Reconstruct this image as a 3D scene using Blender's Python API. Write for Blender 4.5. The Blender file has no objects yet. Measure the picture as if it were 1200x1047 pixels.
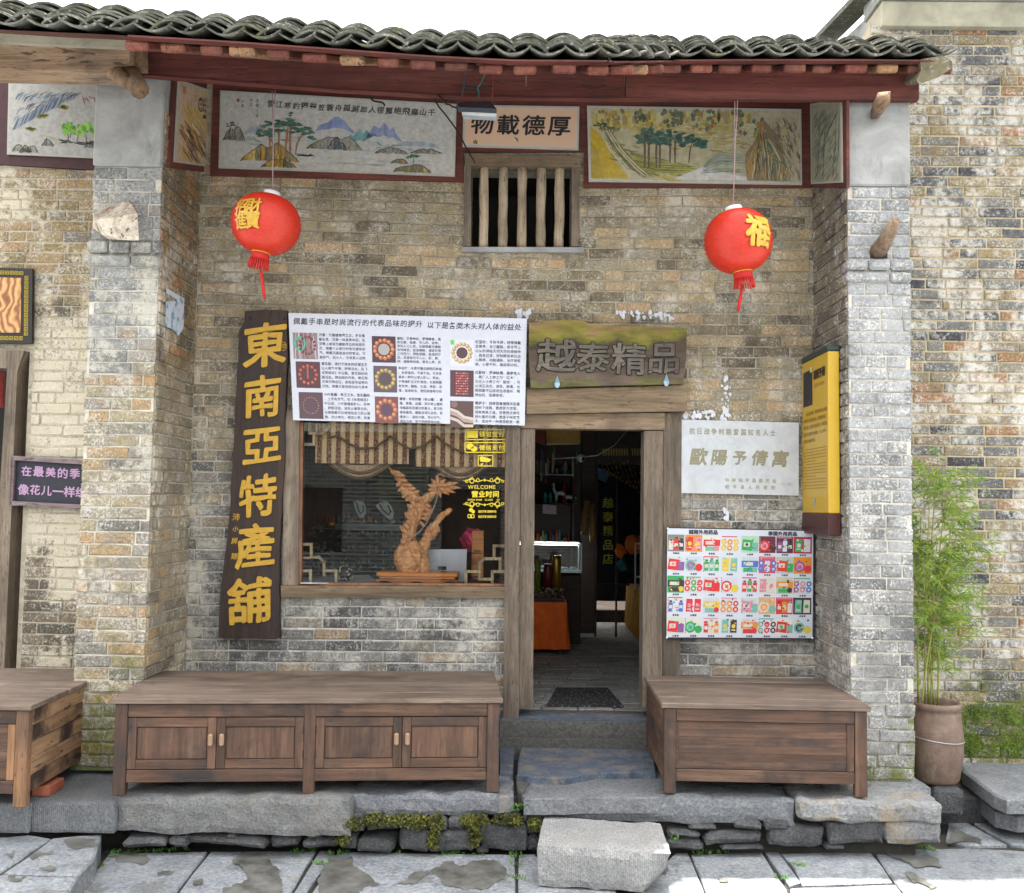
import bpy, bmesh, math, random
from mathutils import Vector, Matrix, noise as mnoise
random.seed(7)
R = math.radians
scene = bpy.context.scene
C = scene.collection

# ------------------------------------------------------------------ camera, sky, sun, exposure
F_PX = 1150.0
CAM = Vector((0.0, -7.47, 1.80))
CAM_ROT = (Matrix.Rotation(R(0.546), 3, 'Z') @ Matrix.Rotation(R(90 + 3.40), 3, 'X') @ Matrix.Rotation(R(0.8), 3, 'Z'))
cd = bpy.data.cameras.new('camera'); cam = bpy.data.objects.new('camera', cd); C.objects.link(cam)
cam.matrix_world = Matrix.Translation(CAM) @ CAM_ROT.to_4x4()
cd.sensor_width = 36.0; cd.lens = F_PX / 1200 * 36; cd.clip_start = 0.05; cd.clip_end = 600
scene.camera = cam

SUN_EL, SUN_AZ = 86.0, 0.0
world = bpy.data.worlds.new("World"); scene.world = world; world.use_nodes = True
wt = world.node_tree; wt.nodes.clear()
sky = wt.nodes.new('ShaderNodeTexSky'); sky.sky_type = 'NISHITA'; sky.sun_disc = False
sky.sun_elevation = R(SUN_EL); sky.sun_rotation = R(SUN_AZ); sky.air_density = 1.0; sky.dust_density = 4.0; sky.ozone_density = 1.0
hs = wt.nodes.new('ShaderNodeHueSaturation'); hs.inputs['Saturation'].default_value = 0.12; hs.inputs['Value'].default_value = 1.0
bg = wt.nodes.new('ShaderNodeBackground'); bg.inputs['Strength'].default_value = 0.15
wo = wt.nodes.new('ShaderNodeOutputWorld')
wt.links.new(sky.outputs[0], hs.inputs['Color']); wt.links.new(hs.outputs[0], bg.inputs[0]); wt.links.new(bg.outputs[0], wo.inputs[0])
sl = bpy.data.lights.new('sun', 'SUN'); sl.energy = 3.2; sl.angle = R(0.5); sl.color = (1, .96, .9)
sun = bpy.data.objects.new('sun', sl); C.objects.link(sun)
sun.rotation_euler = (-R(90 - SUN_EL), 0, -R(SUN_AZ)); sun.location = (0, 3, 12)
scene.view_settings.view_transform = 'Standard'; scene.view_settings.look = 'None'
scene.view_settings.exposure = 2.5; scene.view_settings.gamma = 1.0
scene.view_settings.use_curve_mapping = False
scene.cycles.max_bounces = 6; scene.cycles.transparent_max_bounces = 8
scene.cycles.sample_clamp_indirect = 6.0

def ray(px, py):
    return CAM_ROT @ Vector(((px - 600) / F_PX, -(py - 523.5) / F_PX, -1.0))
def P(px, py, Y=0.0):
    """point of the plane y=Y that stands behind photo pixel px,py"""
    d = ray(px, py); t = (Y - CAM.y) / d.y
    return CAM + d * t
def PZ(px, py, z):
    d = ray(px, py); t = (z - CAM.z) / d.z
    return CAM + d * t
def PX(px, py, X):
    d = ray(px, py); t = (X - CAM.x) / d.x
    return CAM + d * t

# ------------------------------------------------------------------ node helper
class G:
    def __init__(s, name):
        s.m = bpy.data.materials.new(name); s.m.use_nodes = True; s.t = s.m.node_tree; s.t.nodes.clear()
    def nd(s, ty, ins=None, **pr):
        n = s.t.nodes.new(ty)
        for k, v in pr.items(): setattr(n, k, v)
        for k, v in (ins or {}).items():
            if v is None: continue
            if isinstance(v, bpy.types.NodeSocket): s.t.links.new(v, n.inputs[k])
            else:
                if isinstance(v, tuple) and len(v) == 3 and n.inputs[k].type == 'RGBA': v = v + (1,)
                n.inputs[k].default_value = v
        return n
    def pos(s): return s.nd('ShaderNodeNewGeometry').outputs['Position']
    def obj(s): return s.nd('ShaderNodeTexCoord').outputs['Object']
    def rnd(s): return s.nd('ShaderNodeObjectInfo').outputs['Random']
    def xyz(s, v):
        n = s.nd('ShaderNodeSeparateXYZ', {0: v}); return n.outputs[0], n.outputs[1], n.outputs[2]
    def scale(s, v, sc, rot=(0, 0, 0), loc=(0, 0, 0)):
        return s.nd('ShaderNodeMapping', {'Vector': v, 'Scale': sc, 'Rotation': rot, 'Location': loc}).outputs[0]
    def noise(s, v, sc, det=4.0, ro=.6, dist=0.0):
        return s.nd('ShaderNodeTexNoise', {'Vector': v, 'Scale': sc, 'Detail': det, 'Roughness': ro, 'Distortion': dist}).outputs['Fac']
    def voro(s, v, sc, feat='F1'):
        return s.nd('ShaderNodeTexVoronoi', {'Vector': v, 'Scale': sc}, feature=feat).outputs['Distance']
    def ramp(s, f, st, interp='LINEAR'):
        n = s.nd('ShaderNodeValToRGB', {0: f}); r = n.color_ramp; r.interpolation = interp
        while len(r.elements) < len(st): r.elements.new(.5)
        for e, (p, c) in zip(r.elements, st):
            e.position = p; e.color = (c if isinstance(c, tuple) else (c, c, c)) + (1,)
        return n.outputs[0]
    def mix(s, f, a, b, bl='MIX'):
        n = s.nd('ShaderNodeMix', {}, data_type='RGBA', blend_type=bl, clamp_factor=True)
        for k, v in ((0, f), (6, a), (7, b)):
            if isinstance(v, bpy.types.NodeSocket): s.t.links.new(v, n.inputs[k])
            else:
                n.inputs[k].default_value = (v + (1,)) if isinstance(v, tuple) else v
        return n.outputs[2]
    def mt(s, op, a, b=0.0, cl=False):
        return s.nd('ShaderNodeMath', {0: a, 1: b}, operation=op, use_clamp=cl).outputs[0]
    def mr(s, v, a, b, c=0.0, d=1.0):
        return s.nd('ShaderNodeMapRange', {'Value': v, 'From Min': a, 'From Max': b, 'To Min': c, 'To Max': d}).outputs[0]
    def bump(s, h, st=.5, d=.01, nrm=None):
        return s.nd('ShaderNodeBump', {'Height': h, 'Strength': st, 'Distance': d, 'Normal': nrm}).outputs[0]
    def out(s, col, ro=.8, nrm=None, metal=0.0, spec=.5, **kw):
        ins = {'Base Color': col, 'Roughness': ro, 'Normal': nrm, 'Metallic': metal, 'Specular IOR Level': spec}
        ins.update(kw)
        b = s.nd('ShaderNodeBsdfPrincipled', ins)
        s.nd('ShaderNodeOutputMaterial', {0: b.outputs[0]}); return s.m

def plain(name, col, ro=.7, var=.25, bumpst=.2, sc=14, metal=0.0, spec=.4, **kw):
    g = G(name); p = g.obj(); n = g.noise(p, sc, 5, .65); n2 = g.noise(p, sc * 7, 3, .6)
    f = g.mr(n, .3, .7, 1 - var, 1 + var * .6)
    c = g.mix(1.0, col, g.nd('ShaderNodeCombineColor', {0: f, 1: f, 2: f}).outputs[0], 'MULTIPLY')
    return g.out(c, ro, g.bump(n2, bumpst, .004), metal, spec, **kw)

def wood(name, cols, axis='z', sc=9.0, ro=.7, dirt=(.05, .04, .035), dirt_amt=.35, local=True, bst=.45, knots=True, crack=.85):
    """weathered wood with the grain along an axis"""
    g = G(name); p = g.obj() if local else g.pos()
    r = g.rnd(); off = g.nd('ShaderNodeCombineXYZ', {0: g.mt('MULTIPLY', r, 17.0), 1: g.mt('MULTIPLY', r, 5.0), 2: g.mt('MULTIPLY', r, 31.0)}).outputs[0]
    p = g.nd('ShaderNodeVectorMath', {0: p, 1: off}, operation='ADD').outputs[0]
    st = {'x': (.06, 1, 1), 'y': (1, .06, 1), 'z': (1, 1, .06)}[axis]
    q = g.scale(p, st)
    n1 = g.noise(q, sc, 5, .65, .6); n2 = g.noise(q, sc * 7, 4, .7); big = g.noise(p, 2.6, 4, .6, .4)
    k = len(cols); c = g.ramp(n1, [(.28 + .44 * i / max(1, k - 1), cc) for i, cc in enumerate(cols)])
    c = g.mix(g.mr(n2, .45, .62, 0, .55), c, g.mix(1.0, c, (.42, .38, .36), 'MULTIPLY'))
    c = g.mix(g.mr(big, .48, .68, 0, dirt_amt * 1.9), c, dirt)
    crk = g.noise(g.scale(p, tuple(a * 1.6 if a == 1 else .35 for a in st)), sc * 3.2, 3, .55, .3)
    c = g.mix(g.mr(crk, .62, .66, 0, crack), c, dirt)
    c = g.mix(g.mr(g.noise(p, 1.9, 3, .6), .42, .7, 0, .35), c, g.mix(1.0, c, (1.5, 1.45, 1.4), 'MULTIPLY'))
    if knots:
        v = g.voro(g.scale(p, tuple(a * 3.2 if a == 1 else .9 for a in st)), 1.3)
        c = g.mix(g.mr(v, .03, .07, .8, 0), c, dirt)
    tone = g.mr(g.rnd(), 0, 1, .82, 1.15)
    c = g.mix(1.0, c, g.nd('ShaderNodeCombineColor', {0: tone, 1: tone, 2: tone}).outputs[0], 'MULTIPLY')
    h = g.mt('SUBTRACT', g.mt('ADD', g.mt('MULTIPLY', n2, .6), n1), g.mr(crk, .6, .66, 0, .9))
    return g.out(c, g.mr(n1, .3, .7, ro - .1, ro + .12), g.bump(h, bst, .006), 0, .35)

# ------------------------------------------------------------------ objects
def tag(o, label=None, cat=None, group=None, kind=None):
    if label: o['label'] = label
    if cat: o['category'] = cat
    if group: o['group'] = group
    if kind: o['kind'] = kind
    return o
def thing(name, loc=(0, 0, 0), label=None, cat=None, group=None, kind=None, rz=0.0):
    o = bpy.data.objects.new(name, None); C.objects.link(o); o.location = loc; o.rotation_euler = (0, 0, rz)
    o.empty_display_size = .1
    return tag(o, label, cat, group, kind)
def wmat(o):
    m = Matrix.LocRotScale(o.location, o.rotation_euler, o.scale)
    return wmat(o.parent) @ m if o.parent else m
def link(name, me, mat=None, parent=None, loc=None, **kw):
    o = bpy.data.objects.new(name, me); C.objects.link(o)
    if mat and not me.materials: me.materials.append(mat)
    if parent: o.parent = parent
    if loc is not None: o.location = loc
    return tag(o, **kw)
def xf(o):
    return wmat(o).inverted()
class MB:
    """collects shapes, becomes ONE mesh object"""
    def __init__(s): s.v = []; s.f = []; s.c = []; s.sm = []; s.t = []
    def add(s, vs, fs, col=None, smooth=False, tone=0.0):
        b = len(s.v); s.v += [Vector(v) for v in vs]
        for f in fs: s.f.append([b + i for i in f]); s.c.append(col); s.sm.append(smooth); s.t.append(tone)
    def box(s, x0, x1, y0, y1, z0, z1, bev=.004, M=None, col=None, tone=0.0):
        if x1 < x0: x0, x1 = x1, x0
        if y1 < y0: y0, y1 = y1, y0
        if z1 < z0: z0, z1 = z1, z0
        bv = min(bev, (x1 - x0) * .3, (y1 - y0) * .3, (z1 - z0) * .3)
        vs = []; ix = {}
        X = (x0, x1); Y = (y0, y1); Z = (z0, z1)
        for i in (0, 1):
            for j in (0, 1):
                for k in (0, 1):
                    si, sj, sk = (1 - 2 * i) * bv, (1 - 2 * j) * bv, (1 - 2 * k) * bv
                    for a, w in ((0, (X[i], Y[j] + sj, Z[k] + sk)), (1, (X[i] + si, Y[j], Z[k] + sk)), (2, (X[i] + si, Y[j] + sj, Z[k]))):
                        ix[(i, j, k, a)] = len(vs); vs.append(Vector(w))
        fs = []
        for i in (0, 1): fs.append([ix[(i, j, k, 0)] for j, k in ((0, 0), (0, 1), (1, 1), (1, 0))][::(1 if i == 0 else -1)])
        for j in (0, 1): fs.append([ix[(i, j, k, 1)] for i, k in ((0, 0), (1, 0), (1, 1), (0, 1))][::(1 if j == 0 else -1)])
        for k in (0, 1): fs.append([ix[(i, j, k, 2)] for i, j in ((0, 0), (0, 1), (1, 1), (1, 0))][::(1 if k == 0 else -1)])
        for a in (0, 1):
            for b in (0, 1):
                fs.append([ix[(0, a, b, 1)], ix[(1, a, b, 1)], ix[(1, a, b, 2)], ix[(0, a, b, 2)]][::(1 if a != b else -1)])
                fs.append([ix[(a, 0, b, 0)], ix[(a, 1, b, 0)], ix[(a, 1, b, 2)], ix[(a, 0, b, 2)]][::(1 if a == b else -1)])
                fs.append([ix[(a, b, 0, 0)], ix[(a, b, 1, 0)], ix[(a, b, 1, 1)], ix[(a, b, 0, 1)]][::(1 if a != b else -1)])
        for i in (0, 1):
            for j in (0, 1):
                for k in (0, 1):
                    fs.append([ix[(i, j, k, 0)], ix[(i, j, k, 1)], ix[(i, j, k, 2)]][::(-1 if (i + j + k) % 2 else 1)])
        if M is not None: vs = [M @ v for v in vs]
        s.add(vs, fs, col, False, tone); return s
    def bar(s, a, b, w, h, up=Vector((0, 0, 1)), bev=.003, col=None):
        """a rectangular bar from a to b"""
        a = Vector(a); b = Vector(b); d = b - a; L = d.length
        if L < 1e-6: return s
        x = d / L; y = up.cross(x)
        if y.length < 1e-4: y = Vector((0, 1, 0)).cross(x)
        y.normalize(); z = x.cross(y)
        M = Matrix((x, y, z)).transposed().to_4x4(); M.translation = a
        return s.box(0, L, -w / 2, w / 2, -h / 2, h / 2, bev, M, col)
    def tube(s, pts, rad, n=8, col=None, caps=True, sm=True, flat=None):
        pts = [Vector(p) for p in pts]; m = len(pts)
        rad = rad if isinstance(rad, (list, tuple)) else [rad] * m
        vs = []; prev = None
        for i, p in enumerate(pts):
            t = (pts[min(i + 1, m - 1)] - pts[max(i - 1, 0)]).normalized()
            if prev is None:
                a = t.orthogonal().normalized()
            else:
                a = (prev - t * prev.dot(t))
                a = a.normalized() if a.length > 1e-5 else t.orthogonal().normalized()
            prev = a; b = t.cross(a)
            for k in range(n):
                an = 2 * math.pi * k / n
                vs.append(p + (a * math.cos(an) + b * math.sin(an)) * rad[i])
        fs = [[i * n + k, i * n + (k + 1) % n, (i + 1) * n + (k + 1) % n, (i + 1) * n + k] for i in range(m - 1) for k in range(n)]
        if caps: fs += [list(range(n))[::-1], [(m - 1) * n + k for k in range(n)]]
        s.add(vs, fs, col, sm); return s
    def lathe(s, c, prof, n=24, col=None, ax='z', sm=True, rib=None):
        c = Vector(c); vs = []
        for r, z in prof:
            for k in range(n):
                a = 2 * math.pi * k / n; rr = r * (1 if rib is None else rib(a, z))
                vs.append(c + Vector((rr * math.cos(a), rr * math.sin(a), z)))
        m = len(prof)
        fs = [[i * n + k, i * n + (k + 1) % n, (i + 1) * n + (k + 1) % n, (i + 1) * n + k] for i in range(m - 1) for k in range(n)]
        if prof[0][0] > 1e-6: fs.append(list(range(n))[::-1])
        if prof[-1][0] > 1e-6: fs.append([(m - 1) * n + k for k in range(n)])
        s.add(vs, fs, col, sm); return s
    def ball(s, c, r, n=8, sc=(1, 1, 1), col=None, jit=0.0):
        c = Vector(c); vs = []; m = n // 2 + 1
        for i in range(m + 1):
            th = math.pi * i / m
            for k in range(n):
                a = 2 * math.pi * k / n; d = Vector((math.sin(th) * math.cos(a), math.sin(th) * math.sin(a), math.cos(th)))
                q = 1 + (mnoise.noise(d * 1.7 + c * 9) * jit if jit else 0)
                vs.append(c + Vector((d.x * sc[0], d.y * sc[1], d.z * sc[2])) * r * q)
        fs = [[i * n + k, (i + 1) * n + k, (i + 1) * n + (k + 1) % n, i * n + (k + 1) % n] for i in range(m) for k in range(n)]
        s.add(vs, fs, col, True); return s
    def prism(s, poly, dvec, col=None, sides=True):
        """poly: world points of the front outline, dvec: extrusion to the back"""
        n = len(poly); a = [Vector(p) for p in poly]; b = [p + Vector(dvec) for p in a]
        fs = [list(range(n)), [n + i for i in range(n)][::-1]] + [[i, n + i, n + (i + 1) % n, (i + 1) % n] for i in range(n)]
        s.add(a + b, fs, col); return s
    def build(s, name, mat, parent=None, org=None, world=True, attr=False, **kw):
        """world: the coordinates are world ones; else they are the parent's"""
        if org is None:
            xs = [v.x for v in s.v]; ys = [v.y for v in s.v]; zs = [v.z for v in s.v]
            org = Vector(((min(xs) + max(xs)) / 2, (min(ys) + max(ys)) / 2, min(zs)))
        org = Vector(org)
        if parent is not None and world:
            I = xf(parent); o2 = I @ org; I3 = I.to_3x3()
            vv = [I3 @ (v - org) for v in s.v]; loc = o2
        else: vv = [v - org for v in s.v]; loc = org
        me = bpy.data.meshes.new(name); me.from_pydata([tuple(v) for v in vv], [], s.f)
        if any(s.sm): me.polygons.foreach_set('use_smooth', s.sm)
        if attr:
            at = me.attributes.new('col', 'FLOAT_COLOR', 'CORNER'); buf = []
            for f, c in zip(s.f, s.c):
                c = c or (.5, .5, .5)
                for _ in f: buf += [c[0], c[1], c[2], 1.0]
            at.data.foreach_set('color', buf)
        if any(s.t):
            at = me.attributes.new('tone', 'FLOAT', 'FACE'); at.data.foreach_set('value', s.t)
        me.update()
        return link(name, me, mat, parent, loc, **kw)

def fbm(v, sc=1.0, o=3):
    return mnoise.fractal(Vector(v) * sc, .6, 2.0, o)

def rock(name, x0, x1, y0, y1, z0, z1, mat, parent=None, amp=.012, cuts=5, rnd=.03, seed=0, M=None, sc=6, **kw):
    """rough quarried block with broken edges"""
    bm = bmesh.new(); bmesh.ops.create_cube(bm, size=1)
    dx, dy, dz = x1 - x0, y1 - y0, z1 - z0
    cell = max(dx, dy, dz) / cuts
    for ax, d in ((0, dx), (1, dy), (2, dz)):
        k = max(1, min(26, int(round(d / cell))))
        eds = [e for e in bm.edges if abs((e.verts[0].co - e.verts[1].co)[ax]) > .1 / 26 and abs((e.verts[0].co - e.verts[1].co).normalized()[ax]) > .9]
        bmesh.ops.subdivide_edges(bm, edges=eds, cuts=k, use_grid_fill=True)
    c = Vector(((x0 + x1) / 2, (y0 + y1) / 2, (z0 + z1) / 2)); hd = Vector((dx / 2, dy / 2, dz / 2))
    for v in bm.verts:
        u = Vector((v.co.x * 2, v.co.y * 2, v.co.z * 2))
        w = Vector((u.x * hd.x, u.y * hd.y, u.z * hd.z))
        e = [hd[i] - abs(w[i]) for i in range(3)]; near = sorted(e)
        q = w.copy()
        if near[1] < rnd:   # round the arrises unevenly
            k = (rnd - near[1]) * (.5 + .6 * abs(mnoise.noise((w + c) * 5 + Vector((seed, 0, 0)))))
            for i in range(3):
                if e[i] < rnd: q[i] -= math.copysign(k * .8, w[i])
        q += mnoise.noise_vector((w + c) * sc + Vector((seed * 3.1, 0, 0))) * amp + mnoise.noise_vector((w + c) * sc * 3 + Vector((seed, 5, 0))) * amp * .45
        v.co = q
    if M is not None: bmesh.ops.transform(bm, matrix=M, verts=bm.verts)
    me = bpy.data.meshes.new(name); bm.to_mesh(me); bm.free()
    loc = c.copy()
    if parent is not None: loc = xf(parent) @ c
    return link(name, me, mat, parent, loc, **kw)

# ------------------------------------------------------------------ glyphs and flat print
_gl = {}
def glyphs(ch, off=0.0):
    """the outline once, or laid several times in a small ring for a bold brush"""
    if off <= .0121: return [glyph(ch, off)]
    vs, fs, w = glyph(ch, 0); r = off; n = 6 if off < .03 else 9; out = []
    for k in range(n):
        a = 2 * math.pi * k / n + .3; out.append(([(x + r * math.cos(a), y + r * math.sin(a)) for x, y in vs], fs, w))
    return out + ([(vs, fs, w)] if off > .035 else [])
def glyph(ch, off=0.0):
    k = (ch, off)
    if k in _gl: return _gl[k]
    cu = bpy.data.curves.new('g', 'FONT'); cu.body = ch; cu.resolution_u = 2; cu.offset = off
    ob = bpy.data.objects.new('g', cu); me = ob.to_mesh()
    vs = [(v.co.x, v.co.y) for v in me.vertices]; fs = [list(p.vertices) for p in me.polygons]
    ob.to_mesh_clear(); bpy.data.objects.remove(ob); bpy.data.curves.remove(cu)
    wide = max([v[0] for v in vs] + [0.0])
    _gl[k] = (vs, fs, wide); return _gl[k]
class Print:
    """flat print laid on a board: x to the right and y down in its own units, W by H"""
    def __init__(s, tl, tr, br, bl, W, H, gap=.0006, lift=.0012):
        s.q = [Vector(p) for p in (tl, tr, br, bl)]; s.W = W; s.H = H; s.mb = MB(); s.k = 0
        s.n = (s.q[3] - s.q[0]).cross(s.q[1] - s.q[0]).normalized(); s.gap = gap; s.lift = lift
        if s.n.dot(CAM - s.q[0]) < 0: s.n = -s.n
        s.clip = False
    def at(s, x, y, lay=0.0):
        u = x / s.W; v = y / s.H; a = s.q[0].lerp(s.q[1], u); b = s.q[3].lerp(s.q[2], u)
        return a.lerp(b, v) + s.n * (s.lift + lay * s.gap)
    def poly(s, pts, col, lay=0):
        if s.clip: pts = [(min(s.W - 2, max(2, x)), min(s.H - 2, max(2, y))) for x, y in pts]
        vs = [s.at(x, y, lay) for x, y in pts]
        s.mb.add(vs, [list(range(len(vs)))], col); return s
    def rect(s, x0, y0, x1, y1, col, lay=0): return s.poly([(x0, y0), (x0, y1), (x1, y1), (x1, y0)], col, lay)
    def disc(s, x, y, r, col, lay=0, n=12, ry=None, jag=0.0):
        ry = ry or r
        return s.poly([(x + r * math.cos(-a) * (1 + jag * random.uniform(-1, 1)), y + ry * math.sin(-a) * (1 + jag * random.uniform(-1, 1))) for a in [2 * math.pi * i / n for i in range(n)]], col, lay)
    def ring(s, x, y, r, w, col, lay=0, n=16, ry=None):
        ry = ry or r; k = (r - w) / r
        for i in range(n):
            a = 2 * math.pi * i / n; b = 2 * math.pi * (i + 1) / n
            s.poly([(x + r * math.cos(a), y + ry * math.sin(a)), (x + r * math.cos(b), y + ry * math.sin(b)), (x + r * k * math.cos(b), y + ry * k * math.sin(b)), (x + r * k * math.cos(a), y + ry * k * math.sin(a))], col, lay)
    def stroke(s, pts, w, col, lay=0, taper=True):
        n = len(pts); L = []; Rr = []
        for i, (x, y) in enumerate(pts):
            x0, y0 = pts[max(0, i - 1)]; x1, y1 = pts[min(n - 1, i + 1)]
            dx, dy = x1 - x0, y1 - y0; l = math.hypot(dx, dy) or 1
            t = i / (n - 1) if n > 1 else 0
            ww = (w[i] if isinstance(w, list) else w) * (.5 if not taper else .5 * (.35 + .65 * math.sin(math.pi * min(1, max(0, t * .86 + .1)))))
            L.append((x - dy / l * ww, y + dx / l * ww)); Rr.append((x + dy / l * ww, y - dx / l * ww))
        for i in range(n - 1): s.poly([L[i], L[i + 1], Rr[i + 1], Rr[i]], col, lay)
        return s
    def text(s, txt, x, y, size, col, lay=1, off=0.0, step=None, vertical=False, shear=0.0, jit=0.0, rot=0.0, sx=1.0, rightalign=False):
        """x,y: centre of the first full-width character"""
        step = step or size; cx, cy = x, y
        for ch in txt:
            if ch in ' \u3000':
                if vertical: cy += step * (.5 if ch == ' ' else 1)
                else: cx += step * (.5 if ch == ' ' else 1)
                continue
            gs = glyphs(ch, off); wide = gs[0][2]; asc = ord(ch) < 256
            mid = wide / 2 if asc else .5
            jx = random.uniform(-1, 1) * jit; jr = rot + random.uniform(-1, 1) * jit * .3; js = 1 + random.uniform(-1, 1) * jit * .5
            cr, sr = math.cos(jr), math.sin(jr)
            for gi, (vs, fs, _w) in enumerate(gs):
                out = []
                for a, b in vs:
                    a2 = (a - (mid if not asc else 0)) * sx * js; b2 = -(b - .38) * js; a2 -= b2 * shear
                    out.append(s.at(cx + (a2 * cr - b2 * sr) * size, cy + (a2 * sr + b2 * cr + jx * .3) * size, lay + gi * .22))
                s.mb.add(out, fs, col)
            if vertical: cy += step
            else: cx += step if not asc else size * sx * (wide + .08)
        return s
    def build(s, name, parent, mat, **kw):
        return s.mb.build(name, mat, parent, attr=True, **kw)

def raised(name, txt_items, at, n, mat, parent, depth=.008, slant=0.0):
    """letters standing off a board: at(x,y)->world, n: outward normal"""
    for (ch, x, y, size, off, sx, rot, shear) in txt_items:
        mb = MB(); cr, sr = math.cos(rot), math.sin(rot)
        for gi, (vs, fs, wide) in enumerate(glyphs(ch, off)):
            top = []; bot = []
            for a, b in vs:
                a2 = (a - .5) * sx; b2 = -(b - .38); a2 -= b2 * shear; b2 -= a2 * slant
                # a brushed edge rather than a printed one
                w = mnoise.noise(Vector((a * 4 + x, b * 4 + y, 1.3))) * .035; w2 = mnoise.noise(Vector((a * 4 + x, b * 4 + y, 7.3))) * .035
                p = at(x + (a2 * cr - b2 * sr + w) * size, y + (a2 * sr + b2 * cr + w2) * size)
                top.append(p + n * (depth + gi * .0004)); bot.append(p - n * .002)
            m = len(top); cnt = {}
            for f in fs:
                for i in range(len(f)):
                    e = (f[i], f[(i + 1) % len(f)]); cnt[e] = cnt.get(e, 0) + 1
            sides = [[a, b, m + b, m + a] for (a, b) in cnt if (b, a) not in cnt]
            mb.add(top + bot, [list(f) for f in fs] + sides)
        mb.build(name, mat, parent)
# ------------------------------------------------------------------ brickwork
def brick_mat(name, pal, pal2=None, zs=(2.0, 3.2), wlo=.60, whi=.68, wcol=(.62, .60, .57), wamt=.75, moss=None, dark=None, soot=0.0, wband=None, fleck=.6, sat=1.22, val=.97):
    g = G(name); p = g.pos(); x, y, z = g.xyz(p)
    t = g.mt('ADD', g.nd('ShaderNodeAttribute', attribute_type='OBJECT', attribute_name='tone').outputs['Fac'],
             g.nd('ShaderNodeAttribute', attribute_type='GEOMETRY', attribute_name='tone').outputs['Fac'])
    n1 = g.noise(p, 11, 5, .7); n2 = g.noise(p, 55, 5, .75); n3 = g.noise(p, 2.1, 4, .6)
    tt = g.mt('ADD', t, g.mr(n1, .3, .7, -.13, .13))
    c = g.ramp(tt, [(i / (len(pal) - 1), k) for i, k in enumerate(pal)])
    if pal2:
        c2 = g.ramp(tt, [(i / (len(pal2) - 1), k) for i, k in enumerate(pal2)])
        c = g.mix(g.mr(g.mt('ADD', z, g.mr(n3, .3, .7, -.5, .5)), zs[0], zs[1]), c, c2)
    v = g.mr(n2, .3, .7, .58, 1.36)
    c = g.mix(1.0, c, g.nd('ShaderNodeCombineColor', {0: v, 1: v, 2: v}).outputs[0], 'MULTIPLY')
    # pits
    c = g.mix(g.mr(g.voro(p, 42), .06, .16, .5, 0), c, (.06, .05, .045))
    # lime bloom and old whitewash
    wn = g.mt('ADD', g.mt('MULTIPLY', n3, .62), g.mt('MULTIPLY', g.noise(p, 24, 7, .72), .42))
    if wband: wn = g.mt('ADD', wn, g.mr(g.mt('ABSOLUTE', g.mt('SUBTRACT', z, wband[0])), 0, wband[1], wband[2], 0))
    w = g.mr(wn, wlo - .02, whi - .02, 0, wamt)
    c = g.mix(w, c, wcol)
    fl = g.mt('ADD', g.mt('MULTIPLY', g.noise(p, 62, 4, .75), .8), g.mt('MULTIPLY', g.noise(p, 5.5, 4, .65), .38))
    c = g.mix(g.mr(fl, .635, .675, 0, fleck), c, (.66, .645, .60))
    dk = g.mt('ADD', g.mt('MULTIPLY', g.noise(p, 48, 4, .75, .5), .8), g.mt('MULTIPLY', g.noise(g.scale(p, (1, 1, 1), loc=(3, 5, 9)), 4.5, 4, .65), .38))
    c = g.mix(g.mr(dk, .645, .70, 0, .55), c, (.07, .062, .05))
    if soot:
        sn = g.noise(g.scale(p, (1, 1, .35)), 3.3, 5, .65)
        c = g.mix(g.mr(sn, .52, .72, 0, soot), c, (.05, .047, .04))
    if moss:
        mz = g.mt('ADD', z, g.mr(g.noise(p, 4.5, 5, .7), .3, .7, -.35, .35))
        mm = g.mr(mz, moss[0], moss[1], 1, 0)
        if len(moss) > 2: mm = g.mt('MULTIPLY', mm, g.mr(mz, moss[2], moss[3], 0, 1))
        mm = g.mt('MULTIPLY', mm, g.mr(g.noise(p, 14, 5, .7), .4, .56, 0, .85))
        c = g.mix(mm, c, g.mix(n1, (.10, .115, .03), (.17, .17, .06)))
    c = g.nd('ShaderNodeHueSaturation', {'Color': c, 'Saturation': sat, 'Value': val}).outputs[0]
    h = g.mt('ADD', g.mt('MULTIPLY', n2, 1.0), g.mt('MULTIPLY', g.noise(p, 150, 3, .7), .5))
    return g.out(c, .9, g.bump(h, .9, .009), 0, .25)

def mortar_mat(name, c1, c2, scale=9, moss=None, low=None, lz=(1.5, 2.6)):
    g = G(name); p = g.pos(); x, y, z = g.xyz(p)
    n = g.noise(p, scale, 6, .7); m = g.noise(p, 70, 4, .7)
    c = g.mix(g.mr(n, .35, .65), c1, c2)
    if low: c = g.mix(g.mr(g.mt('ADD', z, g.mr(g.noise(p, 2, 3, .6), .3, .7, -.4, .4)), lz[0], lz[1], 1, 0), c, g.mix(g.mr(n, .4, .7), low, tuple(v * .6 for v in low)))
    c = g.mix(g.mr(g.noise(p, 30, 5, .7), .56, .66, 0, .6), c, (.08, .07, .06))
    if moss:
        mz = g.mt('ADD', z, g.mr(g.noise(p, 4.5, 5, .7), .3, .7, -.35, .35))
        mm = g.mt('MULTIPLY', g.mr(mz, moss[0], moss[1], 1, 0), g.mr(g.noise(p, 10, 5, .7), .35, .5, 0, .9))
        c = g.mix(mm, c, (.09, .12, .025))
    return g.out(c, .95, g.bump(m, .8, .008), 0, .2)

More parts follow.
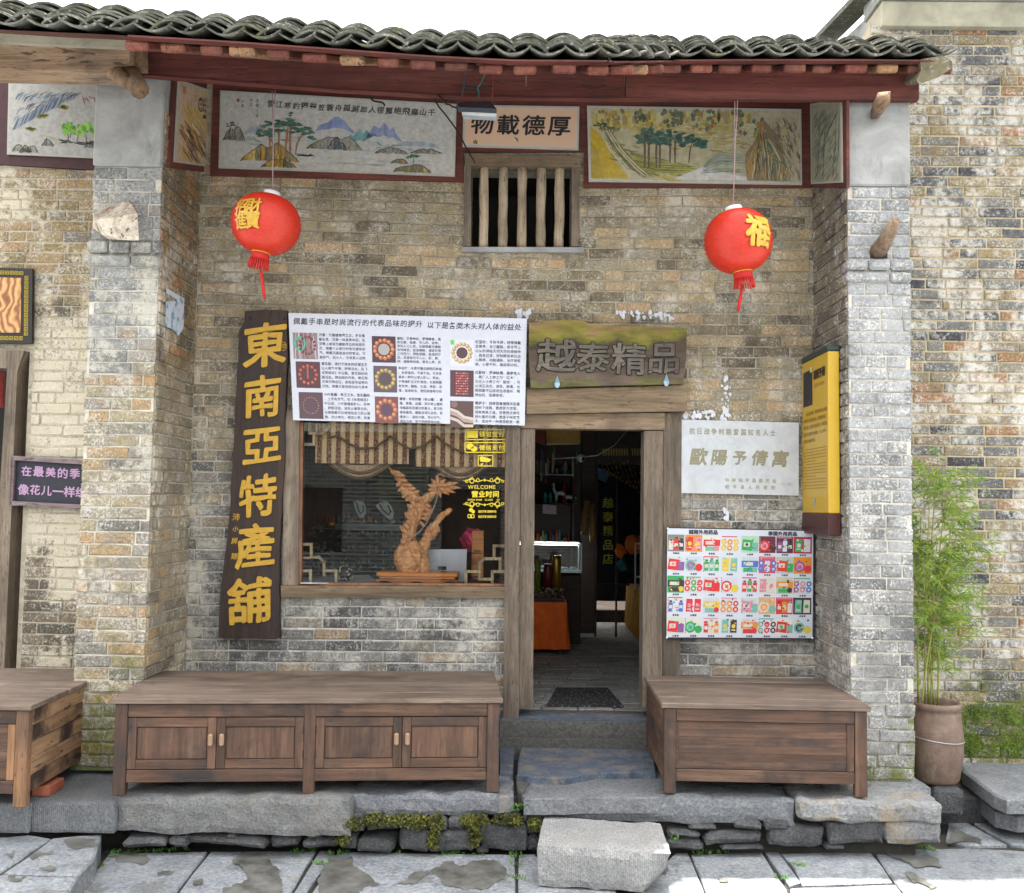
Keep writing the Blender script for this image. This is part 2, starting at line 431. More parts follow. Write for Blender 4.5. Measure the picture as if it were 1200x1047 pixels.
_bv = {}
def brick_variant(k, half):
    key = (k, half)
    if key in _bv: return _bv[key]
    rr = random.Random(100 + k + 50 * half); L = .14 if half else .28; H = .074; D = .035
    vs = []; ch = .0045
    # back rim, front rim, chamfered face with worn corners
    for (px_, pz_) in ((-.5, -.5), (.5, -.5), (.5, .5), (-.5, .5)):
        jx = rr.uniform(-.003, .003); jz = rr.uniform(-.0025, .0025)
        vs.append((px_ * L + jx, D, pz_ * H + jz))
    mids = ((-.5, -.5), (0, -.5), (.5, -.5), (.5, .5), (0, .5), (-.5, .5))
    for (a, b) in mids: vs.append((a * L + rr.uniform(-.003, .003), ch, b * H + rr.uniform(-.003, .003)))
    for (a, b) in mids:
        w = rr.uniform(1.0, 2.6)
        vs.append((a * L - math.copysign(ch * w, a) * (1 if a else 0) + rr.uniform(-.002, .002), rr.uniform(-.0035, .003), b * H - math.copysign(ch * w, b)))
    fs = [[0, 1, 6, 5, 4], [1, 2, 7, 6], [2, 3, 9, 8, 7], [3, 0, 4, 9]]
    for i in range(6): fs.append([4 + i, 4 + (i + 1) % 6, 10 + (i + 1) % 6, 10 + i])
    fs += [[10, 11, 14, 15], [11, 12, 13, 14]]
    _bv[key] = (vs, fs, L, H); return _bv[key]
_bm = {}
def brick_mesh(k, half, mat):
    key = (k, half, mat.name)
    if key not in _bm:
        vs, fs, L, H = brick_variant(k, half); me = bpy.data.meshes.new('brick'); me.from_pydata(vs, [], fs); me.materials.append(mat); _bm[key] = me
    return _bm[key]

def lay_bricks(parent, O, u, n, W, z0, z1, course, holes, mat, warp=None, limit=300, seed=1, keep=None, start=0.0, header_p=.28, tonef=None, Lb=.285, hdr_only=False, gap=.011, reg=None):
    """courses of bricks on the face that starts at O, runs along u and looks along n"""
    rr = random.Random(seed); O = Vector(O); u = Vector(u).normalized(); n = Vector(n).normalized(); L = []
    nc = int(round((z1 - z0) / course))
    for j in range(nc):
        zb = z0 + j * course; x = start - rr.uniform(0, Lb); row = []
        if reg: x = start - (Lb * .5 if j % 2 else 0)
        while x < W:
            w = Lb * (rr.uniform(.93, 1.07) if not reg else 1)
            if (not reg and rr.random() < header_p) or hdr_only: w *= .5
            a, b = max(0, x), min(W, x + w); x += w
            if b - a < .045: continue
            segs = [(a, b)]
            for (h0, h1, g0, g1) in holes:
                if zb + course * .5 > g0 and zb + course * .5 < g1:
                    ns = []
                    for (s0, s1) in segs:
                        if h1 <= s0 or h0 >= s1: ns.append((s0, s1)); continue
                        if h0 - s0 > .04: ns.append((s0, h0))
                        if s1 - h1 > .04: ns.append((h1, s1))
                    segs = ns
            row += segs
        for (a, b) in row: L.append((a, b, zb))
    def score(q): return -(q[1] - q[0]) + rr.uniform(0, .03) + (0 if keep is None else keep(q[0], q[2]))
    order = sorted(L, key=score); rot = Matrix((u, -n, Vector((0, 0, 1)))).transposed()
    I = xf(parent); eul = (I.to_3x3() @ rot).to_euler(); stuff = MB()
    for i, (a, b, zb) in enumerate(order):
        half = (b - a) < Lb * .72; k = rr.randrange(7); wv = warp(a, zb) if warp else 0
        mid = (a + b) / 2; c = O + u * mid + Vector((0, 0, zb + course / 2 + wv)); d = rr.uniform(-.004, .004)
        vs, fs, bl, bh = brick_variant(k, half); sx = (b - a - gap) / bl; sz = (course - gap * rr.uniform(.75, 1.15)) / bh
        tone = min(1, max(.02, rr.random() if tonef is None else tonef(rr, mid, zb)))
        sl = (warp(b, zb) - warp(a, zb)) / (b - a) if warp else 0
        if rr.random() < .06: d += .008
        if i < limit:
            o = bpy.data.objects.new('brick', brick_mesh(k, half, mat)); C.objects.link(o); o.parent = parent
            o.location = I @ (c + n * d); o.rotation_euler = eul; o.scale = (sx, 1, sz); o['tone'] = tone
            if warp: o.rotation_euler[1] = eul[1] - sl if abs(eul[2]) < 1 else eul[1]
        else:
            M = Matrix.Translation(c + n * d) @ rot.to_4x4()
            stuff.add([M @ Vector((v[0] * sx, v[1], v[2] * sz + v[0] * sx * sl)) for v in vs], fs, None, False, tone)
    if stuff.v: stuff.build('brickwork', mat, parent, kind='stuff')

M = {}
tan = [(.115, .095, .068), (.205, .17, .112), (.265, .22, .145), (.315, .26, .165), (.245, .22, .17), (.34, .265, .16), (.38, .27, .165)]
grey = [(.07, .068, .065), (.125, .12, .115), (.17, .165, .155), (.215, .205, .19), (.255, .24, .21), (.21, .185, .145), (.29, .22, .15)]
M['shop_brick'] = brick_mat('shop_wall_brick', grey, tan, (1.75, 2.7), .565, .66, (.60, .57, .50), .62, None, None, .55, wband=(1.15, 1.0, .07), fleck=.45, sat=1.08, val=1.05)
M['shop_mortar'] = mortar_mat('shop_wall_mortar', (.42, .385, .31), (.27, .235, .17), low=(.60, .58, .53))
M['pierL_brick'] = brick_mat('left_pier_brick', [(.15, .14, .125), (.24, .225, .195), (.28, .25, .19), (.33, .28, .19), (.27, .25, .22), (.34, .26, .17), (.38, .27, .17)],
                              [(.19, .19, .185), (.25, .25, .245), (.29, .29, .28), (.31, .31, .30), (.27, .25, .22)], (2.55, 2.95), .56, .62, (.62, .58, .49), .6, (.35, .75, -.4, .1))
M['pierR_brick'] = brick_mat('right_pier_brick', [(.13, .13, .13), (.18, .18, .175), (.235, .23, .22), (.26, .255, .245), (.21, .205, .2)],
                              [(.2, .205, .205), (.26, .265, .265), (.31, .31, .31), (.27, .275, .28)], (1.4, 3.0), .52, .62, (.48, .48, .47), .42, (.0, .3), fleck=.7)
M['pierL_side'] = brick_mat('left_pier_side_brick', [(.18, .16, .125), (.26, .225, .165), (.31, .26, .185), (.28, .255, .21), (.34, .26, .17)],
                             [(.11, .085, .06), (.19, .15, .10), (.24, .18, .11), (.30, .17, .09)], (2.2, 2.9), .57, .64, (.62, .57, .47), .7, None, None, .35, fleck=.4)
M['pierR_side'] = brick_mat('right_pier_side_brick', [(.12, .115, .11), (.19, .18, .165), (.24, .22, .19), (.2, .18, .15)],
                             [(.10, .09, .075), (.17, .15, .12), (.22, .19, .14)], (1.9, 2.9), .57, .64, (.55, .53, .5), .65, None, None, .35)
M['right_brick'] = brick_mat('neighbour_wall_brick', [(.055, .055, .06), (.12, .12, .12), (.18, .175, .16), (.23, .21, .17), (.29, .23, .14), (.20, .185, .16), (.27, .20, .13), (.31, .18, .115)],
                              None, (2, 3), .52, .60, (.64, .61, .55), .8, (.25, .62))
M['right_mortar'] = mortar_mat('neighbour_mortar', (.56, .49, .36), (.44, .35, .21), moss=(.25, .6))
M['left_brick'] = brick_mat('limewashed_brick', [(.10, .09, .075), (.17, .145, .11), (.2, .17, .13)],
                             [(.2, .165, .11), (.29, .23, .14), (.33, .27, .18), (.35, .25, .16), (.2, .19, .17)], (2.9, 3.25), .56, .62, (.60, .545, .44), .93, None, wband=(2.25, 1.45, .26))
M['left_mortar'] = mortar_mat('limewash_mortar', (.50, .46, .37), (.34, .29, .2))
M['pier_mortar'] = mortar_mat('pier_mortar', (.60, .57, .50), (.44, .40, .32), moss=(.2, .5))
def cement(name, c, st=(.12, .11, .10)):
    g = G(name); p = g.pos(); n = g.noise(p, 3.2, 6, .65, .5); n2 = g.noise(p, 40, 5, .7)
    cc = g.mix(g.mr(n, .32, .7), tuple(v * 1.12 for v in c), tuple(v * .6 for v in c))
    cc = g.mix(g.mr(g.noise(g.scale(p, (1, 1, .3)), 7, 6, .7), .56, .72, 0, .5), cc, st)
    cc = g.mix(g.mr(g.voro(p, 9), .02, .06, .6, 0), cc, (.06, .05, .045))
    return g.out(cc, .88, g.bump(g.mt('ADD', n2, n), .45, .008), 0, .25)
M['cement'] = cement('cement_render', (.33, .33, .315))
M['plaster'] = cement('cream_plaster', (.44, .41, .31))

COURSE = .0836
# ---- the shop front wall
WX0, WX1, WZ1 = -2.52, 2.24, 5.2
def warp_shop(a, z):
    X = WX0 + a
    def lerp(t, k):
        for (t0, a0), (t1, a1) in zip(k, k[1:]):
            if t <= t1: return a0 + (a1 - a0) * max(0, (t - t0)) / (t1 - t0)
        return k[-1][1]
    s = lerp(z, [(.5, .008), (2.5, .002), (3.2, -.012), (4.0, -.02)]) if X < 0 else lerp(z, [(.5, .008), (2.5, .002), (4.0, .005)])
    return s * X
dl, dr = P(592, 700).x, P(799, 640).x               # outer edges of the door frame
door_top = P(700, 456).z
win_l, win_r = P(334, 600).x, P(600, 600).x
win_b, win_t = P(460, 699).z, P(460, 470).z
hw = (P(546, 240).x, P(677, 240).x, P(611, 292).z, P(611, 180).z)   # the high barred window
hwi = (P(551, 240).x, P(670, 240).x, P(611, 290).z, P(611, 192).z)
sw = thing('brick_wall', (0, 0, 0), 'weathered tan and grey brick wall of the shop front between the two piers, around the doorway', 'wall')
mb = MB()
def wall_strips(mb, x0, x1, z0, z1, yf, yb, holes):
    zs = sorted(set([z0, z1] + [h[2] for h in holes] + [h[3] for h in holes])); zs = [z for z in zs if z0 <= z <= z1]
    for a, b in zip(zs, zs[1:]):
        m = (a + b) / 2; hs = sorted((h[0], h[1]) for h in holes if h[2] < m < h[3]); x = x0
        for h0, h1 in hs:
            if h0 > x: mb.box(x, h0, yf, yb, a, b, 0)
            x = max(x, h1)
        if x < x1: mb.box(x, x1, yf, yb, a, b, 0)
holes = [(dl + .02, dr - .02, -.5, door_top - .02), (win_l + .03, dl + .03, win_b + .02, win_t), (hwi[0], hwi[1], hwi[2], hwi[3])]
wall_strips(mb, WX0, WX1, -.05, WZ1, .010, .34, holes)
mb.build('mortar', M['shop_mortar'], sw)
hb = [(h[0] - WX0, h[1] - WX0, h[2], h[3]) for h in holes]
hb[2] = (hw[0] - WX0, hw[1] - WX0, hw[2], hw[3])
def keep_shop(a, z):
    X = WX0 + a   # what hangs in front hides these
    if -1.8 < X < 0 and 2.45 < z < 3.2: return .5
    if -2.25 < X < -1.85 and .8 < z < 3.2: return .4
    if z < .55 or z > 4.2: return 1
    if 1.1 < X < 2.2 and .8 < z < 1.6: return .5
    return 0
def tone_shop(rr, a, z): return rr.random() ** (1.35 if z < 1.9 else 1.0)
lay_bricks(sw, (WX0, 0, 0), (1, 0, 0), (0, -1, 0), WX1 - WX0, .02, 4.45, COURSE, hb, M['shop_brick'], warp_shop, 300, 11, keep_shop, tonef=tone_shop)

# ---- the two piers
PIER = -.794
def pier(name, x0, x1, zt, bm_, sm_, side, seed, label, ztop, head_x, band):
    t = thing(name, ((x0 + x1) / 2, PIER, 0), label, 'pier')
    mb = MB(); mb.box(x0 + .009, x1 - .009, PIER + .009, .30, -.02, zt, 0)
    mb.build('mortar', M['pier_mortar'], t)
    bz0, bz1 = band
    for z0, z1, s in ((.0, bz0, 0), (bz1, zt, 3)):
        hl = []
        lay_bricks(t, (x0, PIER, 0), (1, 0, 0), (0, -1, 0), x1 - x0, z0, z1, (z1 - z0) / round((z1 - z0) / COURSE), hl, bm_, None, 300, seed + s, header_p=.3)
    if side > 0:   # the face that looks towards the doorway (+x)
        lay_bricks(t, (x1 + .006, PIER + .012, 0), (0, 1, 0), (1, 0, 0), -PIER - .02, .0, 4.5, COURSE, [], sm_, None, 150, seed + 7, header_p=.4)
    else:
        lay_bricks(t, (x0 - .006, -.008, 0), (0, -1, 0), (-1, 0, 0), -PIER - .02, .0, 4.5, COURSE, [], sm_, None, 150, seed + 7, header_p=.4)
    # projecting double band of rounded bricks
    k = (bz1 - bz0) / 2
    for i in range(2):
        x = x0 - .012
        zb = bz0 + i * k; pr = .022 + (.018 if i else 0)
        while x < x1 + .01:
            w = min(random.choice((.15, .3, .22)), x1 + .012 - x)
            if w < .05: break
            mb = MB(); mb.box(x + .003, x + w - .003, PIER - pr, PIER + .06, zb + .004, zb + k - .004, .016)
            mb.build('band_brick', bm_, t)['tone'] = random.random() * .7; x += w
    # cement rendered head
    mb = MB(); hx0, hx1 = head_x
    mb.box(hx0, hx1, PIER - .014, .25, zt + .003, ztop, .012); mb.build('rendered_head', M['cement'], t)
    return t
LX0, LX1 = (88 - 606) / 172.3, -2.52
RX0, RX1 = (993 - 610) / 172.3, (1070 - 612) / 172.3
def pz(py, px, Y=PIER): return P(px, py, Y).z
zl, zr = pz(196, 155), pz(219, 1027)
topz = 4.80
pl = pier('brick_pier', LX0, LX1, zl, M['pierL_brick'], M['pierL_side'], 1, 31, 'left brick pier with peeling limewash, carrying the wooden stub above its moulded band', topz, (LX0 + .0, LX1 - .004), (pz(313, 150), pz(283, 150)))
pr_ = pier('brick_pier', RX0, RX1, zr, M['pierR_brick'], M['pierR_side'], -1, 61, 'right brick pier of grey bricks, beside the potted bamboo', topz, (RX0 + .004, RX1 + .0), (pz(332, 1027), pz(304, 1027)))

# ---- neighbour on the left: limewashed brick wall with its own doorway
NX0 = -4.45
ndx = P(31, 600).x                                  # right edge of that doorway's frame
nd_t = P(20, 412).z
nw = thing('brick_wall', (-3.5, 0, 0), 'limewashed brick wall of the neighbouring shop, left of the left pier', 'wall')
mb = MB(); hn = [(NX0 - .2, ndx - .03, -.2, nd_t)]
wall_strips(mb, NX0 - .6, LX0 + .6, -.05, 5.2, .006, .34, hn); mb.build('mortar', M['left_mortar'], nw)
lay_bricks(nw, (NX0, 0, 0), (1, 0, 0), (0, -1, 0), LX0 + .1 - NX0, .02, 4.50, COURSE, [(0, ndx - NX0, -.2, nd_t + .06)], M['left_brick'], None, 300, 5, tonef=lambda rr, a, z: rr.random())

# ---- neighbour on the right: tall house wall
HY = .03; HX0, HX1 = RX1 + .03, 5.3
rw = thing('brick_house', (4, HY, 0), 'tall neighbouring house of mixed grey and red bricks behind the potted bamboo', 'house')
htop = P(1120, 31, HY).z
mb = MB(); mb.box(HX0, HX1, HY + .011, HY + .4, -.4, htop, 0); mb.box(HX0, HX0 + .3, HY + .4, 7.0, -.4, htop - .02, 0)
mb.build('mortar', M['right_mortar'], rw)
def tone_right(rr, a, z):
    r = rr.random()
    return rr.uniform(.02, .74) if r < .88 else rr.uniform(.8, 1)
lay_bricks(rw, (HX0, HY, 0), (1, 0, 0), (0, -1, 0), HX1 - HX0, -.28, htop - .01, .0805, [], M['right_brick'], None, 300, 77, keep=lambda a, z: 1 if a > 1.25 or z < -.1 else 0, header_p=.22, tonef=tone_right, gap=.014)
# the return of that house above the shop's roof, rendered
mb = MB(); bz = P(1036, 31, HY).z
wl = PX(1033, 20, HX0 - .02)
X_ = P(1035, 20, HY).x
# cornice and verge of the right house
def lin(k, t):
    for (t0, a0), (t1, a1) in zip(k, k[1:]):
        if t <= t1: return a0 + (a1 - a0) * max(0.0, (t - t0)) / (t1 - t0)
    return k[-1][1]
cz0 = P(1120, 31, HY - .06).z; cz1 = cz0 + .20
cx0 = P(1034, 20, HY - .06).x
mb = MB(); mb.box(cx0, HX1, HY - .06, HY + .3, cz0, cz1, .006); mb.build('cornice', M['plaster'], rw)
mb = MB(); mb.box(cx0 - .02, HX1, HY - .10, HY + .3, cz1 + .003, cz1 + .05, .006); mb.build('coping', M['cement'], rw)
gx = cx0 + .01
M['gable_render'] = cement('gable_render', (.42, .43, .42))
mb = MB(); z2 = cz1 + .05
GR_ = .17; mb.prism([(gx, HY + .3, htop - .9), (gx, HY + .3, z2), (gx, 4.2, z2 + 3.9 * GR_), (gx, 8.1, z2 + .1), (gx, 8.1, htop - .9)], (.25, 0, 0))
mb.build('gable', M['gable_render'], rw)
M['old_tile'] = None
def tile_mat(name, c, moss=.3):
    g = G(name); p = g.pos(); n = g.noise(p, 9, 6, .7); n2 = g.noise(p, 60, 4, .7); r = g.rnd()
    cc = g.mix(g.mr(n, .3, .7), tuple(v * .6 for v in c), tuple(v * 1.35 for v in c))
    t = g.mr(r, 0, 1, .65, 1.35); cc = g.mix(1.0, cc, g.nd('ShaderNodeCombineColor', {0: t, 1: t, 2: t}).outputs[0], 'MULTIPLY')
    cc = g.mix(g.mr(g.noise(p, 26, 6, .7), .56, .62, 0, .75), cc, (.32, .31, .25))
    cc = g.mix(g.mr(g.noise(p, 5.5, 5, .7), .55, .68, 0, moss), cc, (.13, .12, .045))
    return g.out(cc, .85, g.bump(n2, .6, .006), 0, .3)
M['tile'] = tile_mat('clay_tile', (.10, .10, .082), .7)
M['tile2'] = tile_mat('olive_tile', (.17, .15, .09), .5)
for k, (ya, yb, za, zb_) in enumerate(((HY + .1, 4.2, z2, z2 + 3.9 * GR_), (8.1, 4.2, z2 + .1, z2 + 3.9 * GR_))):
    mb = MB(); mb.bar((gx - .06, ya, za + .08), (gx - .06, yb, zb_ + .08), .20, .05); mb.bar((gx - .04, ya, za + .13), (gx - .04, yb, zb_ + .13), .12, .05)
    mb.build('verge_tiles', M['tile'], rw)

ez0 = z2 + .45
mb = MB(); mb.box(cx0 - .02, HX1, HY - .02, HY + .3, z2 + .003, ez0 - .05, .006); mb.build('upper_wall', M['gable_render'], rw)
mb = MB(); mb.add([(cx0 - .25, -1.02, ez0), (6.5, -1.02, ez0), (6.5, 1.2, ez0 + .95), (cx0 - .25, 1.2, ez0 + .95), (cx0 - .25, -1.02, ez0 - .05), (6.5, -1.02, ez0 - .05), (6.5, 1.2, ez0 + .9), (cx0 - .25, 1.2, ez0 + .9)], [[0, 1, 2, 3], [4, 7, 6, 5], [0, 4, 5, 1], [0, 3, 7, 4], [1, 5, 6, 2], [3, 2, 6, 7]]); mb.build('eave_roof', M['tile'], rw)  # out-of-view eave, its reach set so its shadow ends level on the street
# ------------------------------------------------------------------ woods and paints
M['red_paint'] = wood('oxblood_paint', [(.075, .020, .015), (.115, .031, .024), (.15, .05, .038)], 'x', 6, .65, (.045, .02, .016), .35, crack=.4, knots=False)
M['red_paint_old'] = wood('worn_red_rafter', [(.10, .028, .02), (.17, .05, .035), (.27, .12, .07)], 'y', 7, .75, (.07, .035, .025), .4)
M['rafter_bare'] = wood('bare_rafter', [(.34, .17, .08), (.44, .26, .13)], 'y', 7, .75)
M['beam_wood'] = wood('old_beam_wood', [(.24, .15, .09), (.36, .25, .16), (.42, .33, .22)], 'x', 8, .8)
M['log_end'] = wood('log_wood', [(.15, .09, .05), (.27, .17, .10), (.33, .24, .15)], 'y', 9, .8)
M['frame_wood'] = wood('weathered_frame_wood', [(.075, .057, .042), (.16, .125, .092), (.25, .205, .155)], 'z', 13, .85, (.08, .065, .05), .35)
M['frame_wood_x'] = wood('weathered_lintel_wood', [(.11, .075, .045), (.21, .15, .092), (.29, .22, .145)], 'x', 10, .85, (.10, .07, .05), .35)
M['cab_x'] = wood('cabinet_wood_rail', [(.042, .024, .016), (.098, .052, .032), (.165, .098, .062)], 'x', 8, .62, (.028, .022, .02), .5, crack=.3)
M['cab_z'] = wood('cabinet_wood_stile', [(.042, .024, .016), (.095, .05, .031), (.16, .094, .06)], 'z', 8, .62, (.028, .022, .02), .5, crack=.3)
M['cab_top'] = wood('cabinet_top_wood', [(.08, .058, .045), (.155, .115, .088), (.24, .185, .14)], 'x', 7, .72, (.07, .05, .038), .4, crack=.4)
M['crate_side'] = wood('rough_plank', [(.10, .05, .03), (.24, .14, .075), (.33, .22, .12)], 'y', 5, .75, (.03, .018, .014), .75)
M['board_dark'] = wood('dark_signboard_wood', [(.012, .008, .006), (.028, .016, .011), (.052, .030, .020)], 'z', 9, .6, (.02, .015, .014), .4)
M['bar_wood'] = wood('window_bar_wood', [(.28, .22, .15), (.38, .30, .21), (.44, .36, .26)], 'z', 10, .85, (.12, .09, .06), .3)
M['gold'] = plain('gold_letter_paint', (.45, .26, .022), .5, .2, .3, 20)
M['iron'] = plain('dark_iron', (.03, .03, .032), .5, .2, .2, 30, .6)
M['wire_black'] = plain('black_cable', (.015, .015, .016), .5)
M['wire_green'] = plain('green_wire', (.01, .16, .10), .5)
M['wire_red'] = plain('red_wire', (.25, .03, .03), .5)
M['string'] = plain('pink_cord', (.35, .24, .24), .8)
M['white_paint'] = plain('white_enamel', (.72, .72, .72), .45, .06)
g = G('flat_print'); col = g.nd('ShaderNodeAttribute', attribute_type='GEOMETRY', attribute_name='col').outputs['Color']
M['print'] = g.out(col, .55, None, 0, .3)
g = G('painted_mural'); col = g.nd('ShaderNodeAttribute', attribute_type='GEOMETRY', attribute_name='col').outputs['Color']
p = g.pos(); n = g.mr(g.noise(p, 22, 6, .75), .3, .7, .72, 1.22)
col = g.mix(1.0, col, g.nd('ShaderNodeCombineColor', {0: n, 1: n, 2: n}).outputs[0], 'MULTIPLY')
col = g.mix(g.mr(g.noise(p, 48, 4, .7), .62, .7, 0, .4), col, (.34, .31, .25))
col = g.mix(g.mr(g.noise(p, 7, 6, .7, .8), .35, .7, .0, .22), col, g.mix(1.0, col, (.40, .385, .33), 'MIX') if False else (.40, .38, .32))
M['mural'] = g.out(col, .8, g.bump(g.noise(p, 60, 4), .2, .003), 0, .2)

# ------------------------------------------------------------------ the roof over the shop front
PX_, LIP = [-160, 0, 133, 267, 400, 500, 600, 740, 870, 1000, 1112], [20, 30, 36, 44, 53.5, 61, 66, 67, 66, 66, 67]
YS = [(-160, -1.97), (150, -1.95), (560, -1.88), (715, -1.84), (790, -1.20), (1112, -1.14)]
def eave(px):
    return P(px, lin(list(zip(PX_, LIP)), px), lin(YS, px))
SL = .385
S2 = .43
roof = thing('tiled_roof', (0, -1.2, 4.6), 'grey clay tile roof with red rafters over the shop front', 'roof')
# sample equal steps along the eave
pts = [eave(x) for x in range(-160, 1113, 4)]; cum = [0]
for a, b in zip(pts, pts[1:]): cum.append(cum[-1] + math.hypot(b.x - a.x, b.y - a.y))
def eave_s(s):
    s = max(0, min(cum[-1] - 1e-4, s))
    i = next(i for i in range(len(cum) - 1) if cum[i + 1] > s); t = (s - cum[i]) / (cum[i + 1] - cum[i]); return pts[i].lerp(pts[i + 1], t)
PITCH = .209
def tile_mesh(up, seed, w0=None, ln=.24):
    rr = random.Random(seed); w = w0 or (.245 if up else .225); rise = .052 if up else .046; th = .013; n = 7; vs = []
    for k, yy in enumerate((0, ln)):
        ww = w * (1 - .06 * k)
        for i in range(n + 1):
            a = -1 + 2 * i / n; z = rise * (1 - abs(a) ** 1.9) if up else rise * abs(a) ** 1.9
            j = rr.uniform(-.0025, .0025)
            vs += [(a * ww / 2 + j, yy + (rr.uniform(-.006, .006) if k == 0 else 0), z + rr.uniform(-.002, .002)), (a * (ww / 2) * .97, yy, z - th)]
    fs = []; m = 2 * (n + 1)
    for i in range(n):
        b = 2 * i
        fs += [[b, b + 2, m + b + 2, m + b], [b + 1, m + b + 1, m + b + 3, b + 3], [b, b + 1, b + 3, b + 2]]
    fs += [[0, m, m + 1, 1], [2 * n, 2 * n + 1, m + 2 * n + 1, m + 2 * n]]
    me = bpy.data.meshes.new('tile'); me.from_pydata(vs, [], fs); me.materials.append(M['tile'])
    me.polygons.foreach_set('use_smooth', [len(fs) and (j % 3 < 2) for j in range(len(fs))])
    return me
COV = [tile_mesh(True, i) for i in range(6)]; PAN = [tile_mesh(False, i + 20) for i in range(6)]
ntile = 0; nc = int(cum[-1] / PITCH)
def put_tile(me, loc, rz, tilt, sc=1.0, ry=0.0):
    o = bpy.data.objects.new('tile', me); C.objects.link(o); o.parent = roof; o.location = xf(roof) @ Vector(loc)
    o.rotation_euler = (tilt, ry, rz); o.scale = (sc, 1, random.uniform(.92, 1.12)); return o
for c in range(nc + 1):
    e = eave_s(c * PITCH); f = eave_s(min(cum[-1], c * PITCH + .1)); rz = math.atan2(f.y - eave_s(max(0, c * PITCH - .1)).y, f.x - eave_s(max(0, c * PITCH - .1)).x) * .5
    big = 1.12 if e.x < -2.2 else 1.0
    # pan (concave) tiles: lowest edge on the lip
    for k in range(3):
        y = k * .10; z = .018 + y * SL + .012 * k
        put_tile(random.choice(PAN), (e.x + random.uniform(-.004, .004), e.y + y, e.z + z - .0), rz + random.uniform(-.03, .03), math.atan(SL) * .9, big, random.uniform(-.03, .03)); ntile += 1
    if c < nc:
        e = eave_s((c + .5) * PITCH)
        for k in range(5):
            y = .012 + k * .052; z = .036 + y * SL + .0185 * k
            if e.x < -2.4: z += .004 * k
            put_tile(random.choice(COV), (e.x + random.uniform(-.01, .01), e.y + y + random.uniform(-.008, .008), e.z + z), rz + random.uniform(-.05, .05), math.atan(SL) * .8, big, random.uniform(-.04, .04)); ntile += 1
# the rest of the slope: one sheet of the same waves, out of sight from the street
mb = MB(); RY1 = 3.4; cols = nc * 8; rows = 10
vs = []; 
for r_ in range(rows + 1):
    for c in range(cols + 1):
        e = eave_s(c * PITCH / 8); y0 = e.y + .27; y = y0 + (RY1 - y0) * r_ / rows
        vs.append((e.x, y, e.z + .02 + (y - e.y) * S2 + .03 * math.cos(2 * math.pi * (c / 8 - .5))))
b = cols + 1
mb.add(vs, [[r_ * b + c, r_ * b + c + 1, (r_ + 1) * b + c + 1, (r_ + 1) * b + c] for r_ in range(rows) for c in range(cols)], None, True)
mb.build('tile_slope', M['tile'], roof, kind='stuff')
# back slope and boards
mb = MB(); ez = eave(700).z; rz_ = ez + (RY1 + 1.36) * S2 + .1
def bs_(x, y): return (x, y, rz_ + (.2 if x < 0 else 0) + (4.3 - rz_) * (y - RY1) / (9.3 - RY1))
for x0, x1, y0, y1 in ((-4.9, 2.8, RY1, 6.5), (-4.9, -.8, 6.5, 7.7), (2.2, 2.8, 6.5, 7.7), (-4.9, 2.8, 7.7, 9.3)): mb.add([bs_(x0, y0), bs_(x1, y0), bs_(x1, y1), bs_(x0, y1)], [[0, 1, 2, 3]])  # gap left between the pieces: an added opening that lets daylight into the room
mb.build('back_slope', M['tile'], roof)
mb = MB()
for i in range(0, len(pts) - 6, 6):
    a, c_ = pts[i], pts[min(len(pts) - 1, i + 6)]
    for (u, v) in ((a, c_),):
        mb.add([u + Vector((0, .03, -.012)), v + Vector((0, .03, -.012)), v + Vector((0, 3, -.012 + 2.97 * S2)), u + Vector((0, 3, -.012 + 2.97 * S2))], [[0, 3, 2, 1]])
mb.build('roof_boarding', M['red_paint_old'], roof)
# thin fascia batten under the tile lips
mb = MB()
for i in range(len(pts) - 1):
    if pts[i].x < P(152, 50, -1.86).x: continue
    mb.bar(pts[i] + Vector((0, .045, -.016)), pts[i + 1] + Vector((0.0, .045, -.016)), .05, .010, bev=0)
mb.build('batten', M['red_paint'], roof)
# rafters
TB_TOP = [(163, 52), (290, 66), (400, 72), (545, 80), (700, 82), (860, 84), (1077, 84)]
for c in range(nc + 1):
    e = eave_s((c + .45) * PITCH * 1.0 + random.uniform(-.015, .015))
    if e.x < P(152, 50, -1.86).x: continue
    m_ = M['rafter_bare'] if c % 9 == 4 or random.random() < .04 else M['red_paint_old']
    w, h = random.uniform(.125, .15), random.uniform(.05, .06)
    a = e + Vector((0, .06 + random.uniform(0, .03), -.046)); d_ = CAM_ROT.transposed() @ (Vector((a.x, -.87, 4.7)) - CAM); zt_ = P(600 + F_PX * d_.x / -d_.z, lin(TB_TOP, 600 + F_PX * d_.x / -d_.z) - 2, -.87).z; b_ = Vector((a.x, -.80, zt_ + h / 2 + .005))
    mb = MB(); mb.bar(a, b_, w, h, bev=.012); mb.build('rafter', m_, roof)
# end verge on the right: olive lipped tiles under the last column
e = eave(1108)
for k in range(5):
    mb = MB(); a = e + Vector((.0, .02 + k * .3, -.01 + k * .3 * SL))
    poly = [a + Vector((-.16, 0, .0)), a + Vector((-.02, -.02, .02)), a + Vector((.045, -.02, -.02)), a + Vector((.05, 0, -.055)), a + Vector((-.03, .02, -.11)), a + Vector((-.15, .04, -.15)), a + Vector((-.17, .03, -.13)), a + Vector((-.14, .03, -.06))]
    mb.prism(poly, (0, .3, .3 * SL)); mb.build('verge_tile', M['tile2'], roof)

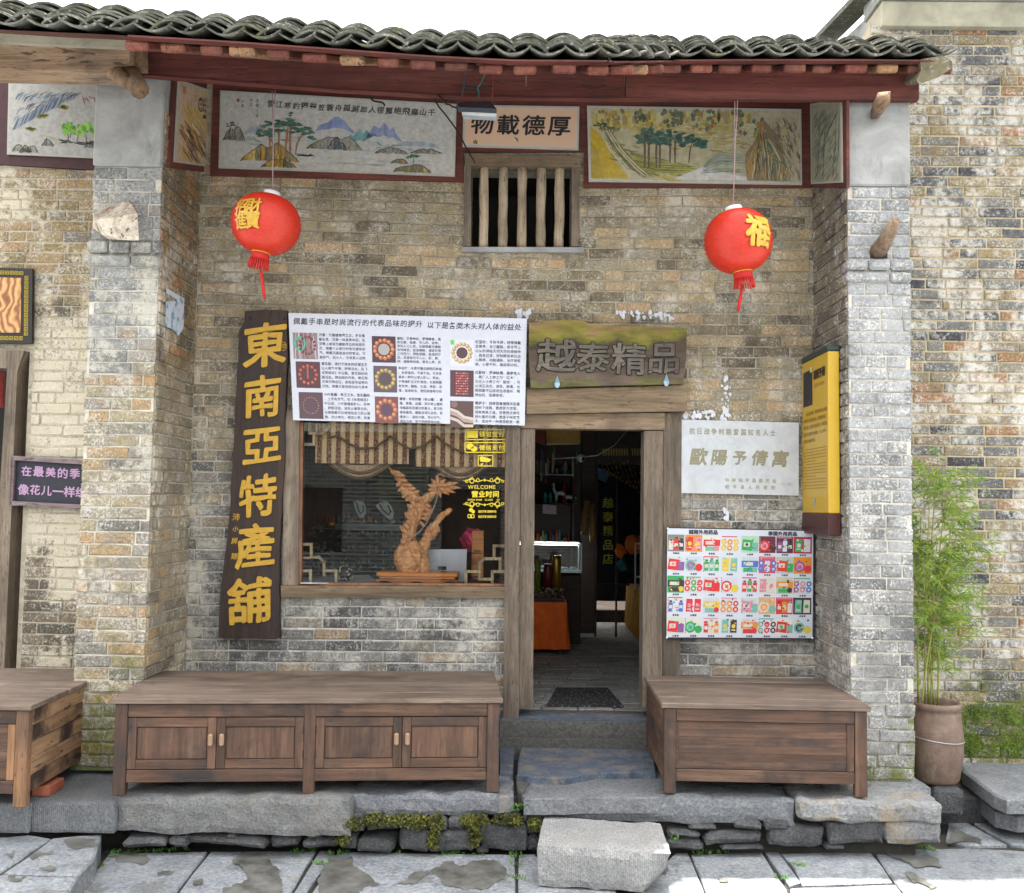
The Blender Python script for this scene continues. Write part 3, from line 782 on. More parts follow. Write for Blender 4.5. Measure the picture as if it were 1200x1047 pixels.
# ---- beams
Yb = -.87
beam = thing('roof_beam', (0, Yb, 4.5), 'long dark red painted beam under the rafters, spanning pier to pier', 'beam')
tb = [(163, 52, 91), (290, 66, 101), (400, 72, 109), (545, 80, 117), (700, 82, 119), (860, 84, 119), (1077, 84, 120)]
cuts = [163, 616, 732, 1077]
for a0, a1 in zip(cuts, cuts[1:]):
    xs = [a0] + [t[0] for t in tb if a0 < t[0] < a1] + [a1]; mb = MB(); g0 = 1.2
    top = [P(x + (g0 if x == a0 else 0), lin([(t[0], t[1]) for t in tb], x) - 3, Yb) for x in xs]; bot = [P(x + (g0 if x == a0 else 0), lin([(t[0], t[2]) for t in tb], x) - 3, Yb) for x in xs]
    mb.prism(top + bot[::-1], (0, .05, 0)); mb.build('beam_board', M['red_paint'], beam)
# bottom lip board
mb = MB(); bot = [P(t[0], t[2] - 2.6, Yb - .006) for t in tb]
for a, b_ in zip(bot, bot[1:]): mb.bar(a + Vector((0, .026, .006)), b_ + Vector((0, .026, .006)), .056, .010, bev=.002)
mb.build('lip', M['red_paint'], beam)
# the neighbour's eave on the left: rendered board over an old beam
nb = thing('eave_beam', P(60, 60, -1.1), 'short old timber beam under a cream plastered board, top left above the ink landscape', 'beam')
mb = MB(); mb.prism([P(-60, 25, -1.15), P(152, 34, -1.15), P(152, 56, -1.15), P(-60, 47, -1.15)], (0, .10, .02)); mb.build('plastered_board', M['plaster'], nb)
mb = MB(); mb.prism([P(-60, 46, -1.08), P(152, 57, -1.08), P(152, 74, -1.08), P(118, 82, -1.08), P(-60, 78, -1.08)], (0, .25, 0)); mb.build('beam_log', M['beam_wood'], nb)
mb = MB(); mb.prism([P(-60, 74, -1.0), P(117, 79, -1.0), P(117, 84, -1.0), P(-60, 83, -1.0)], (0, .10, 0)); mb.build('soffit', M['beam_wood'], nb)
mb = MB(); mb.prism([P(150, 50, -1.0), P(167, 50, -1.0), P(167, 79, -1.0), P(150, 79, -1.0)], (0, .10, 0)); mb.build('packing_block', M['log_end'], nb)
# corbel logs holding the beams
def log(label, path, rad, seed, mat=None, n=10):
    mb = MB(); mb.tube(path, rad, n)
    for i, v in enumerate(mb.v): mb.v[i] = v + mnoise.noise_vector(v * 9 + Vector((seed, 0, 0))) * .012
    return mb.build('corbel_log', mat or M['log_end'], None, label=label, cat='corbel')
c0 = P(148, 92, -.95)
log('split round log end poking forward beside the left end of the red beam', [P(150, 82, -.7), P(152, 88, -.95), P(163, 104, -1.22)], [.075, .078, .062], 1)
log('flat old timber end sticking out over the left pier, left of the round log', [P(128, 78, -.7), P(134, 84, -.98), P(150, 97, -1.18)], [.06, .062, .045], 2)
log('square weathered peg under the right end of the red beam', [P(1024, 136, -.78), P(1030, 126, -1.02), P(1036, 114, -1.22)], [.035, .045, .052], 3, n=4)
# wooden stubs lower on the piers
mb = MB(); a = [P(108, 243, -.80), P(135, 238, -.80), P(162, 258, -1.12), P(158, 282, -1.12), P(136, 279, -1.12), P(108, 262, -.80)]
M['stub'] = wood('limewashed_stub_wood', [(.22, .14, .08), (.48, .42, .33), (.62, .58, .5)], 'y', 6, .85)
q = [P(109, 250, -.79), P(150, 234, -.79), P(150, 262, -.79), P(109, 268, -.79)]; f = [P(113, 258, -1.10), P(161, 250, -1.10), P(163, 282, -1.10), P(128, 281, -1.10)]
mb.add(q + f, [[4, 5, 6, 7], [0, 1, 5, 4], [1, 2, 6, 5], [2, 3, 7, 6], [3, 0, 4, 7]]); mb.build('timber_stub', M['stub'], None, label='pale squared timber stub with limewash sticking out of the left pier above its band', cat='stub')
M['drift'] = wood('driftwood', [(.12, .075, .045), (.25, .17, .11), (.35, .27, .19)], 'z', 9, .85)
mb = MB(); mb.tube([P(1028, 296, -.78), P(1034, 288, -.86), P(1042, 272, -1.0), P(1048, 260, -1.1)], [.06, .055, .045, .038], 9)
for i, v in enumerate(mb.v): mb.v[i] = v + mnoise.noise_vector(v * 14) * .012
mb.build('wooden_peg', M['drift'], None, label='gnarled brown wooden peg jutting from the right pier above its band', cat='peg')
mb = MB(); mb.box(P(1020, 300, PIER).x, P(1040, 300, PIER).x, PIER - .003, PIER + .02, P(1030, 303, PIER).z, P(1030, 293, PIER).z, .002); mb.build('socket', plain('dark_hole', (.02, .018, .015)), pr_)
# ------------------------------------------------------------------ murals under the eave
def jit(a): return random.uniform(-a, a)
def sh(c, k): return tuple(max(0, min(1, v * k)) for v in c)
INK = (.02, .022, .025)
def blob(p, x, y, rx, ry, col, lay=1, n=12, jag=.18): p.disc(x, y, rx, col, lay, n, ry, jag)
def mount(p, x0, x1, y, h, col, lay=1, rough=.25, fade=None):
    n = 12; pts = [(x0, y)]
    for i in range(1, n):
        t = i / n; k = math.sin(math.pi * t) ** .8; pts.append((x0 + (x1 - x0) * t, y - h * k * (1 + jit(rough))))
    pts.append((x1, y)); base = y
    for (a, b) in zip(pts, pts[1:]):
        p.poly([a, (a[0], base), (b[0], base), b], sh(col, 1 + jit(.14)), lay)
        if fade: p.poly([((a[0]), (a[1] + base * 2) / 3), (a[0], base + .6), (b[0], base + .6), (b[0], (b[1] + base * 2) / 3)], fade, lay + .3)
def inkline(p, pts, w=.8, col=INK, lay=4, j=.6):
    q = []
    for a, b in zip(pts, pts[1:]):
        for k in range(3):
            t = k / 3; q.append((a[0] + (b[0] - a[0]) * t + jit(j), a[1] + (b[1] - a[1]) * t + jit(j)))
    q.append(pts[-1]); p.stroke(q, w, col, lay)
def pine(p, x, y, h, cr, cols, lay=4, trunk=(.10, .06, .035), lean=0, flat=.42, nb=26):
    p.stroke([(x, y), (x + lean * .3 + jit(.5), y - h * .4), (x + lean, y - h * .8)], h * .06, trunk, lay)
    for s in (-1, 1): p.stroke([(x + lean * .5, y - h * .55), (x + lean + s * cr * .5, y - h * .82)], h * .035, trunk, lay)
    for i in range(nb):
        a = jit(1); bx = x + lean + a * cr; by = y - h * .85 + jit(h * .16) + abs(a) * h * .13
        blob(p, bx, by, cr * .28, cr * .28 * flat, sh(random.choice(cols), 1 + jit(.25)), lay + 1 + random.random(), 8, .3)
def crag(p, x0, x1, y, h, cols, lay=3, n=9):
    xs = [x0 + (x1 - x0) * i / n for i in range(n + 1)]
    tops = [y - h * (math.sin(math.pi * min(1, max(0, i / n))) ** .7) * (1 + jit(.25)) for i in range(n + 1)]; tops[0] = tops[-1] = y
    for i in range(n):
        c = random.choice(cols); p.poly([(xs[i], tops[i]), (xs[i] - 1, y + jit(1)), (xs[i + 1] + 1, y + jit(1)), (xs[i + 1], tops[i + 1])], sh(c, 1 + jit(.3)), lay)
        inkline(p, [(xs[i], tops[i]), (xs[i + 1], tops[i + 1])], .9, INK, lay + 2)
        inkline(p, [(xs[i], tops[i]), ((xs[i] + xs[i + 1]) / 2 + jit(2), (tops[i] + y) / 2), (xs[i] + jit(2), y)], .5, INK, lay + 2, .9)
FY = -.028
frz = thing('frieze_board', (0, FY, 4.2), 'dark red painted frieze band behind the row of murals above the brick wall', 'frieze')
mb = MB()
def quadp(a, b, c, d, Y): return [P(*a, Y), P(*b, Y), P(*c, Y), P(*d, Y)]
mb.prism(quadp((250, 84), (543, 100), (543, 213), (246, 206), -.02), (0, .024, 0)); mb.prism(quadp((543.2, 100), (684, 104), (684, 178), (543.2, 178), -.02), (0, .024, 0))
mb.prism(quadp((684.2, 104), (951, 104), (951, 220), (684.2, 220), -.02), (0, .024, 0)); mb.build('band', M['red_paint'], frz)
def mural(px, Y, name, label, cat='mural', th=.012, frame=None):
    """px: four photo corners, tl tr br bl"""
    q = [P(x, y, Y) for x, y in px]; root = thing(name, sum(q, Vector()) / 4, label, cat)
    W = px[1][0] - px[0][0]; H = px[3][1] - px[0][1]
    mb = MB(); mb.prism(q, (0, th, 0)); mb.build('panel', M['mural_ground'], root); pr = Print(*q, W, H); pr.clip = True; return root, pr
M['mural_ground'] = plain('mural_ground_paint', (.40, .385, .33), .85, .15, .2, 9)
# 1. landscape with the pine on the rock
r1, p = mural([(258, 106), (535, 122), (533, 207), (256, 197)], -.036, 'landscape_mural', 'long pale ink landscape of blue hills and a pine, above the display window')
W, H = p.W, p.H; p.rect(0, 0, W, H, (.42, .405, .36), 0); p.rect(2, 2, W - 2, H - 2, (.45, .44, .40), .5)
for i in range(60):
    x = random.uniform(8, W - 40); y = random.uniform(50, H - 6); p.poly([(x, y), (x, y + 1.2), (x + random.uniform(15, 40), y + 1.6), (x + random.uniform(20, 40), y + .2)], random.choice([(.40, .42, .41), (.48, .47, .43), (.36, .40, .43)]), .8)
for x0, x1, y, h, c in ((28, 58, 52, 14, (.27, .32, .37)), (112, 160, 44, 17, (.19, .24, .42)), (146, 192, 58, 19, (.13, .30, .30)), (170, 215, 52, 22, (.20, .25, .40)), (200, 262, 58, 10, (.28, .33, .38)), (180, 230, 62, 7, (.25, .34, .35)), (20, 50, 60, 8, (.25, .33, .27))):
    mount(p, x0, x1, y, h, c, 1.2, .25, (.43, .43, .41))
for x0, x1, y, h in ((103, 168, 64, 17), (5, 30, 58, 16), (183, 222, 66, 8), (225, 262, 64, 6)):
    crag(p, x0, x1, y, h, [(.20, .19, .15), (.26, .24, .19), (.3, .29, .26)], 2.2, 8)
crag(p, 128, 150, 64, 13, [(.10, .12, .13), (.17, .19, .2)], 4, 6)
crag(p, 26, 95, 81, 18, [(.42, .26, .05), (.36, .25, .08), (.20, .17, .10), (.5, .36, .12)], 3, 12)
crag(p, 50, 92, 88, 10, [(.42, .26, .05), (.16, .14, .10)], 3.4, 8)
crag(p, 205, 250, 88, 9, [(.36, .26, .08), (.18, .15, .09)], 3, 9); crag(p, 202, 222, 78, 6, [(.15, .13, .1), (.3, .22, .1)], 3.2, 5)
GR = [(.03, .10, .07), (.05, .14, .10), (.02, .07, .06)]
for dx, h, cr, ln in ((60, 38, 12, -2), (70, 40, 14, 0), (78, 44, 17, 3), (90, 34, 14, 8), (66, 30, 13, -9), (84, 52, 9, 0)): pine(p, dx, 72, h, cr, GR, 5, (.30, .12, .04), ln, .34, 16)
pine(p, 12, 52, 16, 5, [(.05, .06, .05)], 4, INK, 2, .5, 12); pine(p, 228, 78, 12, 7, GR + [(.06, .16, .04)], 5, INK, 0, .45, 14)
inkline(p, [(92, 73), (112, 72)], 2.2); inkline(p, [(105, 73), (108, 70), (110, 73)], 1)
p.text('雪江寒釣獨翁笠蓑舟孤滅踪人徑萬絕飛鳥山千', 60, 13.5, 9, INK, 6, .012, 9.9, jit=.25, shear=.15)
p.text('子厚江雪', 44, 10, 4.5, (.1, .09, .08), 6, 0, 6, vertical=True); p.text('癸巳', 37, 10, 4, (.12, .1, .09), 6, 0, 5, vertical=True); p.rect(20, 9, 23, 13, (.35, .05, .04), 6); p.text('年畫', 27, 12, 4, (.12, .1, .09), 6, 0, 5, vertical=True)
p.build('painting', r1, M['mural'])
# 2. plaque above the barred window
r2, p = mural([(543, 123), (679, 125), (678, 176), (542, 172)], -.036, 'calligraphy_plaque', 'peach coloured plaque with four black brushed characters above the barred window', 'plaque')
W, H = p.W, p.H; p.rect(0, 0, W, H, (.46, .44, .40), 0); p.rect(3.5, 3, W - 3, H - 3, (.60, .40, .27), .6)
for i, ch in enumerate('物載德厚'): p.text(ch, 23 + i * 30, 22.5, 24, INK, 3, .022, jit=.0, sx=1.15, shear=.06)
p.text('山', 15, 43, 5, INK, 3, .05); p.poly([(60, 36), (66, 43), (64, 38)], INK, 3); p.build('painting', r2, M['print'])
# 3. golden landscape
r3, p = mural([(688, 124), (939, 128), (940, 217), (690, 213)], -.036, 'landscape_mural', 'long golden yellow landscape with dark pines and a steep crag, right of the barred window')
W, H = p.W, p.H; p.rect(0, 0, W, H, (.44, .43, .38), 0); p.rect(3, 3, W - 3, H - 3, (.40, .36, .23), .6)
for i in range(150):
    x = random.uniform(6, W - 60); c = random.choice([(.48, .38, .06), (.40, .34, .14), (.30, .22, .08), (.46, .42, .2)]); h = random.uniform(6, 18)
    x0 = x; y0 = random.uniform(8, 26); blob(p, x0, y0, random.uniform(1.5, 4), h * .6, c, 1 + random.random() * .3, 7, .35)
for cx, cy, rx, ry, c in ((20, 18, 7, 13, 0), (38, 15, 7, 10, 0), (62, 12, 7, 8, 1), (70, 20, 8, 8, 0), (95, 13, 8, 9, 1), (108, 12, 5, 8, 1), (128, 14, 6, 12, 2), (145, 15, 5, 12, 2), (178, 16, 8, 14, 1), (200, 22, 5, 9, 2)):
    for k in range(16): blob(p, cx + jit(rx), cy + jit(ry), 2.2, 2.8, sh(random.choice([[(.22, .15, .05), (.13, .14, .06), (.36, .27, .06)], [(.12, .13, .06), (.07, .10, .06)], [(.05, .13, .11), (.3, .13, .04), (.3, .24, .05)]][c]), 1 + jit(.2)), 2 + random.random(), 7, .35)
for i in range(80):   # hills running down to the right
    t = random.random(); x = 4 + t * 90; y = 36 + t * 42 + random.uniform(-6, 16) * (1 - t * .4)
    p.stroke([(x, y), (x + 10, y + 6), (x + 26, y + 9)], random.uniform(1.5, 3.5), random.choice([(.22, .22, .05), (.32, .28, .06), (.12, .15, .05), (.42, .33, .07)]), 2.5 + random.random() * .4)
p.poly([(3, 25), (3, 85), (48, 85), (30, 62), (16, 34)], (.44, .30, .02), 3.2); p.poly([(3, 40), (3, 85), (18, 85), (12, 55)], (.34, .24, .02), 3.4)
for k in range(230):
    x = random.uniform(50, 232); y = 20 + random.random() ** 1.3 * 30; c = random.choice([(.44, .36, .10), (.36, .28, .08), (.47, .42, .2), (.26, .22, .08), (.40, .30, .06), (.5, .46, .3)])
    p.stroke([(x, y), (x + random.uniform(3, 7), y + jit(2)), (x + random.uniform(8, 15), y + jit(3))], random.uniform(1, 2.6), c, 1.6 + random.random() * .3)
for k in range(120):
    x = random.uniform(24, 120); y = 52 + (x - 24) * .22 + random.uniform(-4, 10); p.stroke([(x, y), (x + 6, y + 1.5), (x + 14, y + 3)], random.uniform(1, 2.4), random.choice([(.20, .22, .05), (.12, .15, .04), (.34, .32, .08), (.42, .38, .12)]), 3.3 + random.random() * .3)
for k in range(9): inkline(p, [(14 + k * 1.5, 28), (24 + k * 2, 50), (44 + k * 2.4, 74), (60 + k * 2, 84)], random.uniform(.6, 1.6), random.choice([(.10, .09, .05), (.5, .46, .34), (.2, .13, .04)]), 3.8)
for k in range(16): inkline(p, [(45, 58 + k), (80, 66 + k * .8), (118, 67 + k * .7)], 1, sh((.24, .24, .06), random.uniform(.4, 1.5)), 3.6)
p.poly([(110, 80), (135, 70), (168, 78), (196, 82), (196, 85), (100, 85)], (.50, .49, .46), 3.7)
for dx, h, cr in ((66, 50, 10), (71, 46, 13), (80, 46, 12), (84, 44, 12), (96, 42, 12), (102, 40, 10), (118, 32, 15)): pine(p, dx, 72 - (6 if dx > 90 else 0), h, cr, [(.02, .09, .07), (.04, .13, .09), (.01, .05, .045)], 5, (.11, .07, .05), 4 if dx > 110 else 1, .5, 18)
pine(p, 16, 32, 12, 8, [(.02, .07, .05)], 5, INK, 0, .4, 12); pine(p, 30, 34, 9, 7, [(.03, .09, .06)], 5, INK, 0, .4, 10)
for k in range(14): inkline(p, [(135 + jit(3), 66 + k * .9), (155, 54 + k * 1.6 + jit(2)), (185, 56 + k * 1.6)], .9, random.choice([(.10, .20, .19), (.3, .38, .36), (.16, .22, .2)]), 3.9)
p.poly([(186, 85), (184, 55), (196, 38), (206, 13), (222, 30), (232, 55), (236, 85)], (.20, .15, .07), 4.2)
for k in range(95):
    a = random.random(); x = 187 + a * 46; top = 14 + abs(a - .45) * 60 + random.uniform(0, 15); inkline(p, [(205 + (x - 208) * .35, top), (x + jit(3), (top + 82) / 2), (x + jit(4), 84)], random.uniform(.6, 2.4), random.choice([(.38, .20, .04), (.28, .2, .07), (.05, .06, .05), (.09, .11, .09), (.42, .38, .26), (.12, .13, .06)]), 4.6 + random.random() * .5, 1.2)
for k in range(110):
    x = random.uniform(216, 248); y = random.uniform(10, 78); p.stroke([(x, y), (x + jit(3) + 2, y + 5), (x + 3, y + 10)], 1.6, random.choice([(.16, .13, .08), (.26, .2, .12), (.08, .08, .07), (.4, .37, .3)]), 4 + random.random() * .3)
p.build('painting', r3, M['mural'])
# 4. the two narrow ones on the inner faces of the piers
def side_mural(X, pxs, label, red):
    q = [PX(x, y, X) for x, y in pxs]; root = thing('narrow_mural', sum(q, Vector()) / 4, label, 'mural'); rq = [PX(x, y, X) for x, y in red]; s = 1 if X > 0 else -1
    mb = MB(); mb.prism(rq, (s * .02, 0, 0)); mb.build('border', M['red_paint'], root)
    q = [v + Vector((-s * .005, 0, 0)) for v in q]; mb = MB(); mb.prism(q, (s * .02, 0, 0)); mb.build('panel', M['mural_ground'], root)
    pr = Print(*q, abs(pxs[1][0] - pxs[0][0]), pxs[3][1] - pxs[0][1]); pr.clip = True; return root, pr
r4, p = side_mural(LX1 + .022, [(208, 93), (249, 107), (246, 196), (203, 190)], 'narrow amber painting of jagged rocks on the inner face of the left pier', [(205, 84), (256, 88), (250, 203), (198, 197)])
W, H = p.W, p.H; p.rect(0, 0, W, H, (.46, .43, .36), 0); p.rect(2, 2, W - 2, H - 2, (.48, .34, .22), .6)
for k in range(70):
    y = random.uniform(26, H - 8); x = random.uniform(4, W - 14); d = random.uniform(6, 13); t = (y - 26) / (H - 26)
    p.stroke([(x, y - d * .3), (x + d * .45, y + d * .35), (x + d * .8, y + d)], random.uniform(1.5, 3.6), random.choice([(.44, .20, .03), (.30, .13, .03), (.12, .06, .03), (.5, .30, .06), (.52, .42, .3)] if t > .3 else [(.5, .32, .05), (.5, .42, .12), (.42, .26, .06)]), 1.5 + random.random())
for k in range(12): x = random.uniform(6, W - 10); y = random.uniform(50, H - 12); p.stroke([(x, y), (x + 5, y + 5), (x + 10, y + 13)], 1.3, (.05, .03, .02), 3.5)
for (x, s) in ((36, '飛流直下'), (31, '三千尺疑')): p.text(s, x, 13 + (36 - x) * .3, 5, INK, 4, .02, 7, vertical=True, jit=.2)
p.ring(26, 22, 3.4, .6, INK, 4, 12, 9); p.text('銀河落', 26, 16, 4, INK, 4, .01, 5.6, vertical=True); p.text('九天', 19, 14, 4, (.3, .12, .08), 4, 0, 5, vertical=True); p.rect(5, 6, 8.5, 15, (.42, .16, .13), 4)
p.build('painting', r4, M['mural'])
r5, p = side_mural(RX0 - .022, [(950, 122), (987, 117), (988, 214), (951, 216)], 'narrow grey green painting of bamboo on the inner face of the right pier', [(947, 112), (992, 110), (992, 221), (947, 220)])
W, H = p.W, p.H; p.rect(0, 0, W, H, (.42, .40, .34), 0); p.rect(2, 2, W - 2, H - 2, (.30, .29, .21), .6)
for k in range(150):
    y = random.uniform(8, H - 10); x = random.uniform(4, W - 8); l = random.uniform(4, 10); p.stroke([(x, y + l), (x + l * .25, y + l * .5), (x + l * .5, y)], random.uniform(.8, 2), random.choice([(.10, .15, .11), (.17, .2, .15), (.07, .09, .07), (.22, .2, .1), (.14, .2, .17)]), 1.5 + random.random())
for x in (8, 15, 27, 31): inkline(p, [(x, H - 8), (x + 3, H * .5), (x + 5, 10)], .9, (.08, .10, .07))
p.build('painting', r5, M['mural'])
# 5. the neighbour's mural and its dark band
nf = thing('frieze_board', P(40, 140, -.02), 'dark maroon frieze band round the ink landscape at the top left', 'frieze')
mb = MB(); mb.prism(quadp((-90, 70), (126, 74), (124, 200), (-90, 188), -.02), (0, .024, 0)); mb.build('band', plain('maroon_paint', (.05, .014, .016), .6, .3), nf)
r6, p = mural([(10, 95), (123, 100), (121, 186), (8, 181)], -.036, 'landscape_mural', 'grey ink landscape with bright green willows at the far left, beside the left pier')
W, H = p.W, p.H; p.rect(0, 0, W, H, (.40, .39, .35), 0); p.rect(2, 2, W - 2, H - 2, (.37, .36, .33), .6)
for k in range(120):
    t = random.random(); x = 6 + t * 72; y = 8 + random.uniform(0, 42) * (1 - t) + 2; 
    p.stroke([(x, y + 8), (x + 3, y + 3), (x + 9, y)], random.uniform(.8, 2.2), random.choice([(.10, .11, .13), (.2, .22, .26), (.05, .05, .06), (.30, .31, .33), (.12, .2, .26)]), 1.4 + random.random())
for k in range(34): x = 6 + k * 1.7; p.stroke([(x, 58 - k * 1.0), (x + 3, 52 - k * 1.0), (x + 6, 44 - k * 1.0)], 1.4, random.choice([(.10, .16, .24), (.22, .26, .33), (.07, .08, .1)]), 2.6)
for x, y in ((62, 28), (44, 40), (28, 56)):
    for k in range(8): blob(p, x + jit(7), y + jit(1.5), 3, 1.6, random.choice([(.22, .21, .05), (.16, .17, .05)]), 3, 8)
for x, y, h in ((70, 66, 16), (84, 68, 17), (93, 68, 19), (103, 68, 17), (76, 64, 12)):
    for k in range(9): blob(p, x + jit(4.5), y - h + random.uniform(-2, 8), 2.2, 3.4, sh(random.choice([(.14, .36, .03), (.20, .44, .05), (.08, .24, .03)]), 1 + jit(.2)), 3.4 + random.random() * .5, 8, .3)
    inkline(p, [(x + jit(3), y), (x + jit(2), y - h * .5)], .9)
for k in range(16): x = random.uniform(58, 110); inkline(p, [(x, 68 + jit(2)), (x + 10, 69 + jit(2))], 1.4)
for x, y in ((14, 82), (22, 83), (30, 82), (48, 74), (98, 74)): crag(p, x - 7, x + 7, y, 7, [(.2, .2, .19), (.3, .3, .28)], 3, 5)
for a in ((6, 78, 40, 76), (38, 62, 62, 66), (66, 50, 100, 66)): inkline(p, [(a[0], a[1]), (a[2], a[3])], .9, (.40, .36, .04))
for k in range(9): x = random.uniform(86, 106); inkline(p, [(x, 14 + jit(4)), (x + 4, 20 + jit(6))], 1, (.34, .10, .09))
p.build('painting', r6, M['mural'])

# ------------------------------------------------------------------ high barred window
hwn = thing('barred_window', P(611, 290, 0), 'small high window with five round wooden bars under the peach plaque', 'window')
mb = MB(); mb.prism(quadp((545, 180), (680, 183), (680, 196), (545, 194), -.03), (0, .12, 0)); mb.build('lintel', M['frame_wood_x'], hwn)
mb = MB(); mb.prism(quadp((541, 289.5), (684, 290), (684, 296), (541, 295), -.035), (0, .12, 0)); mb.build('sill', M['cement'], hwn)
for a, b in ((543.5, 552), (670, 679)): mb = MB(); mb.prism(quadp((a, 194.5), (b, 194.5), (b, 289), (a, 289), -.026), (0, .12, 0)); mb.build('side_frame', M['frame_wood'], hwn)
for x in (567, 589.5, 611.5, 634, 655.5):
    mb = MB(); a, b = P(x + .5, 192, .03), P(x - .5, 293, .03); mb.tube([a.lerp(b, i / 6) + Vector((jit(.003), jit(.003), 0)) for i in range(7)], [.037 + jit(.003) for _ in range(7)], 9); mb.build('bar', M['bar_wood'], hwn)
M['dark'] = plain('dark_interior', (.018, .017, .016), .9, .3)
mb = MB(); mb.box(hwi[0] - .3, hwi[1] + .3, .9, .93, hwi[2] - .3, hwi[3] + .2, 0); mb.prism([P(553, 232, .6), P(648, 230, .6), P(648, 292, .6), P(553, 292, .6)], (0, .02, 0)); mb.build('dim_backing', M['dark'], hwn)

# ------------------------------------------------------------------ door frame
df = thing('door_frame', P(700, 835, 0), 'heavy weathered timber frame of the open doorway', 'door frame')
fl = P(700, 845, -.1).z
def fr(name, pxs, Y, d, m): mb = MB(); mb.prism(quadp(*pxs, Y), (0, d, 0)); return mb.build(name, m, df)
fr('lintel', ((617, 457), (803, 452), (805, 482), (617, 485)), -.10, .16, M['frame_wood_x'])
fr('inner_lintel', ((606, 486), (779, 484), (779, 504), (606, 502)), -.06, .16, M['frame_wood_x'])
fr('jamb', ((594, 497), (610, 497), (608, 842), (589, 842)), -.075, .22, M['frame_wood'])
fr('inner_jamb', ((610.5, 503), (627, 503), (624.5, 829), (608.5, 829)), -.045, .2, M['frame_wood'])
fr('inner_jamb', ((755, 505), (777, 505), (776, 829), (752.5, 829)), -.05, .2, M['frame_wood'])
fr('jamb', ((777.5, 485), (799, 483), (797, 842), (776.5, 842)), -.035, .2, M['frame_wood'])

# ------------------------------------------------------------------ display window
dw = thing('display_window', P(470, 692, 0), 'large display window in a grey wooden frame under the white bracelet poster', 'window')
def fw(name, pxs, Y, d, m, par=None): mb = MB(); mb.prism(quadp(*pxs, Y), (0, d, 0)); return mb.build(name, m, par or dw)
fw('side_frame', ((333, 480), (351, 480), (349, 686), (331, 686)), -.05, .2, M['frame_wood'])
fw('sill', ((329, 686.5), (592, 688), (591.5, 701), (329, 700)), -.07, .24, M['frame_wood_x'])
fw('top_frame', ((346, 480), (593, 484), (593, 496), (346, 492)), -.04, .2, M['frame_wood_x'])
M['orange_wood'] = wood('varnished_inner_frame', [(.22, .09, .04), (.32, .15, .07)], 'z', 9, .5)
fw('inner_frame', ((351.3, 495), (355, 495), (353, 683), (349.5, 683)), -.02, .04, M['orange_wood'])
fw('inner_frame', ((592, 500), (595, 500), (594, 684), (591, 684)), -.02, .04, M['orange_wood'])
fw('inner_frame', ((349.5, 683), (592, 684.5), (592, 687), (349.5, 685.7)), -.02, .04, M['orange_wood'])
g = G('window_glass')
fres = g.nd('ShaderNodeFresnel', {'IOR': 1.62}).outputs[0]
gl_ = g.nd('ShaderNodeBsdfGlossy', {'Color': (1, 1, 1), 'Roughness': .0}); tr = g.nd('ShaderNodeBsdfTransparent', {'Color': (.97, .985, .98)})
mx = g.nd('ShaderNodeMixShader', {0: g.mt('MULTIPLY', fres, 1.15, True), 1: tr.outputs[0], 2: gl_.outputs[0]}); g.nd('ShaderNodeOutputMaterial', {0: mx.outputs[0]}); M['glass'] = g.m
mb = MB(); q = quadp((352, 494), (594, 499), (593, 685.5), (350, 684), .0); mb.add(q, [[0, 3, 2, 1]]); mb.build('pane', M['glass'], dw)
# gold lettering stuck on the pane, its own flat film
p = Print(*quadp((538, 496), (600, 496), (600, 622), (538, 622), -.003), 62, 126)
GY = (.62, .48, .03)
def rrect(p, x0, y0, x1, y1, w, col, lay=0, r=2):
    p.rect(x0 + r, y0, x1 - r, y0 + w, col, lay); p.rect(x0 + r, y1 - w, x1 - r, y1, col, lay); p.rect(x0, y0 + r, x0 + w, y1 - r, col, lay); p.rect(x1 - w, y0 + r, x1, y1 - r, col, lay)
    for cx, cy, a0 in ((x0 + r, y0 + r, math.pi), (x1 - r, y0 + r, 1.5 * math.pi), (x1 - r, y1 - r, 0), (x0 + r, y1 - r, .5 * math.pi)):
        for k in range(3):
            a = a0 + k * math.pi / 6; b = a + math.pi / 6; p.poly([(cx + r * math.cos(a), cy + r * math.sin(a)), (cx + r * math.cos(b), cy + r * math.sin(b)), (cx + (r - w) * math.cos(b), cy + (r - w) * math.sin(b)), (cx + (r - w) * math.cos(a), cy + (r - w) * math.sin(a))], col, lay)
rrect(p, 7, 7, 55, 20, 1.1, GY); p.rect(9, 9, 22, 17.5, GY); p.text('钱包支付', 27, 13, 7, GY, 1, .02, 7.6)
rrect(p, 6.5, 22.5, 54, 35, 1.1, GY); p.disc(13, 27.5, 4.6, GY, 0, 12, 3.8); p.disc(17.5, 30.5, 4, GY, 0, 12, 3.2); p.text('微信支付', 27, 29, 7, GY, 1, .02, 7.6)
rrect(p, 22, 37.5, 40, 51, 1, GY); p.poly([(24, 41), (25, 45.5), (35, 46), (38, 43), (30, 40), (25.5, 39)], GY); p.poly([(25, 48), (26, 51), (29, 47)], GY)
def scroll(y, s):
    for k in (-1, 1):
        pts = [(30 + k * 2, y)] + [(30 + k * (8 + 7 * math.sin(t * 1.2)), y + s * (3 * math.cos(t * 2.2)) - s) for t in [i * .35 for i in range(6)]] + [(30 + k * 22, y + s * 1.5), (30 + k * 25, y + s * .5)]
        p.stroke(pts, 1.5, GY); p.ring(30 + k * 15, y + s * 1.2, 3, 1, GY, 0, 10); p.ring(30 + k * 8, y, 2.2, .8, GY, 0, 8); p.ring(30 + k * 21, y + s * 1.4, 2, .7, GY, 0, 8)
    p.disc(30, y, 1.4, GY)
scroll(67, 1); scroll(96, -1)
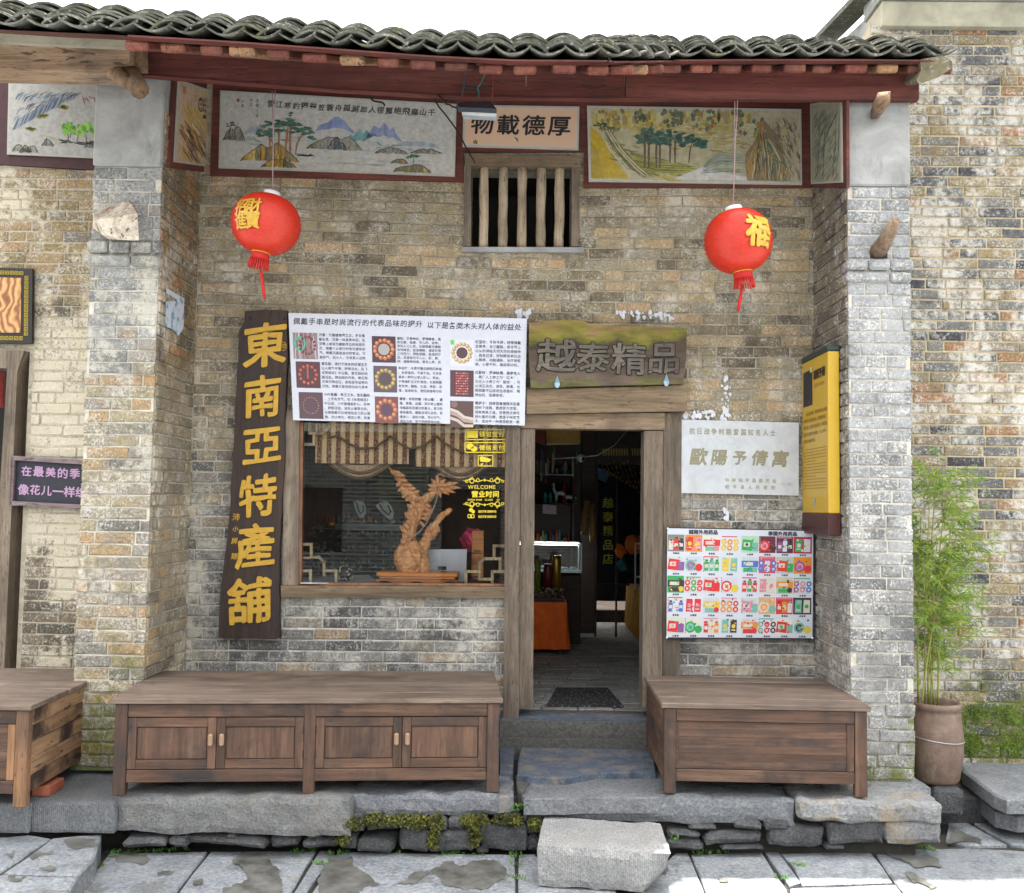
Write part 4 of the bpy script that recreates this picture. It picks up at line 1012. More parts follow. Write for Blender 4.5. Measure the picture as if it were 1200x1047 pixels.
p.text('WELCOME', 10.5, 75, 6.2, GY, 1, .012, 6.0); p.text('营业时间', 18.5, 83.5, 8, GY, 1, .035, 8.2); p.text('OPEN 09:00  CLOSE   :00', 10, 90, 3, GY, 1, .03, 2.8)
p.disc(14, 102, 2.4, GY); p.disc(16.5, 104, 2.1, GY); p.text('15078138045', 22, 103.6, 3.9, GY, 1, .04, 3.9)
rrect(p, 10, 107, 18, 111.5, .8, GY, 0, 1); p.disc(14, 109.3, 1.3, GY); p.text('15078138045', 22, 109.6, 3.9, GY, 1, .04, 3.9)
p.build('gold_lettering', dw, M['print'])

# ------------------------------------------------------------------ white bracelet poster
q = quadp((338, 367), (617.5, 373.5), (615, 499), (343.5, 492.5), -.115); po = thing('bracelet_poster', sum(q, Vector()) / 4, 'large white poster with nine photos of bead bracelets and Chinese text, over the display window', 'poster')
mb = MB(); mb.prism(q, (0, .022, 0)); mb.build('board', plain('poster_white', (.50, .515, .565), .5, .05, .05), po)
p = Print(*q, 280, 126); DK = (.045, .045, .055)
for i, ch in enumerate('佩戴手串是时尚流行的代表品味的提升'): p.text(ch, 9.5 + i * 9.0, 9.4, 8.4, DK, 1, .012, jit=.06, shear=.12)
for i, ch in enumerate('以下是各类木头对人体的益处'): p.text(ch, 167 + i * 8.55, 10.5, 8.4, DK, 1, .012, jit=.06, shear=.12)
PT = ['沉香：乃是植物界之王，不仅是最名贵，沉香一味其贵中药，在宗教上被视为最能传达的信息形式，佩戴个人修行时有可避免邪气，佩戴沉香是身份的象征，可避邪气、远小人，尤其是人运势不佳时可助主人度过难关必心护身于危难之中。',
      '黄花梨：流行于宋末的纹理互不让人痴气平喘，舒筋活血，在《本草纲目》中记载，黄花梨的树脂活血，降血脂的作用。黄花梨手串可降血压，具有延年益寿的功效。佩戴它能有助出血与身体的平衡，还有增加帝气质。',
      '小叶紫檀：帝王之木，宜乐胸闷，上手有灵气。在《本草纲目》中记述，小叶紫檀能静心、安神、舒筋活血，消炎止痛等功效。长期佩戴可以增强免疫之防止细胞，防止老化，稳定心率，恢复失眠等功效。',
      '崖柏：兰香幽会，凝神静香。具有无毒、驱瘴、可入药、安神、净化人之心灵，长期佩戴可缓解有效降低，促进睡眠，减轻日常工作压力，预防烦躁，焦虑的疗效。其香味可平入心、肝、脾、肺，缓肠神经病，稳定心率，改善头晕等功效。',
      '金丝楠：木质可看见阴阳闪金丝，本质温润，不腐不虫，它本身具有一种可以使人静心，养血，宁神镇静五文静清润，长期佩戴有安神，醒脑，化湿、养颜、消毒，驱逐蚊虫，使阳刚强等功效。',
      '檀香：东陀的檀（老山檀）、崖檀、黄檀，血檀，其中老山檀和绿檀具有显著功效最大，是沉的香味最润，醒脑消渴久治效，舒缓身心，温和大脑，净化空气、通血活络，驱气养颜等等功能。',
      '红豆杉：不怜不娇，经常佩戴显尊贵，全三醒脑，是世界上公认的濒临天然天然抗癌植物，具有过滤，抑制糖尿病及血心脑病，动脑通脉，治疗肾脏病，小便不利，痛痰等功效。',
      '红酸枝：宽绰缺德，越参色人，两广人士称之为“红木”，北方人士称之为“酸枝”，可以消瓦消炎、调性、解毒，长期佩戴可以促进血液循环，精神血旺，延缓衰老。',
      '菩提子：回修恒善强悟次忍昏提树下成圆，菩提即为觉悟，成就佛果之道。用菩提念佛可获大量的功德，菩提子种类繁多，或说每一种菩提都是一颗菩萨的化身，蜜蜡它就等于带着一颗菩萨在身边一样。']
def bracelet(p, x0, y0, x1, y1, bgc, bead, n, r, br, inner=None, sq=None):
    cx, cy = (x0 + x1) / 2, (y0 + y1) / 2; p.rect(x0, y0, x1, y1, bgc, .5)
    if inner: p.disc(cx, cy, r * .66, inner, 1, 12)
    for i in range(n):
        a = 2 * math.pi * i / n; x, y = cx + r * math.cos(a), cy + r * math.sin(a) * (x1 - x0) / (y1 - y0) * 1.1
        p.disc(x, y, br, sh(bead, .62 + jit(.1)), 1.6, 8); p.disc(x - br * .15, y - br * .2, br * .72, sh(bead, 1 + jit(.12)), 2.2, 8); p.disc(x - br * .3, y - br * .35, br * .28, sh(bead, 1.8), 2.8, 6)
cells = [(4, 23), (6, 57), (8, 93), (97.5, 25), (98.5, 60), (99.5, 96), (190, 27), (190, 63), (190, 99)]
PC = (.09, .045, .05)
for i, (x, y) in enumerate(cells):
    w, h = 29 if i < 3 else 28, 31 if i < 6 else 31
    if i == 0:
        p.rect(x, y, x + w, y + h, (.24, .18, .18), .5)
        for k in range(26): a = random.random(); p.stroke([(x + a * w * .8 + 2, y), (x + a * w * .8 + 4 + jit(3), y + h * .5), (x + a * w * .8 + 3 + jit(3), y + h)], 1.3, random.choice([(.5, .45, .46), (.16, .07, .07), (.3, .13, .14), (.4, .3, .31)]), 1)
        p.ring(x + 8, y + 13, 7, 2.2, (.10, .35, .22), 1.8, 16, 9)
        for k in range(14): a = 2 * math.pi * k / 14; p.disc(x + 17 + 9 * math.cos(a), y + 15 + 10 * math.sin(a), 1.7, (.16, .06, .06), 2.2, 7)
    elif i == 1: bracelet(p, x, y, x + w, y + h, PC, (.42, .10, .07), 12, 10, 2.1); p.stroke([(x + 14, y + 6), (x + 14, y + 20)], 1.8, (.4, .1, .06), 2, False)
    elif i == 2: bracelet(p, x, y, x + w, y + h, (.10, .06, .07), (.30, .18, .14), 18, 9.2, .9)
    elif i == 3: bracelet(p, x, y, x + w, y + h, (.08, .04, .05), (.50, .19, .10), 13, 10.6, 2.7, (.35, .32, .30))
    elif i == 4: bracelet(p, x, y, x + w, y + h, (.11, .08, .10), (.40, .29, .10), 13, 10.4, 2.6, (.09, .07, .07))
    elif i == 5: bracelet(p, x, y, x + w, y + h, (.17, .07, .07), (.45, .19, .11), 11, 10.6, 3.0, (.10, .06, .09))
    elif i == 6: bracelet(p, x, y, x + w, y + h, (.55, .56, .60), (.52, .35, .16), 14, 10.4, 2.5, (.09, .05, .05)); p.rect(x + .5, y + .5, x + 5, y + 6, (.12, .45, .10), 2)
    elif i == 7:
        p.rect(x, y, x + w, y + h, PC, .5)
        for a in range(9):
            for b in range(7): p.disc(x + 7.5 + b * 2.2, y + 3.5 + a * 3, .95, (.50, .09, .08) if (a + b) % 4 else (.55, .3, .27), 1.5, 6)
    else:
        p.rect(x, y, x + w, y + h, (.10, .06, .055), .5)
        for o_, c in ((10, (.50, .42, .38)), (14, (.34, .27, .23)), (20, (.46, .38, .33))): p.stroke([(x, y + o_), (x + 9, y + o_ + 3), (x + 17, y + o_ + 9), (x + 28, y + o_ + 10 + (14 - o_) * .2)], 3.4, c, 1.2, False)
        p.disc(x + 5, y + 4, 4, (.2, .12, .11), 1, 8)
    tx = x + w + 1.6; ts = PT[i]; wline = 55 if i < 3 else (52 if i < 6 else 54); L = 14 if i < 6 else 13; stp = wline / L
    k = 0; row = 0; rows = 6 if i not in (3,) else 7; lh = h / rows * 1.02
    while k < len(ts) and row < rows:
        n_ = L; seg = ts[k:k + n_]; head = (row == 0); p.text(seg, tx + stp * .5 + (0), y + 2 + row * lh, stp * .98, DK, 1, .012 if (head) else .004, stp); k += n_; row += 1
p.build('print', po, M['print'])

# ------------------------------------------------------------------ dark vertical signboard with six gold characters
vs_ = thing('hanging_signboard', P(292, 748, -.05), 'tall dark live-edge signboard with six large gold characters, left of the display window', 'signboard')
ol = [(287, 365), (312, 363), (337, 364), (336.5, 420), (334, 480), (333, 540), (330, 600), (327, 645), (327, 700), (327.5, 748), (290, 748.5), (256, 747), (258, 700), (265, 640), (269, 600), (272, 545), (275, 500), (277, 450), (279, 410), (282, 385), (286.5, 378)]
mb = MB(); out = []
for a, b in zip(ol, ol[1:] + ol[:1]):
    for k in range(4): t = k / 4; out.append((a[0] + (b[0] - a[0]) * t + jit(.6), a[1] + (b[1] - a[1]) * t + jit(.3)))
mb.prism([P(x, y, -.085) for x, y in out], (0, .055, 0)); mb.build('plank', M['board_dark'], vs_)
yv = -.085; atv = lambda x, y: P(x, y, yv)
chars = [('東', 311, 404, 53, 1.0), ('南', 308, 465, 50, .92), ('亞', 307, 522, 46, 1.05), ('特', 303, 581, 50, .92), ('產', 299, 640, 52, .92), ('舖', 293, 704, 56, .95)]
raised('gold_character', [(c, x, y, s, .024, sx, -.02, .05) for c, x, y, s, sx in chars], atv, Vector((0, -1, 0)), M['gold'], vs_, .010, .10)
for i, (c, x, y, s) in enumerate((('沛', 277, 606, 9), ('小', 276, 620, 7), ('屏', 275, 634, 8), ('題', 275, 652, 8), ('印', 332, 406, 6))): raised('small_gold_mark', [(c, x, y, s, .01, 1, 0, .1)], atv, Vector((0, -1, 0)), M['gold'], vs_, .004)
mb = MB()
for k in range(14): a = 2 * math.pi * k / 14; b = a + 2 * math.pi / 14; mb.bar(P(332 + 3.6 * math.cos(a), 406 + 5 * math.sin(a), yv - .003), P(332 + 3.6 * math.cos(b), 406 + 5 * math.sin(b), yv - .003), .004, .006, up=Vector((0, 1, 0)), bev=0)
mb.build('seal_ring', M['gold'], vs_)
for x in (293, 333): mb = MB(); mb.ball(P(x, 373 + (x > 300), yv - .004), .008, 6); mb.build('nail', M['iron'], vs_)

# ------------------------------------------------------------------ carved wooden sign over the door
cs = thing('carved_signboard', P(712, 452, -.1), 'horizontal mossy carved wood sign with four raised grey characters above the doorway', 'signboard')
g = G('mossy_sign_wood'); pp = g.pos(); x, y, z = g.xyz(pp); zt_ = P(712, 384, -.1).z; zb_ = P(712, 452, -.1).z
n = g.noise(g.scale(pp, (.25, 1, 1)), 16, 5, .7); n2 = g.noise(pp, 5, 4, .6)
zz = g.mt('ADD', g.mr(z, zb_, zt_), g.mr(n2, .3, .7, -.16, .16))
c = g.ramp(zz, [(.02, (.11, .10, .04)), (.10, (.10, .075, .055)), (.24, (.10, .07, .05)), (.45, (.075, .055, .042)), (.68, (.07, .05, .032)), (.77, (.11, .10, .024)), (.92, (.17, .145, .028)), (1.0, (.20, .135, .055))])
v = g.mr(n, .3, .7, .6, 1.35); c = g.mix(1.0, c, g.nd('ShaderNodeCombineColor', {0: v, 1: v, 2: v}).outputs[0], 'MULTIPLY'); M['moss_sign'] = g.out(c, .8, g.bump(n, .7, .01), 0, .25)
ol = [(620, 379), (635, 376), (680, 375), (690, 379), (712, 381), (735, 382), (780, 383), (805, 385), (804, 420), (800, 450), (760, 451), (715, 452), (670, 453), (640, 455), (622, 455), (620, 420)]
mb = MB(); mb.prism([P(x, y, -.15) for x, y in ol], (0, .06, 0)); mb.build('plank', M['moss_sign'], cs)
M['carved'] = wood('carved_letter_wood', [(.10, .088, .07), (.17, .15, .12)], 'x', 12, .8)
atc = lambda x, y: P(x, y, -.15)
M['groove'] = plain('letter_groove', (.012, .010, .009), .8)
for nm, mt_, off, dep, ds in (('character_groove', M['groove'], .042, .003, 0), ('carved_character', M['carved'], .018, .012, 0)):
    raised(nm, [('越', 652, 417, 41, off, 1.15, .04, .0), ('泰', 695, 419, 37, off, 1.1, .03, 0), ('精', 737, 421, 38, off, 1.1, .02, 0), ('品', 778, 420, 38, off, 1.05, 0, .05)], atc, Vector((0, -1, 0)), mt_, cs, dep)
M['blue_drop'] = plain('pale_blue_metal', (.30, .42, .52), .3, .1, 0, 10, .3)
for x, y in ((653, 449), (781, 447)):
    mb = MB(); mb.add([P(x, y - 9, -.16), P(x - 3.5, y + 1, -.165), P(x - 2, y + 5, -.165), P(x, y + 6, -.168), P(x + 2, y + 5, -.165), P(x + 3.5, y + 1, -.165), P(x, y - 1, -.18)], [[0, 1, 6], [1, 2, 6], [2, 3, 6], [3, 4, 6], [4, 5, 6], [5, 0, 6]])
    mb.build('drop_hook', M['blue_drop'], cs)

# ------------------------------------------------------------------ stone plaque, yellow board, product poster
q = quadp((798, 492), (936, 495.5), (936, 581), (798, 578), -.03); sp = thing('stone_plaque', sum(q, Vector()) / 4, 'pale marble plaque with faded engraved characters, right of the door frame', 'plaque')
g = G('pale_marble'); pp = g.pos(); n = g.noise(pp, 6, 6, .65, 1.2); c = g.mix(g.mr(n, .4, .7), (.47, .49, .50), (.38, .40, .42)); c = g.mix(g.mr(g.noise(g.scale(pp, (1, 1, .2)), 9, 5, .7), .58, .68, 0, .35), c, (.36, .34, .28)); M['marble'] = g.out(c, .45, None, 0, .4)
mb = MB(); mb.prism(q, (0, .03, 0)); mb.build('slab', M['marble'], sp)
p = Print(*q, 138, 86); EC = (.27, .25, .16)
for i, ch in enumerate('抗日战争时期爱国知名人士'): p.text(ch, 13 + i * 8.6, 13, 8, EC, 1, .02, sx=.85)
for i, (ch, s) in enumerate((('歐', 21), ('陽', 19), ('予', 17), ('倩', 19), ('寓', 20))): p2 = Print(*q, 138, 86); p2.text(ch, 21 + i * 23.8, 43, s, sh(EC, .85), 1, .03, jit=.05, shear=.18); p2.build('engraved_character', sp, M['print'])
p.text('中共昭平县委员会', 54, 69.5, 5, EC, 1, .01, 7.9); p.text('昭平县人民政府', 54, 77.5, 5, EC, 1, .01, 9.0); p.text('一九八四', 116, 73, 3.6, EC, 1, 0, 3.8)
p.build('small_engraving', sp, M['print'], kind='stuff')
M['yellow'] = plain('yellow_enamel', (.50, .31, .02), .35, .05, .02, 5, 0, .5); M['maroon'] = plain('maroon_enamel', (.05, .012, .01), .4); M['teal'] = plain('dark_teal_enamel', (.02, .04, .04), .4)
yx0 = (968 - 609) / 169.; yx1 = yx0 + .088; yn, yf_ = -.665, -.03; zt1 = P(976, 404, yn).z; zy1 = P(976, 411, yn).z; zy0 = P(976, 602, yn).z; zb1 = P(976, 628, yn).z
ys = thing('information_board', ((yx0 + yx1) / 2, -.35, zb1), 'tall yellow information board fixed to the inner face of the right pier', 'sign')
for nm, a, b, m in (('panel', zy0, zy1, 'yellow'), ('foot', zb1, zy0, 'maroon'), ('cap', zy1, zt1, 'teal')):
    mb = MB(); e = .004 if nm == 'panel' else 0; mb.box(yx0 + e, yx1 - e, yn + e, yf_, a, b - .002, .006); mb.build(nm, M[m], ys)
p = Print((yx0 + .003, yf_, zy1), (yx0 + .003, yn + .006, zy1), (yx0 + .003, yn + .006, zb1), (yx0 + .003, yf_, zb1), 62, 128)
BR = (.16, .09, .02)
p.rect(4, 8, 26, 34, (.02, .02, .03), 0); p.rect(21, 6, 26, 10, (.5, .5, .4), 1); p.text('欧阳予倩', 33, 13, 7, (.04, .03, .02), 1, .06, 6.6); p.text('歐陽予倩寓所', 33, 21, 3, BR, 1, 0, 4)
for k, s in enumerate(['　　抗日战争时期，著名剧作家在此居住', '从事抗日文化宣传活动，创作戏剧作品', '发表文章，宣传抗日救国主张，组织演出', '为抗战文化事业作出贡献。一九八四年', '公布为文物保护单位。']): p.text(s, 6, 40 + k * 5, 2.9, BR, 1, .01, 3.1)
for k in range(14): p.rect(4 + (5 if k % 5 == 0 else 0), 66 + k * 2.2, 4 + (54 if k % 5 < 4 else 30), 66.7 + k * 2.2, (.34, .2, .02), .6)
p.rect(28, 102, 32, 107, (.3, .34, .36), .6); rrect(p, 26, 113, 35, 124, .8, (.40, .14, .05), .8, 1); p.text('保护', 30.5, 116, 3.4, (.40, .14, .05), 1, .01, 4, vertical=True)
p.build('print', ys, M['print'])
q = quadp((781, 618), (954, 621.5), (953, 749.5), (780, 748.5), -.075); pp_ = thing('product_poster', sum(q, Vector()) / 4, 'colourful poster with a grid of product pictures, lower right of the doorway', 'poster')
mb = MB(); mb.prism(q, (0, .012, 0)); mb.build('board', plain('poster_black_edge', (.02, .02, .022), .5), pp_)
p = Print(*q, 173, 131); WH = (.49, .505, .555); p.rect(1, 1.2, 172, 129.5, WH, 0)
p.text('越南外用药品', 29, 5, 5.6, DK, 2, .05, 5.7); p.text('泰国外用药品', 122, 5, 5.6, DK, 2, .05, 5.7)
RD, OR, GN, PK, BL, YL, TE, PU, BK, CR = (.50, .03, .03), (.55, .20, .02), (.03, .28, .08), (.50, .20, .24), (.06, .12, .40), (.55, .40, .04), (.15, .34, .27), (.20, .08, .22), (.04, .03, .035), (.5, .46, .38)
BGS = [[(.18, .16, .15), OR, WH, WH, (.30, .48, .33), (.12, .02, .03), (.10, .02, .04), (.30, .02, .04)], [WH, WH, WH, WH, WH, (.45, .06, .08), (.34, .42, .36), OR], [GN, WH, WH, WH, WH, WH, (.42, .4, .3), WH], [WH, WH, WH, WH, WH, (.5, .3, .16), RD, BK], [(.45, .50, .40), WH, WH, WH, WH, WH, WH, (.46, .5, .56)]]
FGS = [[[CR, RD, BK], [RD, PK, YL], [RD, TE, PK], [YL, OR, YL], [GN, TE, BK], [RD, PK, BK], [PU, WH, BK], [GN, WH, CR]], [[RD, PU, PK], [TE, PU, RD], [GN, TE, GN], [YL, TE, YL], [BL, GN, TE], [BL, WH, BL], [RD, GN, CR], [PU, PK, RD]], [[BK, BK, YL], [RD, GN, RD], [RD, RD, TE], [RD, CR, YL], [RD, GN, RD], [PK, CR, PK], [OR, GN, BK], [PU, PK, BL]], [[BL, WH, BL], [RD, RD, PK], [YL, TE, RD], [OR, OR, RD], [PK, TE, PU], [CR, OR, TE], [RD, OR, WH], [TE, CR, GN]], [[RD, PU, PK], [GN, TE, GN], [RD, CR, OR], [TE, BK, YL], [OR, RD, RD], [TE, RD, BK], [RD, TE, GN], [TE, BK, YL]]]
xs = [1.5, 22, 43, 64, 88, 108.5, 129, 149]; wd = [20, 20.5, 20.5, 21, 20, 20, 20, 22]
for r_ in range(5):
    for c_ in range(8):
        x0 = xs[c_]; y0 = 8.5 + r_ * 24.3; w_ = wd[c_]; h_ = 20; p.rect(x0, y0, x0 + w_ - .5, y0 + h_, BGS[r_][c_], .6)
        f = FGS[r_][c_]; cx, cy = x0 + w_ / 2, y0 + 10.5; kind = (r_ * 8 + c_ * 5) % 6; hold = len(p.mb.v)
        if BGS[r_][c_] is WH: p.rect(x0 + .6, y0 + 1.2, x0 + w_ - 1.4, y0 + h_ - .6, sh(random.choice([(.50, .56, .52), (.56, .50, .50), (.52, .54, .60), (.57, .55, .46), (.50, .55, .58)]), random.uniform(.8, 1)), .9); hold = len(p.mb.v)
        if kind == 0:
            for k, dx in enumerate((-5, 0, 5)): p.rect(cx + dx - 2.1, cy - 4 + abs(dx) * .3, cx + dx + 2.1, cy + 6, f[k], 1.2); p.rect(cx + dx - 1.3, cy - 6 + abs(dx) * .3, cx + dx + 1.3, cy - 4.2 + abs(dx) * .3, sh(f[k], .5), 1.2); p.rect(cx + dx - 1.6, cy, cx + dx + 1.6, cy + 3, CR, 1.8)
        elif kind == 1: p.disc(cx - 3, cy + 1, 5.2, f[0], 1.2, 14); p.disc(cx - 3, cy + 1, 3.5, sh(f[1], 1.2), 1.8, 12); p.disc(cx + 5, cy + 3, 3.6, f[2], 1.6, 12); p.text('油', cx - 3, cy + 1, 4, f[0], 2.4, .03)
        elif kind == 2: p.poly([(cx - 7, cy - 5), (cx - 8, cy + 5), (cx + 2, cy + 6), (cx + 3, cy - 4)], f[0], 1.2); p.rect(cx + 2, cy - 2, cx + 8, cy + 6, f[1], 1.6); p.rect(cx - 6, cy - 2, cx, cy + 2, CR, 1.8); p.disc(cx - 3, cy, 1.4, f[2], 2.4)
        elif kind == 3:
            for k in range(6): p.disc(cx - 6 + (k % 3) * 6, cy - 2 + (k // 3) * 5.5, 2.7, f[k % 3], 1.2 + k * .1, 9); p.disc(cx - 6 + (k % 3) * 6, cy - 2 + (k // 3) * 5.5, 1.3, CR, 2.2, 7)
        elif kind == 4: p.rect(cx - 8, cy - 4, cx + 8, cy + 2, f[0], 1.2); p.rect(cx - 6, cy + 2.5, cx + 7, cy + 6.5, f[1], 1.2); p.rect(cx - 6, cy - 2.6, cx + 3, cy + .6, CR, 1.8); p.disc(cx + 5, cy + 4, 2.5, f[2], 2.2)
        else:
            for dx in (-4, 4): p.poly([(cx + dx - 3, cy - 6), (cx + dx - 3.2, cy + 6), (cx + dx + 3.2, cy + 6), (cx + dx + 3, cy - 6)], f[0] if dx < 0 else f[1], 1.2); p.disc(cx + dx, cy, 2, f[2], 1.8, 10); p.rect(cx + dx - 2, cy + 3, cx + dx + 2, cy + 4, CR, 1.9)
        cw = p.at(cx, cy + .5, 0)
        for q_ in range(hold, len(p.mb.v)):   # each picture fills its cell and is a little askew
            v_ = p.mb.v[q_]; d_ = v_ - cw; n_ = p.n * d_.dot(p.n); d_ -= n_; p.mb.v[q_] = cw + n_ + Vector((d_.x * 1.22 + d_.z * .06, d_.y * 1.22, d_.z * 1.28))
        for q_ in range(9): p.disc(x0 + random.uniform(2, w_ - 3), y0 + random.uniform(2.5, h_ - 2), random.uniform(.5, 1.4), sh(random.choice(f), random.uniform(.6, 1.5)), 2.6, 6)
        if (r_ + c_) % 3 == 0: p.rect(x0 + 1, y0 + .8, x0 + w_ - 2, y0 + 2, random.choice((RD, GN, PK)), 1.3)
        if (r_ * 3 + c_) % 4 == 1:
            for k in range(7): p.rect(x0 + .5, y0 + 1 + k * 2.7, x0 + 1.7, y0 + 2.8 + k * 2.7, random.choice((RD, OR, TE)), 1.5)
        p.text(random.choice(('红花油', '清凉油', '风湿膏', '止痛膏', '青草膏', '虎骨膏', '活络油')), cx - 2.6, y0 + 22, 2.3, DK, 1.2, .05, 2.6)
p.build('print', pp_, M['print'])
M['cable_tie'] = M['white_paint']
for x, y in ((782.5, 619.5), (781.5, 747.5), (951.5, 622), (952, 748)): mb = MB(); mb.ball(P(x, y, -.079), .008, 6); mb.build('eyelet', M['cable_tie'], pp_)

# ------------------------------------------------------------------ things on the neighbour's wall
bb = thing('blackboard', P(60, 590, -.03), 'small framed blackboard with pink handwriting on the limewashed wall, half behind the left pier', 'blackboard')
ol = [(16, 536), (112, 542), (112, 595), (13, 590)]; mb = MB(); mb.prism([P(x, y, -.04) for x, y in ol], (0, .03, 0)); mb.build('slate', plain('slate_black', (.02, .02, .03), .6), bb)
M['purple_wood'] = wood('bluish_frame_wood', [(.16, .12, .13), (.24, .18, .19)], 'x', 8, .8)
for a, b in (((16, 537), (112, 543)), ((13, 590), (112, 595)), ((16, 536), (13, 591))): mb = MB(); mb.bar(P(*a, -.055), P(*b, -.055), .03, .034); mb.build('frame', M['purple_wood'], bb)
qb = [P(x, y, -.041) for x, y in ol]; PKW = (.42, .26, .40)
for i, ch in enumerate('在最美的季'): p = Print(*qb, 96, 54); p.text(ch, 16 + i * 14, 15, 12.5, PKW, 1, .024, jit=.1); p.build('chalk_character', bb, M['print'])
for i, ch in enumerate('像花儿一样绽'): p = Print(*qb, 96, 54); p.text(ch, 13.5 + i * 13.2, 37, 13, PKW, 1, .024, jit=.1); p.build('chalk_character', bb, M['print'])
cf = thing('carved_picture', P(10, 400, -.03), 'picture of swirling wood grain in a black and gold frame, cut by the left edge', 'picture')
g = G('swirled_grain'); pp = g.pos(); n = g.noise(pp, 5, 2, .5, 3.0); w = g.nd('ShaderNodeTexWave', {'Vector': pp, 'Scale': 6.0, 'Distortion': 12.0, 'Detail': 2.0}).outputs['Fac']; c = g.ramp(w, [(.0, (.20, .07, .02)), (.5, (.45, .21, .07)), (1, (.55, .32, .12))]); M['grain'] = g.out(c, .5, g.bump(w, .4, .01))
mb = MB(); mb.prism([P(-55, 312, -.05), P(38, 315, -.05), P(37, 403, -.05), P(-55, 402, -.05)], (0, .035, 0)); mb.build('frame', plain('black_lacquer', (.016, .013, .012), .5), cf)
mb = MB(); mb.prism([P(-40, 324, -.056), P(25, 326, -.056), P(24, 390, -.056), P(-40, 390, -.056)], (0, .01, 0)); mb.build('picture', M['grain'], cf)
p = Print(P(-55, 312, -.052), P(38, 315, -.052), P(37, 403, -.052), P(-55, 402, -.052), 93, 89)
def key(x, y, s, c=(.45, .33, .03)):
    for a in ((0, 0, 4, .7), (3.3, 0, 4, 4), (1.2, 3.3, 4, 4), (1.2, 1.8, 1.9, 4), (1.2, 1.5, 2.8, 2.1), (0, 0, .7, 4.2)): p.rect(x + a[0] * s, y + a[1] * s, x + a[2] * s, y + a[3] * s, c, 0)
for k in range(14): key(5 + k * 5.6, 3.5, 1.15); key(5 + k * 5.6, 80.5, 1.15)
for k in range(13): key(84, 9 + k * 5.5, 1.15)
p.build('key_pattern', cf, M['print'])
nd = thing('door_frame', P(20, 780, 0), 'grey wooden frame of the dark neighbouring doorway at the far left edge', 'door frame')
for pts_, nm in (([(28, 411), (20, 436), (5, 790), (-14, 790), (8, 440), (8, 432), (-60, 426), (-60, 410)], 'frame'),): mb = MB(); mb.prism([P(x, y, -.07) for x, y in pts_[::-1]], (0, .2, 0)); mb.build('jamb', M['frame_wood'], nd)
mb = MB(); mb.box(-5.4, -3.5, 1.4, 1.45, -.1, 4, 0); mb.build('dim_interior', M['dark'], nd)
mb = MB(); mb.prism([P(-50, 440, .5), P(3, 436, .5), P(3, 478, .5), P(-50, 478, .5)], (0, .03, 0)); mb.build('red_panel', plain('faded_red_cloth', (.25, .03, .02), .8), nd)
# torn paper on the left pier
pw = MB(); pw.prism([PX(x, y, LX1 + .012) for x, y in ((195, 338), (216, 350), (215, 385), (209, 394), (203, 386), (194, 383))], (-.002, 0, 0)); g = G('torn_paper'); pp = g.pos(); n = g.noise(pp, 14, 4, .6); c = g.mix(g.mr(n, .52, .6), (.47, .51, .56), (.15, .26, .34)); M['paper'] = g.out(c, .9)
pw.build('paper_sheet', M['paper'], None, label='torn pale blue paper stuck on the inner face of the left pier', cat='paper')
# ------------------------------------------------------------------ lanterns
g = G('red_lantern_silk'); pp = g.obj(); x, y, z = g.xyz(pp); n = g.noise(g.scale(pp, (1, 1, 4)), 40, 4, .6)
c = g.mix(g.mr(n, .3, .7), (.60, .022, .012), (.78, .05, .022)); c = g.mix(g.mr(g.noise(pp, 5, 3, .6), .35, .7, 0, .3), c, (.85, .10, .04))
pb_ = g.nd('ShaderNodeBsdfPrincipled', {'Base Color': c, 'Roughness': .4, 'Normal': g.bump(n, .3, .004)}); tb_ = g.nd('ShaderNodeBsdfTranslucent', {'Color': c})
g.nd('ShaderNodeOutputMaterial', {0: g.nd('ShaderNodeMixShader', {0: .28, 1: pb_.outputs[0], 2: tb_.outputs[0]}).outputs[0]}); M['silk'] = g.m
M['lantern_gold'] = plain('lantern_gold_print', (.58, .35, .04), .4, .15, .1, 30)
M['tassel'] = plain('red_tassel', (.50, .015, .012), .7, .3)
